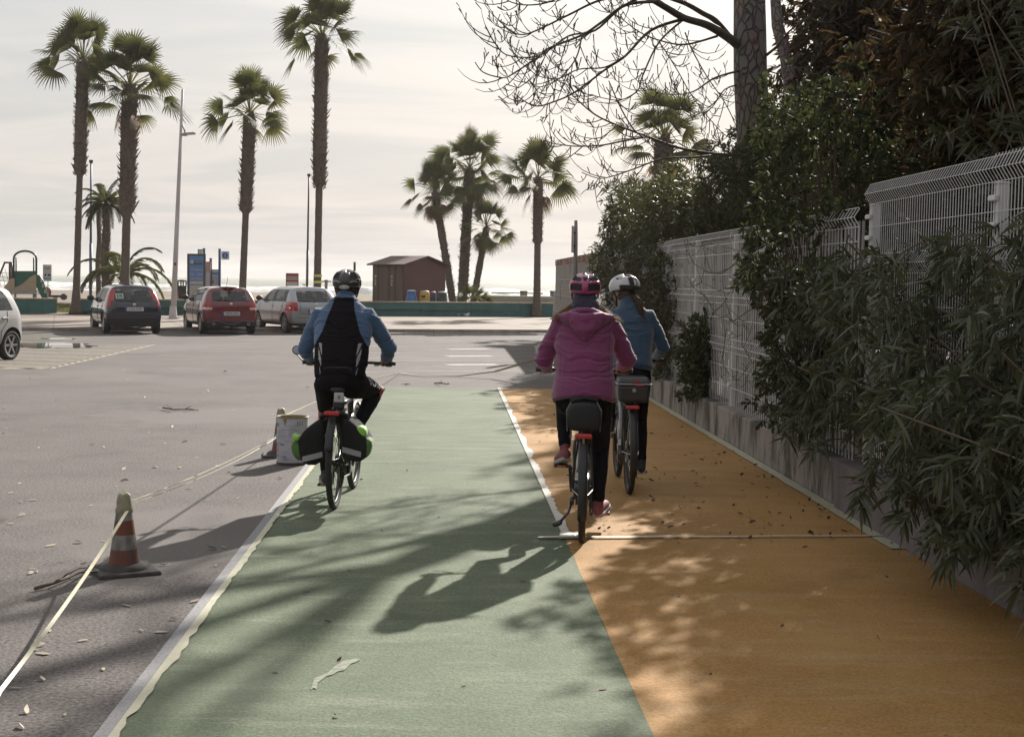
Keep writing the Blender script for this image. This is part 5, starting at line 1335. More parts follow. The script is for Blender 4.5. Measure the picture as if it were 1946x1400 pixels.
m_black = M('black_plastic', (.022, .021, .022), .5); m_chrome = M('chrome', (.6, .6, .6), .2, 1.); m_rim = M('alloy_rim', (.38, .38, .39), .35, .8)
m_red_l = M('tail_light_red', (.34, .015, .015), .18, coat=.6); m_clear_l = M('clear_lens', (.55, .53, .52), .15, coat=.5)
m_plate = M('plate_white', (.52, .52, .52), .5); m_plateb = M('plate_blue', (.04, .08, .35), .5); m_seat = M('seat_cloth', (.04, .038, .04), .9)
m_ink = M('plate_ink', (.03, .03, .035), .6)
def car(label, loc, rz, paint, plate, L_=3.92, Wd=1.68, H=1.44, wb=2.48, wr=.30, ro=.60, lights=None, plate_z=.74, belt=.93, bumper=None, hatch=0., spoiler=False, exhaust=False, learner=False, badge=True, name='parked_car', dark_low=.0, steer=0., rtop=-.20, nrim=7, antenna=0., group='cars parked along the promenade kerb', inv=False):
    root = empty(name, loc, rz, label, 'car', group)
    w = Wd / 2; fo = L_ - ro; cowl = fo - .92; roofw = w * .73
    # stations: per-point (x, y, z) idx 1..8
    def st(y, ytop=None, zr=H, ww=1., zb=.22, bel=belt, rw=roofw, hood=None):
        yt = y if ytop is None else ytop
        if hood is not None:
            h = hood
            return [(w * .74 * ww, y, zb), (w * .97 * ww, y, zb + .08), (w * ww, y, .50), (w * .985 * ww, y, h - .16), (w * .93 * ww, y, h - .03), (w * .86 * ww, y, h), (w * .62 * ww, y, h + .025), (w * .38 * ww, y, h + .035)]
        def ym(t): return y + (yt - y) * t
        return [(w * .74 * ww, y, zb), (w * .97 * ww, y, zb + .08), (w * ww, y, .52), (w * .985 * ww, ym(.0), bel - .14), (w * .945 * ww, ym(.05), bel),
                ((w * .945 * ww + rw) / 2 + .015, ym(.55), (bel + zr) / 2 - .02), (rw, ym(1), zr - .075), (rw * .78, ym(1.05), zr - .012)]
    S = []
    s0 = st(-ro, rtop, H - .03, .90); s0 = [(x, y + (0.03 if i < 2 else 0) + (-.02 if i in (2, 3) else 0), z) for i, (x, y, z) in enumerate(s0)]
    S.append(s0); S.append(st(-ro + .10, rtop + .07, H - .015, .975)); S.append(st(-.15, .02, H - .005))
    S.append(st(.32, .34, H)); S.append(st(1.02, 1.02, H + .01)); S.append(st(1.09, 1.09, H + .01)); S.append(st(1.85, 1.62, H - .01))
    S.append(st(2.02, 1.72, H - .03)); S.append(st(cowl + .02, 2.12, H - .20, hood=None, rw=roofw * 1.05)); S.append(st(cowl + .12, hood=belt - .02)); S.append(st(fo - .42, hood=belt - .12, ww=.98)); S.append(st(fo - .14, hood=belt - .22, ww=.92)); S.append(st(fo, hood=belt - .34, ww=.78))
    ncol = 6; fr = [-1, -.86, -.34, .34, .86, 1]
    V = []; Fq = []; mi = []; ring = []
    def row(x, y, z, dz=0): # full-width row of a station's point
        return [(x * f_, y, z + dz * (1 - f_ * f_)) for f_ in fr]
    # ring order: bottom row (left->right) , right side 2..7, top row (right->left), left side
    for s in S:
        base = len(V); r_ = []
        bot = row(*s[0]); top = row(*s[7], dz=.03)
        pts = bot + [s[i] for i in range(1, 7)] + top[::-1] + [(-s[i][0], s[i][1], s[i][2]) for i in range(6, 0, -1)]
        V += pts; ring.append(list(range(base, base + len(pts))))
    n = len(ring[0])
    for a in range(len(S) - 1):
        for k in range(n):
            l = (k + 1) % n; Fq.append((ring[a][k], ring[a + 1][k], ring[a + 1][l], ring[a][l]))
            side = None
            i0 = k - 5 if 5 <= k <= 11 else None           # right side point index below
            if 12 <= k < 17: seg = 'roof'
            elif k < 5: seg = 'bot'
            else:
                q = k - 5 if k < 12 else (n - k)            # symmetrical index: 0 = bottom..7
                if k >= 17: q = n - 1 - k
                seg = q
            m_ = 0
            if seg in (4, 5) and isinstance(seg, int):
                if a in (2, 3, 5): m_ = 1
                if a in (4,): m_ = 2
                if a == 6: m_ = 2
            if a in (7,) and (seg == 'roof' or (isinstance(seg, int) and seg >= 6)): m_ = 1
            if a == 8 and (seg == 'roof' or (isinstance(seg, int) and seg >= 5)): m_ = 1
            if seg == 0 or seg == 'bot': m_ = 2
            mi.append(m_)
    # caps
    def cap(rg, s, rear):
        rows = [rg[0:6]]
        for i in range(1, 7):
            L__ = len(V); inner = [(s[i][0] * f_, s[i][1] - (.015 if rear else -.02) * (1 - f_ * f_) * 2, s[i][2]) for f_ in fr[1:-1]]
            V.extend(inner); rows.append([rg[n - i]] + list(range(L__, L__ + 4)) + [rg[5 + i]])
        rows.append(list(reversed(rg[12:18])))
        for i in range(7):
            for c in range(5):
                f_ = (rows[i][c], rows[i][c + 1], rows[i + 1][c + 1], rows[i + 1][c])
                Fq.append(f_ if rear else f_[::-1])
                m_ = 0
                if rear:
                    if i in (4, 5) and 1 <= c <= 3: m_ = 1
                    if i == 0: m_ = 2
                else:
                    if i in (1,) and 1 <= c <= 3: m_ = 2
                mi.append(m_)
    cap(ring[0], S[0], True); cap(ring[-1], S[-1], False)
    me = bpy.data.meshes.new('shell'); me.from_pydata(V, [], Fq); me.update()
    bm = bmesh.new(); bm.from_mesh(me); bmesh.ops.recalc_face_normals(bm, faces=bm.faces); bm.to_mesh(me); bm.free()
    me.polygons.foreach_set('material_index', mi)
    sh = link_mesh('shell', me, [paint, m_glass, m_black, m_red_l, m_clear_l, m_seat]); me.polygons.foreach_set('material_index', mi)
    md = sh.modifiers.new('s', 'SUBSURF'); md.levels = md.render_levels = 3
    evaluated(sh)
    bv = BVHTree.FromPolygons([v.co[:] for v in sh.data.vertices], [p.vertices[:] for p in sh.data.polygons])
    def ps(y, z, sd=-1, off=.0):
        h = bv.ray_cast(Vector((sd * 3, y, z)), Vector((-sd, 0, 0))); return (h[0] if h[0] else Vector((sd * w, y, z))) + Vector((sd * off, 0, 0))
    def pr(x, z, off=.0):
        h = bv.ray_cast(Vector((x, -3, z)), Vector((0, 1, 0))); return (h[0] if h[0] else Vector((x, -ro, z))) - Vector((0, off, 0))
    for p in sh.data.polygons:
        c = p.center; m_ = p.material_index
        if m_ == 0 and lights:
            t = lights(abs(c.x) / w, c.y, c.z)
            if t: m_ = t
        if bumper and m_ == 0 and bumper(c): m_ = 2
        p.material_index = m_
    # wheel arches
    for y in (0, wb):
        for sd in (-1, 1):
            mb = MB(); mb.cyl((sd * (w - .05), y, wr + .01), wr + .055, .42, 40, axis='x'); c = mb.build('cut', m_black)
            b = sh.modifiers.new('b', 'BOOLEAN'); b.operation = 'DIFFERENCE'; b.object = c; b.solver = 'EXACT'; c['del'] = 1
    evaluated(sh)
    for o in [o for o in COL.objects if o.get('del')]: bpy.data.objects.remove(o)
    # split by material
    me = sh.data; mats = [m for m in me.materials]
    co = [v.co.copy() for v in me.vertices]; polys = {}
    for p in me.polygons: polys.setdefault(min(p.material_index, 5) if p.material_index < len(mats) else 2, []).append(list(p.vertices))
    bpy.data.objects.remove(sh)
    def islands(fs):
        par = {}
        def find(a):
            while par[a] != a: par[a] = par[par[a]]; a = par[a]
            return a
        for f_ in fs:
            for v_ in f_: par.setdefault(v_, v_)
            for v_ in f_[1:]: par[find(v_)] = find(f_[0])
        out = {}
        for f_ in fs: out.setdefault(find(f_[0]), []).append(f_)
        return list(out.values())
    def mk(nm, fs, mat, nudge=0.):
        idx = {}; vs = []; ff = []
        for f_ in fs:
            for v_ in f_:
                if v_ not in idx: idx[v_] = len(vs); vs.append(co[v_])
            ff.append([idx[v_] for v_ in f_])
        m_ = bpy.data.meshes.new(nm); m_.from_pydata([tuple(v) for v in vs], [], ff); m_.update(); return link_mesh(nm, m_, mat, root, smooth=True)
    body = mk('body', polys.get(0, []), paint)
    if 2 in polys: mk('lower_trim', polys[2], m_black)
    for f_ in islands(polys.get(1, [])):
        if len(f_) > 8: mk('window', f_, m_glass)
    for k, m_, nm in ((3, m_red_l, 'tail_light'), (4, m_clear_l, 'reversing_light')):
        for f_ in islands(polys.get(k, [])):
            if len(f_) > 3: mk(nm, f_, m_)
    # wheels
    for y, st_ in ((0, 0), (wb, steer)):
        for sd in (-1, 1):
            cx = sd * (w - .115); T = MB(); rot = Matrix.Rotation(st_, 4, 'Z')
            T.lathe((0, 0, 0), [(wr - .09, -.085), (wr - .025, -.095), (wr, -.07), (wr, .07), (wr - .025, .095), (wr - .09, .085)], 36, axis='x', closed=True)
            t = T.build('wheel', m_tyre, root, smooth=True); t.location = (cx, y, wr); t.rotation_euler = (0, 0, st_)
            mb = MB(); rr = wr - .09
            mb.lathe((0, 0, 0), [(rr + .005, sd * .08), (rr - .012, sd * .085), (rr - .02, sd * .05), (rr - .02, -sd * .06)], 36, axis='x')
            for k in range(nrim):
                a = 2 * pi * k / nrim; d = Vector((0, math.cos(a), math.sin(a))); mb.bar(Vector((sd * .07, 0, 0)) + d * .02, Vector((sd * .066, 0, 0)) + d * (rr - .01), .045, .02, ref=(1, 0, 0))
            mb.cyl((sd * .07, 0, 0), .05, .03, 16, axis='x'); r_ = mb.build('rim', m_rim, t)
            mb = MB(); mb.cyl((-sd * .03, 0, 0), rr - .025, .04, 24, axis='x'); mb.build('brake_disc', m_black, t)
    # underbody and interior
    mb = MB(); mb.box((0, 1.2, .30), (Wd - .5, L_ - 1.1, .16)); mb.box((0, .0, .33), (.95, .12, .08)); mb.build('underbody', m_black, root)
    mb = MB()
    for y in (.25, 1.25):
        for sd in (-1, 1):
            mb.box((sd * .36, y, .62), (.48, .45, .16)); mb.box((sd * .36, y - .22, .88), (.46, .14, .5), Matrix.Rotation(R(12), 3, 'X')); mb.box((sd * .36, y - .30, 1.2), (.24, .09, .16))
    mb.box((0, 2.15, .78), (1.3, .4, .25)); mb.box((0, 1.2, .42), (Wd - .36, L_ - 1.6, .1))
    mb.build('seats', m_seat, root, bevel=.03)
    # mirrors, handles, seams, plate
    for sd in (-1, 1):
        mb = MB(); c = ps(cowl - .32, belt + .06, sd); mb.sphere(c + Vector((sd * .13, -.02, .04)), (.11, .07, .085), 12, 8); mb.bar(c, c + Vector((sd * .1, 0, .01)), .04); mb.build('mirror', m_black if not inv else paint, root, smooth=True)
        for y in (.18, 1.0):
            mb = MB(); c = ps(y + .06, belt - .13, sd, .012); mb.box(c, (.03, .17, .03)); mb.build('door_handle', paint, root, bevel=.01)
        mb = MB()
        for pts in ([(1.06, .30), (1.06, .55), (1.06, belt)], [(cowl - .18, .32), (cowl - .16, .6), (cowl - .18, belt - .02)], [(.38, .36), (.36, .6), (.16, .78), (.12, belt)], [(.4, .30), (1.5, .29), (cowl - .2, .31)]):
            q = []
            for (a, b), (c, d) in zip(pts[:-1], pts[1:]):
                for k in range(4): q.append(ps(a + (c - a) * k / 4, b + (d - b) * k / 4, sd, .001))
            q.append(ps(*pts[-1], sd, .001)); mb.tube(q, .006, 4)
        mb.build('door_seam', m_black, root)
    mb = MB()
    hw = w * .60
    for pts in ([(-hw, belt), (-hw * 1.02, .80), (-hw * .98, .62), (0, .60), (hw * .98, .62), (hw * 1.02, .80), (hw, belt)],):
        q = []
        for (a, b), (c, d) in zip(pts[:-1], pts[1:]):
            for k in range(5): q.append(pr(a + (c - a) * k / 5, b + (d - b) * k / 5, .0015))
        mb.tube(q, .006, 4)
    for z in (.50,): mb.tube([pr(-w * .8 + w * 1.6 * k / 12, z, .0015) for k in range(13)], .005, 4)
    mb.build('hatch_seam', m_black, root)
    c = pr(0, plate_z, .016); n1 = pr(0, plate_z + .05); n0 = pr(0, plate_z - .05); tilt = math.atan2(n1.y - n0.y, .10)
    Mx = Matrix.Translation(c) @ Matrix.Rotation(-tilt, 4, 'X')
    mb = MB(); mb.box((0, 0, 0), (.53, .012, .115)); me = mb.mesh(); me.transform(Mx); link_mesh('number_plate', me, m_plate, root)
    pl = root.children[-1] if False else None
    mb = MB(); mb.box((-.243, -.004, 0), (.045, .012, .115)); me = mb.mesh(); me.transform(Mx); link_mesh('plate_band', me, m_plateb, root)
    if plate: text_mesh('plate_lettering', plate, .105, m_ink, root, Mx @ Matrix.Translation((.02, -.010, -.003)) @ Matrix.Rotation(R(90), 4, 'X'), spacing=1.0, sx=.86)
    if badge:
        c = pr(0, belt - .06, .012); mb = MB(); mb.lathe(c, [(.001, -.008), (.04, -.006), (.045, 0)], 20, axis='y'); mb.build('badge', m_chrome, root, smooth=True)
    # wiper
    a = pr(.0, belt + .04, .02); b = pr(-.42, belt + .07, .02); mb = MB(); mb.tube([a, b], .010, 5); mb.cyl(a, .025, .03, 10, axis='y'); mb.build('wiper', m_black, root)
    if spoiler:
        mb = MB(); c = [pr(x, H - .07, .0) for x in (-roofw * .95, 0, roofw * .95)]
        mb.tube([c[0] + Vector((0, -.02, .02)), c[0].lerp(c[1], .5) + Vector((0, -.07, .05)), c[1] + Vector((0, -.09, .065)), c[1].lerp(c[2], .5) + Vector((0, -.07, .05)), c[2] + Vector((0, -.02, .02))], .075, 10, r2=.025, ref=(0, 0, 1)); mb.build('spoiler', paint, root, smooth=True)
    if exhaust:
        for sd in (-1, 1):
            mb = MB(); c = pr(sd * w * .62, .33, .0); mb.lathe(c, [(.045, -.06), (.045, .03), (.035, .03), (.035, -.058)], 16, axis='y', closed=True); mb.build('exhaust_pipe', m_chrome, root)
        mb = MB(); q = [pr(x * w, z, .012) for x, z in ((-.85, .36), (-.62, .41), (-.42, .41), (-.25, .35), (-.12, .30), (.12, .30), (.25, .35), (.42, .41), (.62, .41), (.85, .36))]; mb.tube(q, .018, 6); mb.build('diffuser_trim', M('diffuser_grey', (.09, .085, .085), .5), root)
    if learner:
        c = pr(-.40, belt + .19, .01); mb = MB(); n1 = pr(-.40, belt + .24); tl = math.atan2(n1.y - pr(-.4, belt + .14).y, .10); Mx = Matrix.Translation(c) @ Matrix.Rotation(-tl, 4, 'X')
        mb.box((0, 0, 0), (.22, .006, .2)); me = mb.mesh(); me.transform(Mx); link_mesh('learner_plate', me, m_plate, root)
        mb = MB(); mb.box((0, -.003, 0), (.17, .006, .15)); me = mb.mesh(); me.transform(Mx); link_mesh('learner_square', me, M('learner_green', (.03, .18, .11), .5), root)
        text_mesh('learner_letter', 'L', .15, m_plate, root, Mx @ Matrix.Translation((0, -.009, 0)) @ Matrix.Rotation(R(90), 4, 'X'))
    if antenna:
        mb = MB(); a = Vector((0, antenna, H)); mb.tube([a, a + Vector((.0, -.22, .30))], .006, 5); mb.cyl(a, .03, .04, 10); mb.build('antenna', m_black, root)
    return root
def car_at(px, py): return G(px, py)
def L_dark(x, y, z):
    if y < .15 and .82 < z < 1.32 and (y > -.62) and ((z > 1.0 and .60 < x < .93 and y < -.1) or (z <= 1.0 and x > .80 and y < -.38)): return 3
def L_redc(x, y, z):
    if y < -.22 and x > .66 and .70 < z < .97 and (x > .66 + (z - .7) * .0):
        return 4 if .74 < z < .81 and y < -.30 else 3
def L_silver(x, y, z):
    if y < -.12 and x > .70 and .72 < z < .98: return 3
paint_navy = M('navy_paint', (.007, .008, .026), .22, coat=1., spec=.5); paint_red = M('dark_red_paint', (.15, .010, .02), .25, coat=1.); paint_silver = M('silver_paint', (.30, .31, .33), .3, .5, coat=.8); paint_white = M('pearl_white_paint', (.34, .34, .33), .3, coat=.8)
HD = R(24)
c = G(249, 633.5); car('dark navy blue hatchback with tall red tail lights and a green learner square', c, HD, paint_navy, '2135 CFK', lights=L_dark, learner=True, H=1.44, plate_z=.74, bumper=lambda c: c.z < .47 and c.y < -.3, nrim=9)
c = G(431, 634); car('dark red hatchback with roof spoiler and twin exhausts', c, R(23), paint_red, '9879 HVB', lights=L_redc, H=1.42, Wd=1.70, belt=.98, plate_z=.63, spoiler=True, exhaust=True, bumper=lambda c: c.z < .40 and c.y < -.3, rtop=-.24, nrim=8, antenna=.1)
c = G(587, 632.5); car('silver hatchback partly hidden by the leftmost cyclist', c, R(29), paint_silver, None, lights=L_silver, H=1.45, Wd=1.72, belt=.97, plate_z=.70, rtop=-.12, nrim=6, L_=4.0, antenna=0)
hd = R(-195.6); lf = Vector((.963, -.269, 0)); wl_ = G(17, 683.5); car('white hatchback cut off by the left edge of the photo, facing the camera side', wl_ - lf * .74, hd, paint_white, None, lights=None, H=1.50, belt=.98, L_=3.72, ro=.42, inv=True, nrim=6, steer=0, wr=.30)
# ================================================================== BICYCLES
WR = .355; BB = Vector((0, .46, .29)); WB = 1.08
m_frame = M('bike_frame_black', (.03, .03, .035), .3, coat=.6); m_tyre2 = M('bike_tyre', (.03, .028, .026), .8, bump=.4, bscale=90, amt=.3, scale=30); m_spoke = M('spoke_steel', (.45, .45, .45), .3, 1.)
m_redlens = M('rear_light_red', (.50, .02, .02), .25, coat=.5); m_refl = M('reflective_grey', (.30, .30, .31), .45); m_skin = M('skin', (.40, .22, .155), .55, amt=.12, scale=18); m_orange_refl = M('orange_reflector', (.5, .16, .02), .3)
def bike(label, loc, rz, crank=0., frame=m_frame, rack=True, grip_x=.31, grip=(.74, 1.07), saddle_z=.93, lean=0., kick=False, motor=True, fender=True, flap=False, mirror=False, rack_z=.70, light_z=.72, name='bicycle', step=False, light_w=.12, rack_top=True):
    root = empty(name, loc, rz, label, 'bicycle'); root.rotation_euler = (0, lean, rz)
    def wheel(y):
        mb = MB(); mb.tube([(0, (WR - .022) * math.cos(2 * pi * k / 56), (WR - .022) * math.sin(2 * pi * k / 56)) for k in range(56)], .0235, 12, closed=True)
        w = mb.build('wheel', m_tyre2, root, smooth=True); w.location = (0, y, WR)
        mb = MB(); mb.lathe((0, 0, 0), [(WR - .045, -.012), (WR - .040, 0), (WR - .045, .012), (WR - .062, .008), (WR - .062, -.008)], 56, axis='x', closed=True); mb.build('rim', m_dark_metal if y == 0 else m_dark_metal, w, smooth=True)
        mb = MB()
        for k in range(28):
            a = 2 * pi * k / 28; b = a + (.45 if k % 4 < 2 else -.45); sx = .026 if k % 2 else -.026
            mb.tube([(sx, .024 * math.cos(b), .024 * math.sin(b)), (0, (WR - .06) * math.cos(a), (WR - .06) * math.sin(a))], .0016, 3, cap=False)
        mb.build('spokes', m_spoke, w)
        mb = MB(); mb.lathe((0, 0, 0), [(.028, -.035), (.03, -.03), (.018, -.02), (.018, .02), (.03, .03), (.028, .035)], 16, axis='x'); mb.cyl((0, 0, 0), .008, .15, 8, axis='x'); mb.build('hub', m_dark_metal, w, smooth=True)
        mb = MB(); mb.lathe((-.03, 0, 0), [(.085, -.001), (.09, 0), (.085, .001), (.07, 0)], 28, axis='x', closed=True); mb.build('brake_disc', m_spoke, w)
        return w
    wheel(0); wheel(WB)
    H1 = Vector((0, .88, .60)); H0 = Vector((0, .815, .80)); ST = Vector((0, .285, saddle_z - .16)); fa = Vector((0, WB, WR))
    mb = MB()
    if step: mb.tube([H0 - Vector((0, 0, .08)), Vector((0, .66, .50)), BB + Vector((0, -.02, .06))], .03, 12); mb.tube([H1, Vector((0, .68, .42)), BB], [.035, .045, .05], 12)
    else: mb.tube([H0 - (H0 - H1) * .15, ST], .021, 12); mb.tube([H1 + (H0 - H1) * .2, BB + Vector((0, .04, .04))], [.032, .045], 12)
    mb.tube([BB, ST], .019, 12); mb.tube([H1, H0], .026, 14)
    for s in (-1, 1):
        mb.tube([BB + Vector((s * .04, -.02, 0)), (s * .062, .14, WR - .03), (s * .066, 0, WR)], [.014, .012, .010], 8)
        mb.tube([ST + Vector((s * .016, 0, -.03)), (s * .055, .14, .53), (s * .066, 0, WR + .01)], [.011, .010, .009], 8)
    if motor: mb.cyl(BB, .075, .12, 20, axis='x'); mb.box(BB + Vector((0, .03, .0)), (.09, .2, .13), Matrix.Rotation(R(30), 3, 'X'))
    else: mb.cyl(BB, .024, .10, 14, axis='x')
    mb.build('frame', frame, root, smooth=True)
    mb = MB()
    for s in (-1, 1): mb.tube([H1 + Vector((s * .05, -.0, -.01)), (s * .058, .93, .50), (s * .058, WB - .02, WR)], [.017, .016, .012], 8)
    mb.bar(H1 + Vector((-.06, 0, -.01)), H1 + Vector((.06, 0, -.01)), .04); mb.build('fork', m_frame, root, smooth=True)
    gy, gz_ = grip; mb = MB(); c = Vector((0, gy + .07, gz_ - .005))
    mb.tube([H0, H0 + Vector((0, -.012, .10)), c + Vector((0, 0, -.03)), c], .016, 8)
    mb.tube([(-grip_x - .05, gy - .012, gz_), (-grip_x, gy, gz_), (-.14, gy + .05, gz_), (-.05, gy + .075, gz_ - .01), (.05, gy + .075, gz_ - .01), (.14, gy + .05, gz_), (grip_x, gy, gz_), (grip_x + .05, gy - .012, gz_)], .0125, 8)
    hb = mb.build('handlebar', m_dark_metal, root, smooth=True)
    for s in (-1, 1):
        mb = MB(); mb.tube([(s * (grip_x + .065), gy - .016, gz_), (s * (grip_x - .06), gy + .016, gz_)], .0175, 10); mb.build('grip', m_black, hb, smooth=True)
        mb = MB(); q = Vector((s * (grip_x - .09), gy + .03, gz_)); mb.tube([q, q + Vector((s * .03, .05, -.02)), q + Vector((s * .11, .045, -.03))], .006, 6); mb.box(q + Vector((0, .01, -.01)), (.04, .035, .03)); mb.build('brake_lever', m_spoke, hb)
    mb = MB(); mb.box((0, gy + .07, gz_ + .025), (.05, .02, .07), Matrix.Rotation(R(-40), 3, 'X')); mb.build('display', m_black, hb, bevel=.006)
    mb = MB()
    for s in (-1, 1): mb.tube([(s * .14, gy + .08, gz_), (s * .10, gy + .19, gz_ - .02), (s * .02, gy + .13, gz_ - .16), (0, gy + .06, .72)], .0035, 5)
    mb.build('cable', m_black, root)
    if mirror:
        mb = MB(); q = Vector((-grip_x - .06, gy, gz_)); mb.tube([q, q + Vector((-.055, .01, .06))], .005, 6); mb.build('mirror_arm', m_black, hb)
        mb = MB(); c = q + Vector((-.055, .0, .095)); mb.lathe(c, [(.034, -.006), (.038, .0), (.034, .012), (.001, .02)], 24, axis='y'); mb.build('mirror_shell', m_black, hb, smooth=True)
        mb = MB(); mb.lathe(c, [(.001, -.0075), (.030, -.007)], 24, axis='y'); mb.build('mirror_glass', M('mirror_glass', (.45, .55, .68), .08, .9), hb)
    # saddle
    sz = saddle_z; mb = MB()
    mb.tube([(0, .08, sz - .03), (0, .13, sz - .02), (0, .22, sz - .025), (0, .30, sz - .03), (0, .37, sz - .035)], [.045, .075, .06, .032, .018], 14, r2=[.02, .032, .028, .022, .016], ref=(0, 0, 1), round_ends=True); mb.build('saddle', m_black, root, smooth=True)
    mb = MB(); mb.tube([ST, ST + Vector((0, -.035, .11))], .0145, 10)
    for s in (-.02, .02): mb.tube([(s, .13, sz - .05), (s, .2, sz - .065), (s, .3, sz - .06)], .004, 5)
    mb.build('seat_post', m_dark_metal, root, smooth=True)
    # cranks and pedals
    mb = MB(); mb.lathe(BB + Vector((.052, 0, 0)), [(.06, -.001), (.086, -.001), (.088, 0), (.086, .002), (.06, .002)], 36, axis='x', closed=True)
    for k in range(5):
        a = k * 2 * pi / 5; mb.bar(BB + Vector((.052, 0, 0)), BB + Vector((.052, math.cos(a) * .065, math.sin(a) * .065)), .012, .003)
    mb.build('chainring', m_dark_metal, root)
    mb = MB(); mb.tube([(.052, BB.y, BB.z + .085), (.05, 0, WR + .035)], .005, 4); mb.tube([(.052, BB.y, BB.z - .085), (.05, .02, WR - .12), (.05, .0, WR - .09)], .005, 4); mb.build('chain', m_dark_metal, root)
    mb = MB(); mb.lathe((.045, 0, WR), [(.02, -.012), (.045, -.01), (.032, .012), (.02, .014)], 20, axis='x'); mb.tube([(.055, .01, WR - .03), (.06, .03, WR - .09), (.055, .02, WR - .14)], .010, 6); mb.cyl((.055, .02, WR - .14), .022, .012, 12, axis='x'); mb.cyl((.055, .035, WR - .08), .022, .012, 12, axis='x'); mb.build('rear_derailleur', m_dark_metal, root)
    peds = {}
    for s, a in ((1, crank), (-1, crank + pi)):
        d = Vector((0, math.sin(a), -math.cos(a))); A = BB + Vector((s * .075, 0, 0)); E = BB + Vector((s * .088, 0, 0)) + d * .17
        mb = MB(); mb.bar(A, E, .014, .026, ref=(1, 0, 0)); mb.cyl(A, .02, .02, 12, axis='x'); cr = mb.build('crank', m_frame, root, bevel=.004)
        p = E + Vector((s * .06, 0, 0)); mb = MB()
        mb.cyl(E + Vector((s * .03, 0, 0)), .008, .07, 8, axis='x'); mb.box(p + Vector((0, .045, 0)), (.095, .012, .018)); mb.box(p - Vector((0, .045, 0)), (.095, .012, .018)); mb.box(p + Vector((s * .045, 0, 0)), (.012, .09, .016)); mb.box(p, (.03, .09, .02))
        pd = mb.build('pedal', m_dark_metal, cr); peds[s] = p
        mb = MB(); mb.box(p - Vector((0, .053, 0)), (.06, .004, .013)); mb.build('pedal_reflector', m_orange_refl, cr)
    if fender:
        for (yc, a0, a1, w_) in ((0, R(25), R(205) if not flap else R(160), .032), (WB, R(30), R(150), .028)):
            A_ = []; C_ = []; n = 26
            for i in range(n + 1):
                a = a0 + (a1 - a0) * i / n; A_.append((yc + (WR + .02) * math.cos(a), WR + (WR + .02) * math.sin(a)))
            if flap and yc == 0: a = a1; A_ += [(-.36, WR + .10), (-.38, WR - .0)] if False else []
            mb = MB(); rows = [(-1, -.014), (-.8, 0), (-.3, .006), (.3, .006), (.8, 0), (1, -.014)]; V = []; n_ = len(A_)
            for (y, z) in A_:
                rd = Vector((0, y - yc, z - WR)).normalized()
                for xx, dz in rows: V.append(Vector((xx * w_, y, z)) + rd * dz)
            F_ = [(i * 6 + k, i * 6 + k + 1, (i + 1) * 6 + k + 1, (i + 1) * 6 + k) for i in range(n_ - 1) for k in range(5)]
            mb.add(V, F_); f_ = mb.build('fender', m_black, root, smooth=True, fixn=True); so_ = f_.modifiers.new('t', 'SOLIDIFY'); so_.thickness = .003
            mb = MB()
            for s in (-1, 1): mb.tube([(s * .07, yc, WR), (s * w_, A_[n - 4][0], A_[n - 4][1])], .003, 5)
            mb.build('fender_stay', m_spoke, root)
    if rack:
        mb = MB(); z = rack_z + .045
        for s in (-1, 1):
            mb.tube([(s * .05, .22, z), (s * .05, -.16, z)], .006, 6); mb.tube([(s * .05, -.05, z), (s * .07, .0, WR + .02)], .005, 6); mb.tube([(s * .05, .12, z), (s * .07, .0, WR + .02)], .005, 6)
        for y in (-.16, -.04, .08, .2): mb.tube([(-.05, y, z), (.05, y, z)], .005, 6)
        mb.tube([(0, .2, z), (0, .29, .72)], .006, 6); mb.build('rack', m_dark_metal, root)
    mb = MB(); ly = -.18 if rack else -.12
    mb.box((0, ly, light_z), (light_w, .03, .032)); mb.build('rear_light', m_redlens, root, bevel=.010, bseg=3)
    mb = MB(); mb.box((0, ly + .025, light_z), (light_w * .8, .02, .028)); mb.bar((0, ly + .02, light_z), (0, .0, rack_z + .03), .012); mb.build('light_mount', m_black, root)
    if kick:
        mb = MB(); mb.tube([(-.07, .03, WR - .08), (-.09, -.0, .20), (-.15, -.02, .13)], .010, 8); mb.tube([(-.15, -.02, .13), (-.18, -.02, .12)], .02, 10, round_ends=True); mb.box((-.07, .02, WR - .08), (.03, .06, .05)); mb.build('kickstand', m_frame, root, smooth=True)
    return root, peds
man_loc = G(636, 966.5); man_loc.z = 0; man_rz = R(-1.2)
pink_loc = G(1105, 1029); pink_rz = R(-2.6)
blue_loc = G(1195, 938); blue_rz = R(.8)
bike_m, ped_m = bike('black mountain bike with black panniers ridden by the man on the green lane', man_loc, man_rz, crank=pi, fender=True, flap=True, mirror=True, motor=True, light_z=.745, rack_z=.70, light_w=.115)
bike_p, ped_p = bike('black electric bicycle with a kickstand ridden by the woman in the pink jacket', pink_loc, pink_rz, crank=R(8), grip=(.66, 1.12), grip_x=.28, kick=True, step=True, light_z=.735, rack_z=.66, light_w=.115, saddle_z=.95)
bike_b, ped_b = bike('black city bicycle with a luggage box, ridden by the blue jacket woman', blue_loc, blue_rz, crank=R(12), grip=(.66, 1.08), grip_x=.28, step=True, light_z=.735, rack_z=.70, light_w=.11)
# silver bolt-like mark plate under the man's saddle
mb = MB(); mb.box((.02, .045, .845), (.075, .02, .075)); pl_ = mb.build('mark_plate', M('light_grey_plate', (.45, .45, .45), .5), bike_m, bevel=.008)
mb = MB(); mb.prism([(.028, .033, .868), (.008, .033, .845), (.020, .033, .846), (.014, .033, .824), (.034, .033, .848), (.022, .033, .848)], (0, .003, 0)); mb.build('plate_mark', m_ink, bike_m)
mb = MB(); mb.box((.015, .07, .80), (.085, .07, .09), taper=.9); mb.build('saddle_pouch', m_black, bike_m, bevel=.015)

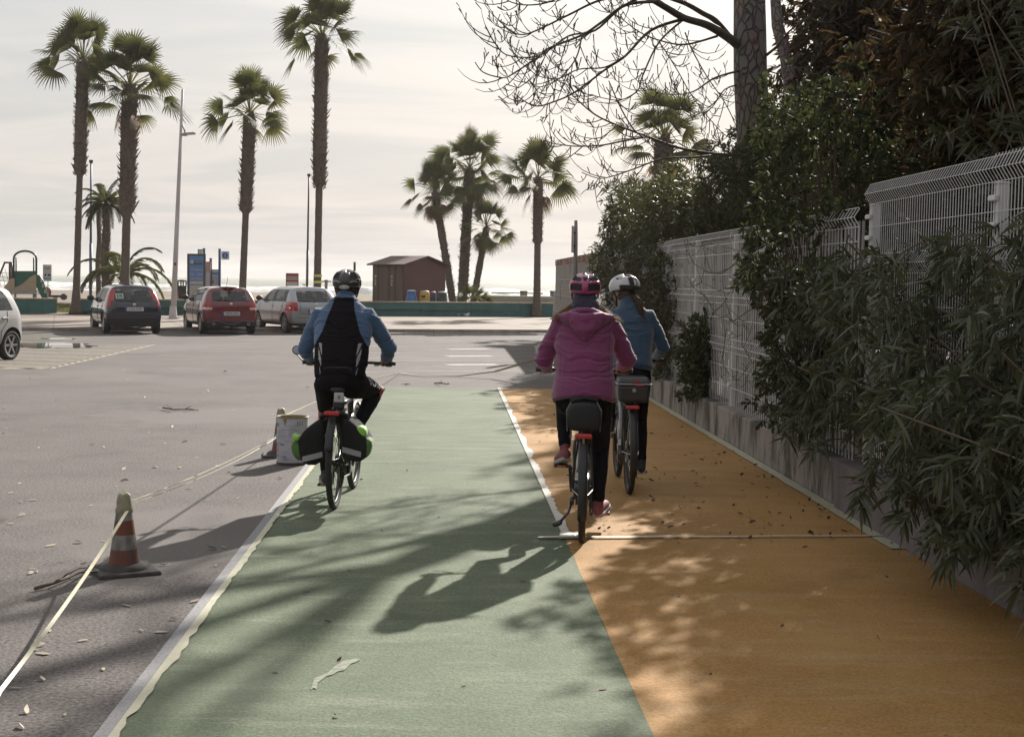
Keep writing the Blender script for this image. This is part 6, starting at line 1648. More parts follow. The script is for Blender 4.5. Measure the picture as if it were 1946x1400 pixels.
def tex_fabric(name, col, rough=.8, sheen=.3, amt=.25, bump=.25, scale=7):
    return M(name, col, rough, amt=amt, scale=scale, sheen=sheen, bump=bump, bscale=260)
m_bagblk = tex_fabric('bag_black', (.012, .011, .012), .9, sheen=0)
m_green_hv = tex_fabric('hivis_green', (.30, .62, .08), .6); m_green_mesh = tex_fabric('green_mesh', (.10, .22, .05), .8, amt=.5)
def soft(name, outline, y0, y1, mat, parent, bev=.03, inset=.0, sub=1):
    """rounded soft bag from an (x,z) outline between y0 and y1"""
    cx = sum(p[0] for p in outline) / len(outline); cz = sum(p[1] for p in outline) / len(outline); n = len(outline); V = []
    for y, k in ((y0, .90), (y0 + .012, 1.), (y1 - .012, 1.), (y1, .90)):
        V += [(cx + (x - cx) * k, y, cz + (z - cz) * k) for x, z in outline]
    V += [(cx, y0 - .012, cz), (cx, y1 + .012, cz)]; F_ = [(4 * n, (k + 1) % n, k) for k in range(n)] + [(4 * n + 1, 3 * n + k, 3 * n + (k + 1) % n) for k in range(n)] + [(i * n + k, i * n + (k + 1) % n, (i + 1) * n + (k + 1) % n, (i + 1) * n + k) for i in range(3) for k in range(n)]
    mb = MB(); mb.add(V, F_); return mb.build(name, mat, parent, smooth=True, subd=sub)
def pannier(label, ol, strap, stripe, pock, flapp, sd):
    rt = empty('pannier_bag', man_loc, man_rz, label, 'bag', 'black panniers on the mountain bike')
    soft('bag_body', ol, -.14, .20, m_bagblk, rt, sub=1)
    mb = MB(); 
    (x0, z0), (x1, z1) = stripe; N_ = 8
    A = [(x0 + (x1 - x0) * i / N_, -.142 - .006 * math.sin(pi * i / N_), z0 + (z1 - z0) * i / N_ + .018) for i in range(N_ + 1)]; B_ = [(x, y - .001, z - .042) for x, y, z in A]
    mb.strip(A, B_); o = mb.build('reflective_stripe', m_refl, rt); sm = o.modifiers.new('t', 'SOLIDIFY'); sm.thickness = .006; sm.offset = 0
    soft('side_pocket', pock, -.13, .05, m_green_mesh, rt); soft('pocket_flap', flapp, -.135, .0, m_green_hv, rt)
    mb = MB(); mb.tube([(p[0], -.06, p[1]) for p in strap], .02, 8, r2=.06, ref=(0, 1, 0)); mb.build('strap', m_bagblk, rt, smooth=True)
pannier('left black pannier with a bulging green side pocket, in front of the paper bucket', [(-.06, .72), (-.15, .67), (-.235, .60), (-.275, .52), (-.27, .39), (-.20, .325), (-.07, .345), (-.055, .5)], [(-.02, .745), (-.06, .73), (-.10, .70)],
        ((-.225, .395), (-.075, .435)), [(-.325, .53), (-.25, .53), (-.215, .46), (-.21, .39), (-.26, .36), (-.315, .43)], [(-.315, .52), (-.305, .60), (-.280, .55), (-.25, .575), (-.245, .55), (-.26, .52)], -1)
pannier('right black pannier with bright green flap beside the front of the rear wheel', [(.055, .72), (.13, .70), (.20, .63), (.275, .55), (.28, .44), (.225, .365), (.09, .365), (.055, .5)], [(.02, .745), (.06, .73), (.10, .71)],
        ((.075, .475), (.215, .44)), [(.17, .565), (.285, .565), (.31, .50), (.255, .405), (.21, .42)], [(.155, .655), (.25, .65), (.265, .56), (.18, .555)], 1)
# pink rider's rack bag, blue rider's top case
rt = empty('rack_bag', pink_loc, pink_rz, 'black rounded rack bag with three grey dashes behind the pink jacket rider', 'bag')
soft('bag_body', [(-.085, .955), (.085, .955), (.115, .90), (.122, .80), (.10, .755), (-.10, .755), (-.122, .80), (-.115, .90)], -.17, .10, tex_fabric('bag_dark', (.016, .016, .018), .75, sheen=0), rt)
mb = MB()
for k in range(3): mb.box((.012 + .003 * k, -.172, .875 - k * .013), (.028, .004, .004), Matrix.Rotation(R(8), 3, 'Y'))
mb.build('logo_dashes', m_white, rt)
mb = MB(); mb.tube([(-.09, -.03, .955), (0, -.05, .975), (.09, -.03, .955)], .012, 8, r2=.03, ref=(0, 1, 0)); mb.build('handle', m_bagblk, rt, smooth=True)
mb = MB(); mb.tube([(-.108, -.12, .76), (-.115, -.13, .90), (-.085, -.1, .952)], .005, 6); mb.tube([(.108, -.12, .76), (.115, -.13, .90), (.085, -.1, .952)], .005, 6); mb.build_split('piping', M('piping_grey', (.12, .12, .13), .5), rt)
mb = MB(); mb.box((0, -.182, .70), (.014, .012, .08)); mb.build('strap_end', M('strap_tan', (.28, .17, .08), .6), rt)
rt = empty('top_case', blue_loc, blue_rz, 'dark grey hard luggage box with pale rim on the back of the city bicycle', 'luggage box')
mb = MB(); mb.box((.01, -.03, .845), (.25, .26, .15), taper=1.08); mb.build('case_body', M('case_dark', (.035, .035, .038), .45), rt, bevel=.03, bseg=3)
mb = MB(); mb.box((.01, -.03, .955), (.275, .285, .055), taper=.86); mb.build('case_lid', M('case_lid', (.06, .062, .065), .35), rt, bevel=.02, bseg=3)
mb = MB(); mb.box((.01, -.03, .924), (.285, .295, .012)); mb.build('pale_rim', m_refl, rt, bevel=.004)
mb = MB(); mb.box((.03, -.176, .945), (.05, .01, .012)); mb.box((.05, -.178, .915), (.07, .01, .010)); mb.build('red_mark', m_redlens, rt)
mb = MB(); mb.cyl((.01, -.168, .875), .016, .012, 16, axis='y'); mb.build('lock', m_refl, rt)
# ================================================================== PEOPLE
def remeshed(mb, name, mats, parent, voxel=.007, smooth=4, disp=None, paintf=None, mat_disp=None):
    o = mb.build(name, mats, parent, fixn=True)
    rm = o.modifiers.new('r', 'REMESH'); rm.mode = 'VOXEL'; rm.voxel_size = voxel; rm.use_smooth_shade = True
    sm = o.modifiers.new('s', 'SMOOTH'); sm.factor = .5; sm.iterations = smooth
    me = evaluated(o)
    me.materials.clear()
    for m in (mats if isinstance(mats, (list, tuple)) else [mats]): me.materials.append(m)
    n = len(me.vertices); co = np.zeros(n * 3); no = np.zeros(n * 3); me.vertices.foreach_get('co', co); me.vertices.foreach_get('normal', no)
    co = co.reshape(-1, 3); no = no.reshape(-1, 3)
    if disp is not None:
        co = co + no * disp(co, no)[:, None]; me.vertices.foreach_set('co', co.ravel()); me.update()
    mi = np.zeros(len(me.polygons), np.int32)
    if paintf is not None:
        c = np.zeros(len(me.polygons) * 3); me.polygons.foreach_get('center', c); mi = paintf(c.reshape(-1, 3)).astype(np.int32)
    me.polygons.foreach_set('material_index', mi); me.polygons.foreach_set('use_smooth', [True] * len(me.polygons))
    return o
def V3n(X, Y, Z, s, seed):
    """smooth 3-D-ish noise from two 2-D slices"""
    return .5 * (vnoise(X * s + 50, (Z * s + 50), 1, 1, seed) + vnoise(Y * s + 50, (Z * s * 1.1 + 70), 1, 1, seed + 7))
def folds(a_h, fz=26., fx=4.5, seed=1, a_f=.0015):
    def f(c, n):
        X, Y, Z = c.T
        w = V3n(X, Y, Z, 5., seed) * 2.4
        h = .5 * (vnoise(X * fx + 50, Z * fz + w * 3 + 50, 1, 1, seed + 3, 2) + vnoise(Y * fx + 90, Z * fz + w * 3 + 50, 1, 1, seed + 4, 2)) - .5
        g = V3n(X, Y, Z, 60., seed + 11) - .5
        r = np.clip(h * 2.6, -1, 1); r = np.sign(r) * np.abs(r) ** .8
        rg = np.clip(1 - np.abs(h - .03) * 11, 0, 1) ** 1.5
        return a_h * (.62 * r + .75 * rg - .2) + a_f * g
    return f
def seg(mb, pts, r, r2=None, ref=None, s=14): mb.tube(pts, r, s, r2=r2, ref=ref, round_ends=True)
def hand(mb, wrist, gx, gy, gz_, s):
    """five-fingered hand closed round a grip lying along x at (gx,gy,gz); s = side"""
    w = Vector(wrist); k = Vector((gx, gy + .012, gz_ + .030))
    seg(mb, [w, w.lerp(Vector((gx, gy - .03, gz_ + .032)), .6), Vector((gx, gy - .012, gz_ + .034))], [.026, .034, .040], [.022, .017, .014], (0, 0, 1))
    for i, (dx, ln) in enumerate(((-.032, .92), (-.011, 1.), (.010, .96), (.031, .80))):
        x = gx - s * dx if True else gx; r = .0098 if i < 3 else .0085
        p = [Vector((x, gy - .012, gz_ + .033)), Vector((x, gy + .016, gz_ + .030)), Vector((x, gy + .016 + .018 * ln, gz_ + .012)), Vector((x, gy + .012 + .018 * ln, gz_ - .012)), Vector((x, gy + .008, gz_ - .026 * ln))]
        seg(mb, p, [r, r, r * .95, r * .9, r * .82], s=8)
    x = gx - s * .046
    seg(mb, [Vector((gx - s * .025, gy - .035, gz_ + .024)), Vector((x, gy - .018, gz_ + .012)), Vector((x, gy + .002, gz_ - .014)), Vector((x + s * .006, gy + .022, gz_ - .024))], [.013, .012, .0105, .009], s=8)
def head_mesh(mb, c, yaw, sc=1.):
    """head with nose, ears, jaw, lips; c = centre; faces +y turned by yaw (left positive)"""
    Rm = Matrix.Rotation(yaw, 3, 'Z')
    def q(x, y, z): return Vector(c) + Rm @ (Vector((x, y, z)) * sc)
    mb.sphere(q(0, -.012, .02), (.076 * sc, .094 * sc, .098 * sc), 20, 14, rot=Rm)
    mb.sphere(q(0, .022, -.045), (.056 * sc, .066 * sc, .072 * sc), 18, 12, rot=Rm)
    mb.sphere(q(0, .055, -.088), (.028 * sc, .026 * sc, .022 * sc), 12, 8, rot=Rm)
    seg(mb, [q(0, .080, .01), q(0, .094, -.012), q(0, .104, -.032)], [.007, .009, .013], s=8)
    mb.sphere(q(0, .084, -.062), (.022 * sc, .010 * sc, .008 * sc), 10, 6, rot=Rm)
    mb.sphere(q(0, .078, .028), (.052 * sc, .016 * sc, .010 * sc), 12, 6, rot=Rm)
    for s in (-1, 1):
        mb.sphere(q(s * .078, -.006, -.012), (.010 * sc, .020 * sc, .032 * sc), 10, 8, rot=Rm)
        mb.sphere(q(s * .042, .055, -.025), (.024 * sc, .026 * sc, .022 * sc), 10, 8, rot=Rm)
    return q
def helmet(parent, c, yaw, pitch, m_shell, m_vent, m_trim, kind, label):
    root = bpy.data.objects.new('helmet', None); COL.objects.link(root); root.parent = parent; root['label'] = label
    root.location = c; root.rotation_euler = (pitch, 0, yaw)
    nU, nV = 96, 34; V = []; F_ = []; mi = []
    rx, ry, rz_ = (.117, .145, .106)
    def vent(u, v):  # u: azimuth -pi..pi with 0 = back ; v: 0 rim .. 1 top
        a = abs(u)
        if kind == 'dark':
            if .30 < v < .60 and .42 < a < .95: return 1
            if .60 < v < .86 and .10 < a < .34: return 1
            if .34 < v < .62 and 1.25 < a < 1.75: return 1
            if .62 < v < .88 and .75 < a < 1.5: return 1
            if .18 < v < .52 and 2.0 < a < 2.5: return 1
        if kind == 'pink':
            if .10 < v < .34 and .22 < a < .95 and v < .34 - .10 * abs(a - .5): return 1
            if .44 < v < .66 and a < .13 + (v - .44) * .4: return 1
            if .44 < v < .66 and .28 < a < .95: return 1
            if .72 < v < .90 and .12 < a < 1.0: return 1
            if .25 < v < .62 and 1.15 < a < 1.6: return 1
            if .3 < v < .75 and 1.8 < a < 2.4: return 1
        if kind == 'white':
            if .48 < v < .60 and 1.0 < a < 1.55: return 1
            if .60 < v < .72 and 1.75 < a < 2.3: return 1
            if .2 < v < .55 and a < .55 and abs(math.sin(a * 6)) > .35: return 1
            if .62 < v < .9 and .1 < a < .8: return 1
        return 0
    def P3(u, v, k=0.):
        rim = -.30 + .16 * math.cos(u) * (-1) if False else 0
        low = -.42 - .10 * math.cos(u * 2) + (.10 if kind == 'white' else 0) * math.cos(u)   # how far the shell drops below the equator
        lat = low * (1 - v) + (pi / 2) * v
        cu, su = math.cos(lat), math.sin(lat)
        bulge = 1 + (.05 * math.cos(u) if True else 0)
        x = math.sin(u) * cu * rx * (1 - .06 * math.cos(4 * u)); y = -math.cos(u) * cu * ry * bulge; z = su * rz_
        p = Vector((x, y, z)); n = Vector((x / rx, y / ry, z / rz_)).normalized()
        ridge = .0035 * math.cos(u * 7) * max(0, math.sin(v * pi))
        return p + n * (k + ridge)
    for j in range(nV + 1):
        for i in range(nU):
            u = -pi + 2 * pi * i / nU; v = j / nV
            V.append(P3(u, v, -.016 if vent(u, v) else 0))
    for j in range(nV):
        for i in range(nU):
            l = (i + 1) % nU; F_.append((j * nU + i, j * nU + l, (j + 1) * nU + l, (j + 1) * nU + i))
            u = -pi + 2 * pi * (i + .5) / nU; v = (j + .5) / nV; k = vent(u, v)
            if not k and kind == 'pink' and v > .66: k = 2
            if not k and kind == 'pink' and .34 <= v < .42 and abs(u) > 1.: k = 2
            if not k and kind == 'white' and v < .22 and abs(u) < 1.2: k = 1
            if not k and kind == 'white' and v > .45 and abs(u) < .5: k = 3
            if not k and kind == 'dark' and (abs(v - (.22 - .10 * abs(abs(u) - .62))) < .02 and .35 < abs(u) < .9): k = 2
            mi.append(k)
    me = bpy.data.meshes.new('shell'); me.from_pydata([tuple(v) for v in V], [], F_); me.update()
    o = link_mesh('shell', me, [m_shell, m_vent, m_trim, m_helmet_mauve], root, smooth=True); me.polygons.foreach_set('material_index', mi)
    s_ = o.modifiers.new('t', 'SOLIDIFY'); s_.thickness = .012; s_.offset = -1; s_.material_offset_rim = 0
    if kind == 'dark':
        mb = MB(); mb.sphere((0, -ry * 1.0, -.052), (.042, .012, .019), 18, 10); mb.build('rear_dial', M('dial_grey', (.32, .33, .32), .35), root, smooth=True)
        mb = MB(); mb.lathe((0, -ry * 1.0 - .012, -.052), [(.013, -.002), (.011, -.004), (.001, -.004)], 20, axis='y'); mb.build('dial_ring', M('dial_ring', (.42, .44, .30), .4), root)
    if kind == 'white':
        mb = MB(); mb.tube([(.07 * s, .13, -.012) for s in (-1, -.5, 0, .5, 1)], .010, 8, r2=.02); mb.build('peak', m_vent, root, smooth=True)
    mb = MB()
    for s in (-1, 1): mb.tube([(s * .094, .03, -.04), (s * .082, .01, -.10), (s * .05, .05, -.165), (0, .07, -.178)], .0045, 5, r2=.009); mb.tube([(s * .092, -.05, -.04), (s * .082, .01, -.10)], .0045, 5)
    mb.build('chin_strap', m_strap, root)
    return root
m_strap = M('strap_black', (.02, .02, .02), .7); m_helmet_mauve = M('helmet_mauve', (.20, .09, .13), .35, coat=.5)
m_eye = M('eye_white', (.6, .58, .55), .2); m_iris = M('iris', (.06, .035, .02), .2)
def shoe(parent, p, s, toe_out, m_up, m_sole, laces=True, pitch=0.):
    """p = sole point over the pedal; toes forward (+y)"""
    Rm = Matrix.Rotation(-s * toe_out, 3, 'Z') @ Matrix.Rotation(pitch, 3, 'X')
    def q(x, y, z): return Vector(p) + Rm @ Vector((x, y, z))
    mb = MB(); seg(mb, [q(0, -.155, .055), q(0, -.10, .055), q(0, -.02, .05), q(0, .05, .042), q(0, .085, .035)], [.034, .037, .040, .043, .034], [.045, .042, .038, .030, .022], Rm @ Vector((0, 0, 1)))
    seg(mb, [q(0, -.13, .06), q(0, -.125, .10), q(0, -.12, .125)], [.036, .038, .040], [.042, .044, .044], Rm @ Vector((0, 1, 0)))
    o = remeshed(mb, 'shoe', [m_up], parent, .006, 3)
    mb = MB(); pts = [(-.170, .030), (-.12, .040), (-.04, .039), (.05, .045), (.10, .036), (.118, .012)]
    ol = [q(w, y, .004) for y, w in pts] + [q(-w, y, .004) for y, w in reversed(pts)]
    mb.prism(ol, Rm @ Vector((0, 0, .028))); mb.build('sole', m_sole, o, bevel=.008, bseg=2)
    mb = MB()
    for k in range(4): mb.tube([q(-.02, .02 - .028 * k, .083 + .006 * k), q(0, .024 - .028 * k, .092 + .006 * k), q(.02, .02 - .028 * k, .083 + .006 * k)], .003, 4)
    mb.build('laces', m_sole, o)
    return o
def person(name_loc, rz, J, label, mats, kind):
    """J: joints in bicycle space"""
    root = empty('person', name_loc, rz, label, 'person')
    j = {k: Vector(v) for k, v in J.items() if isinstance(v, (tuple, Vector)) and len(v) == 3}
    gx, gy, gz_ = J['grip']
    for s, k, pk in ((1, 'ankle_r', 'pitch_r'), (-1, 'ankle_l', 'pitch_l')):
        Rm = Matrix.Rotation(-s * J.get('toe', R(8)), 3, 'Z') @ Matrix.Rotation(J.get(pk, 0), 3, 'X'); j[k] = J['ped'][s] + Vector((0, 0, .010)) + Rm @ Vector((0, -.125, .125))
    # ---- body: one continuous surface
    mb = MB(); q = head_mesh(mb, j['head'], J['yaw'], J.get('hs', 1.))
    seg(mb, [j['neck'] + Vector((0, -.02, -.05)), j['neck'], j['head'] + Vector((0, -.01, -.05))], [.075, .058, .056])
    seg(mb, [j['hip'], j['waist'], j['chest'], j['neck'] + Vector((0, -.02, -.06))], [.14, .125, .15, .12], [.10, .095, .105, .08], (0, 1, 0), 18)
    for s in (-1, 1):
        sh, el = j['shoulder'].copy(), j['elbow_r' if s > 0 else 'elbow_l'].copy(); sh.x *= s
        gr = Vector((s * gx, gy, gz_)); wr = gr + Vector((-s * .005, -.085, .035))
        seg(mb, [sh, el, wr], [.052, .042, .026]); hand(mb, wr, gr.x, gy, gz_, s)
        hp = Vector((s * .085, j['hip'].y, j['hip'].z - .03)); kn = j['knee_r' if s > 0 else 'knee_l']; an = j['ankle_r' if s > 0 else 'ankle_l']
        seg(mb, [hp, hp.lerp(kn, .5), kn, kn.lerp(an, .35) + Vector((0, -.02, 0)), an, an + Vector((0, .0, -.07))], [.085, .072, .050, .050, .032, .032])
    remeshed(mb, 'body', [m_skin if kind == 'man' else M('skin_fair', (.46, .27, .20), .55, amt=.1, scale=18)], root, .0058, 2)
    for s in (-1, 1):
        mb = MB(); mb.sphere(q(s * .030, .072, .012), .0125, 10, 8); e = mb.build('eye', m_eye, root, smooth=True); mb = MB(); mb.sphere(q(s * .030, .081, .012), .0062, 8, 6); mb.build('iris', m_iris, e, smooth=True)
    # ---- top
    mb = MB(); T = J['torso']
    mb.tube([Vector(p[0]) for p in T], [p[1] for p in T], 24, r2=[p[2] for p in T], ref=(0, 1, 0), round_ends=False)
    for s in (-1, 1):
        sh, el = j['shoulder'].copy(), j['elbow_r' if s > 0 else 'elbow_l'].copy(); sh.x *= s
        gr = Vector((s * gx, gy, gz_)); wr = gr + Vector((-s * .005, -.085, .035)); a, b, c_ = J['arm_r']
        seg(mb, [sh + Vector((-s * .06, 0, .0)), sh, sh.lerp(el, .5), el, el.lerp(wr, .5), el.lerp(wr, .93)], [a * .92, a, (a + b) / 2 * 1.02, b, (b + c_) / 2 * 1.04, c_])
    o_top = remeshed(mb, J['topname'], mats['top'], root, .0065, 5, disp=J['folds'], paintf=J.get('paint'))
    # ---- trousers
    mb = MB(); P_ = J['pelvis']; mb.sphere(P_[0], P_[1], 22, 16)
    for s in (-1, 1):
        hp = Vector((s * .092, j['hip'].y, j['hip'].z - .035)); kn = j['knee_r' if s > 0 else 'knee_l']; an = j['ankle_r' if s > 0 else 'ankle_l']; a, b, c_, d = J['leg_r']
        seg(mb, [hp, hp.lerp(kn, .5), kn, kn.lerp(an, .35) + Vector((0, -.025, 0)), kn.lerp(an, .99)], [a, (a + b) / 2, b, c_, d])
    o_leg = remeshed(mb, 'trousers', mats['legs'], root, .0065, 4, disp=folds(.003, 18, 6, 5, .0008), paintf=J.get('paint_leg'))
    for s in (-1, 1): shoe(root, J['ped'][s] + Vector((0, -.0, .010)), s, J.get('toe', R(8)), mats['shoe'], mats['sole'], pitch=J.get('pitch_r', 0) if s > 0 else J.get('pitch_l', 0))
    return root, j, q
m_blue_j = tex_fabric('jersey_blue', (.055, .12, .235), .7); m_black_j = M('jersey_black', (.010, .008, .010), .9, spec=.15, bump=.2, bscale=260); m_blk_leg = M('leggings_black', (.009, .0075, .009), .9, spec=.15, bump=.2, bscale=260); m_red_band = tex_fabric('red_knee_band', (.42, .03, .02), .6)
# ---- the man
def man_paint(c):
    x, y, z = np.abs(c[:, 0]), c[:, 1], c[:, 2]
    w = np.interp(z, [1.15, 1.20, 1.27, 1.34, 1.43, 1.52, 1.61], [.40, .222, .180, .145, .118, .090, .072])
    arm = (x > .235) & (z > 1.0)
    blk = (x < w) & ~arm & (z < 1.60)
    r = np.where(blk, 1, 0)
    zz = z - 1.10; xc = .165 - .05 * np.clip(zz / .16, -1, 1)
    ref = blk & (y < .36) & (zz > -.09) & (zz < .15) & (np.abs(x - (.155 - .20 * (zz - .15) * -.35)) < .015 * np.clip((zz + .10) * 6, 0, 1)) & (np.sin((x * 1.6 - z * .6) * 110) > -.5)
    return np.where(ref, 2, r)
def man_leg(c):
    x, y, z = c[:, 0], c[:, 1], c[:, 2]
    def near(k, kn, hp, d0, d1):
        ax = (kn - hp); L_ = ax.length; ax = np.array(ax.normalized()); t = (c - np.array(hp)) @ ax
        return (t > L_ * d0) & (t < L_ * d1)
    hl, hr = Vector((-.092, .24, .93)), Vector((.092, .24, .93)); kl, kr = Vector((-.155, .60, .68)), Vector((.235, .66, .86))
    l = (x < -.05) & near(0, kl, hl, .86, 1.02) & (z > .60); r = (x > .12) & near(0, kr, hr, .84, 1.0) & (z > .72)
    return np.where(l | r, 1, 0)
J = dict(head=(0, .58, 1.645), yaw=0, neck=(0, .50, 1.53), hip=(0, .24, .965), waist=(0, .29, 1.12), chest=(0, .40, 1.33), shoulder=(.192, .44, 1.462), elbow_l=(-.320, .52, 1.185), elbow_r=(.345, .55, 1.20),
         knee_l=(-.155, .60, .68), ankle_l=(-.148, .335, .245), knee_r=(.235, .66, .86), ankle_r=(.155, .34, .575), grip=(.31, .74, 1.07),
         torso=[((0, .22, .93), .150, .12), ((0, .23, .99), .196, .15), ((0, .27, 1.10), .208, .15), ((0, .32, 1.22), .212, .145), ((0, .38, 1.33), .228, .14), ((0, .43, 1.45), .218, .118), ((0, .46, 1.525), .170, .092), ((0, .48, 1.57), .110, .076), ((0, .50, 1.60), .078, .070), ((0, .515, 1.63), .074, .070)],
         arm_r=(.072, .062, .042), pelvis=((0, .215, .965), (.178, .15, .11)), leg_r=(.112, .072, .066, .045), folds=folds(.010, 24, 4, 3), paint=man_paint, paint_leg=man_leg, topname='cycling_jacket', ped=ped_m, toe=R(12))
man, jm, qm = person(man_loc, man_rz, J, 'man in a blue and black cycling jacket and dark helmet riding on the green lane', dict(top=[m_blue_j, m_black_j, m_refl], legs=[m_blk_leg, m_red_band], shoe=M('shoe_black', (.03, .03, .035), .6), sole=M('sole_grey', (.22, .21, .21), .7)), 'man')
helmet(man, (0, .575, 1.715), 0, R(-6), M('helmet_black', (.035, .033, .036), .35, coat=.6), m_strap, M('helmet_silver', (.38, .38, .38), .35), 'dark', 'black vented helmet with a pale oval dial at the back')
mb = MB(); mb.sphere(qm(0, -.03, .005), (.082, .088, .085), 20, 14); mb.build('hair', M('hair_dark', (.03, .022, .018), .8), man, smooth=True)
# back pocket outline and lettering on the thigh
def proj_on(o, p, d):
    h = o.ray_cast(Vector(p), Vector(d)); return (h[1], h[2]) if h[0] else (None, None)
jk = [c for c in man.children if c.name.startswith('cycling_jacket')][0]; tr = [c for c in man.children if c.name.startswith('trousers')][0]
mb = MB(); pts = []
for x, z in [(-.10, .99), (-.10, 1.065), (-.05, 1.07), (0, 1.07), (.05, 1.07), (.10, 1.065), (.10, .99)]:
    h, n = proj_on(jk, (x, -.6, z), (0, 1, 0))
    if h: pts.append(h + Vector((0, -.003, 0)))
if len(pts) > 2: mb.tube(pts, .0035, 5)
mb.build('pocket_seam', M('seam_grey', (.05, .045, .05), .6), man)
lt = text_mesh('thigh_lettering', 'BORA', .105, M('letter_grey', (.6, .6, .6), .6), man, Matrix.Identity(4), extr=.0, spacing=1.05)
me = lt.data; hp = Vector((.13, .30, .95)); kn = Vector((.245, .60, .875)); ax = (kn - hp).normalized(); outv = Vector((.62, -.70, .35)); outv = (outv - ax * outv.dot(ax)).normalized(); upv = outv.cross(ax) * 1
bmx = bmesh.new(); bmx.from_mesh(me); bmesh.ops.subdivide_edges(bmx, edges=bmx.edges, cuts=2, use_grid_fill=True); bmesh.ops.triangulate(bmx, faces=bmx.faces); bmx.to_mesh(me); bmx.free()
mid = hp.lerp(kn, .56); bpy.context.view_layer.update()
for v in me.vertices:
    p = mid + ax * v.co.x * .98 + upv * v.co.y; h, n = proj_on(tr, p + outv * .3, -outv)
    v.co = (h + outv * .004) if h else p + outv * .085
# ---- woman in pink
m_pink = tex_fabric('pink_jacket', (.18, .020, .100), .65, sheen=.4, amt=.12); m_pink_d = tex_fabric('pink_jacket_seam', (.17, .025, .10), .7)
def pink_paint(c):
    x, y, z = np.abs(c[:, 0]), c[:, 1], c[:, 2]
    s = (np.abs(z - (1.405 - .0 * x)) < .004) & (x < .2) | ((np.abs(x - .165) < .0035) & (z > .95) & (z < 1.42)) | (np.abs(z - .955) < .003)
    return np.where(s, 1, 0)
J = dict(head=(-.005, .46, 1.64), yaw=0, hs=.94, neck=(0, .40, 1.53), hip=(0, .22, .975), waist=(0, .25, 1.13), chest=(0, .32, 1.32), shoulder=(.172, .345, 1.458), elbow_l=(-.285, .42, 1.20), elbow_r=(.300, .45, 1.215),
         knee_l=(-.135, .64, .84), ankle_l=(-.150, .335, .575), knee_r=(.125, .50, .58), ankle_r=(.152, .345, .235), grip=(.28, .66, 1.12),
         torso=[((0, .185, .935), .218, .185), ((0, .20, .99), .220, .182), ((0, .23, 1.10), .205, .160), ((0, .26, 1.20), .198, .148), ((0, .30, 1.31), .208, .138), ((0, .33, 1.43), .203, .120), ((0, .35, 1.50), .160, .098), ((0, .37, 1.545), .108, .082), ((0, .385, 1.575), .088, .075)],
         arm_r=(.074, .066, .052), pelvis=((0, .21, .955), (.182, .15, .12)), leg_r=(.108, .066, .060, .044), folds=folds(.0095, 30, 2.6, 21), paint=pink_paint, topname='jacket', ped=ped_p, toe=R(14), pitch_l=R(-14), pitch_r=R(8))
pink, jp, qp = person(pink_loc, pink_rz, J, 'woman in a magenta hooded jacket and pink helmet riding on the orange lane', dict(top=[m_pink, m_pink_d], legs=[m_blk_leg], shoe=M('shoe_rose', (.27, .075, .085), .7, amt=.3, scale=20), sole=M('sole_pale', (.36, .33, .34), .7)), 'pink')
helmet(pink, (-.005, .455, 1.708), 0, R(-4), M('helmet_pink', (.36, .045, .15), .3, coat=.7), m_strap, M('helmet_pale_pink', (.52, .36, .42), .3, coat=.6), 'pink', 'pink helmet with pale pink ribs and black vents')
mb = MB(); mb.tube([(-.18, .285, 1.505), (-.12, .235, 1.50), (-.06, .20, 1.48), (0, .185, 1.465), (.06, .20, 1.48), (.12, .235, 1.50), (.18, .285, 1.505)], [.025, .045, .062, .075, .062, .045, .025], 12, r2=[.02, .03, .034, .036, .034, .03, .02], ref=(0, 1, .2), round_ends=True)
mb.tube([(0, .19, 1.48), (0, .165, 1.42), (.005, .165, 1.37)], [.11, .075, .03], 14, r2=[.035, .030, .022], ref=(0, 1, 0), round_ends=True)
mb.tube([(-.10, .25, 1.53), (-.05, .235, 1.55), (0, .23, 1.555), (.05, .235, 1.55), (.10, .25, 1.53)], .022, 10, round_ends=True)
remeshed(mb, 'hood', [m_pink], pink, .006, 4, disp=folds(.005, 14, 6, 31))
mb = MB(); mb.tube([(0, .36, 1.52), (0, .385, 1.585), (0, .41, 1.635)], [.110, .100, .088], 18, r2=[.085, .082, .075]); remeshed(mb, 'scarf', [tex_fabric('scarf_navy', (.035, .03, .06), .9)], pink, .006, 3, disp=folds(.006, 30, 5, 41))
# hair: dark under the helmet, blond strands to both sides
def strand_hair(name, roots, mat, parent, n, rad, spread, seed):
    r = random.Random(seed); mb = MB()
    for pts in roots:
        for _ in range(n):
            o_ = Vector((r.gauss(0, 1), r.gauss(0, 1), r.gauss(0, 1))) * spread; q = []
            for i, p in enumerate(pts):
                t = i / (len(pts) - 1); q.append(Vector(p) + o_ * (.35 + .8 * t) + Vector((r.gauss(0, 1), r.gauss(0, 1), r.gauss(0, 1))) * spread * .25)
            mb.tube(q, [rad, rad * .9, rad * .7, rad * .25][:len(q)] if len(q) <= 4 else [rad * (1 - .7 * i / (len(q) - 1)) for i in range(len(q))], 4, cap=False)
    return mb.build(name, mat, parent, smooth=True, fixn=False)
m_hairb = M('hair_blond', (.33, .19, .085), .5, amt=.5, scale=40); m_haird = M('hair_brown', (.07, .04, .025), .55, amt=.4, scale=30)
strand_hair('hair_strands', [[(-.07, .42, 1.60), (-.125, .36, 1.56), (-.175, .29, 1.52), (-.215, .255, 1.495)]], m_hairb, pink, 34, .0028, .012, 6); strand_hair('hair_strands', [[(.07, .42, 1.60), (.13, .36, 1.555), (.185, .29, 1.515), (.235, .255, 1.49)]], m_hairb, pink, 34, .0028, .012, 5)
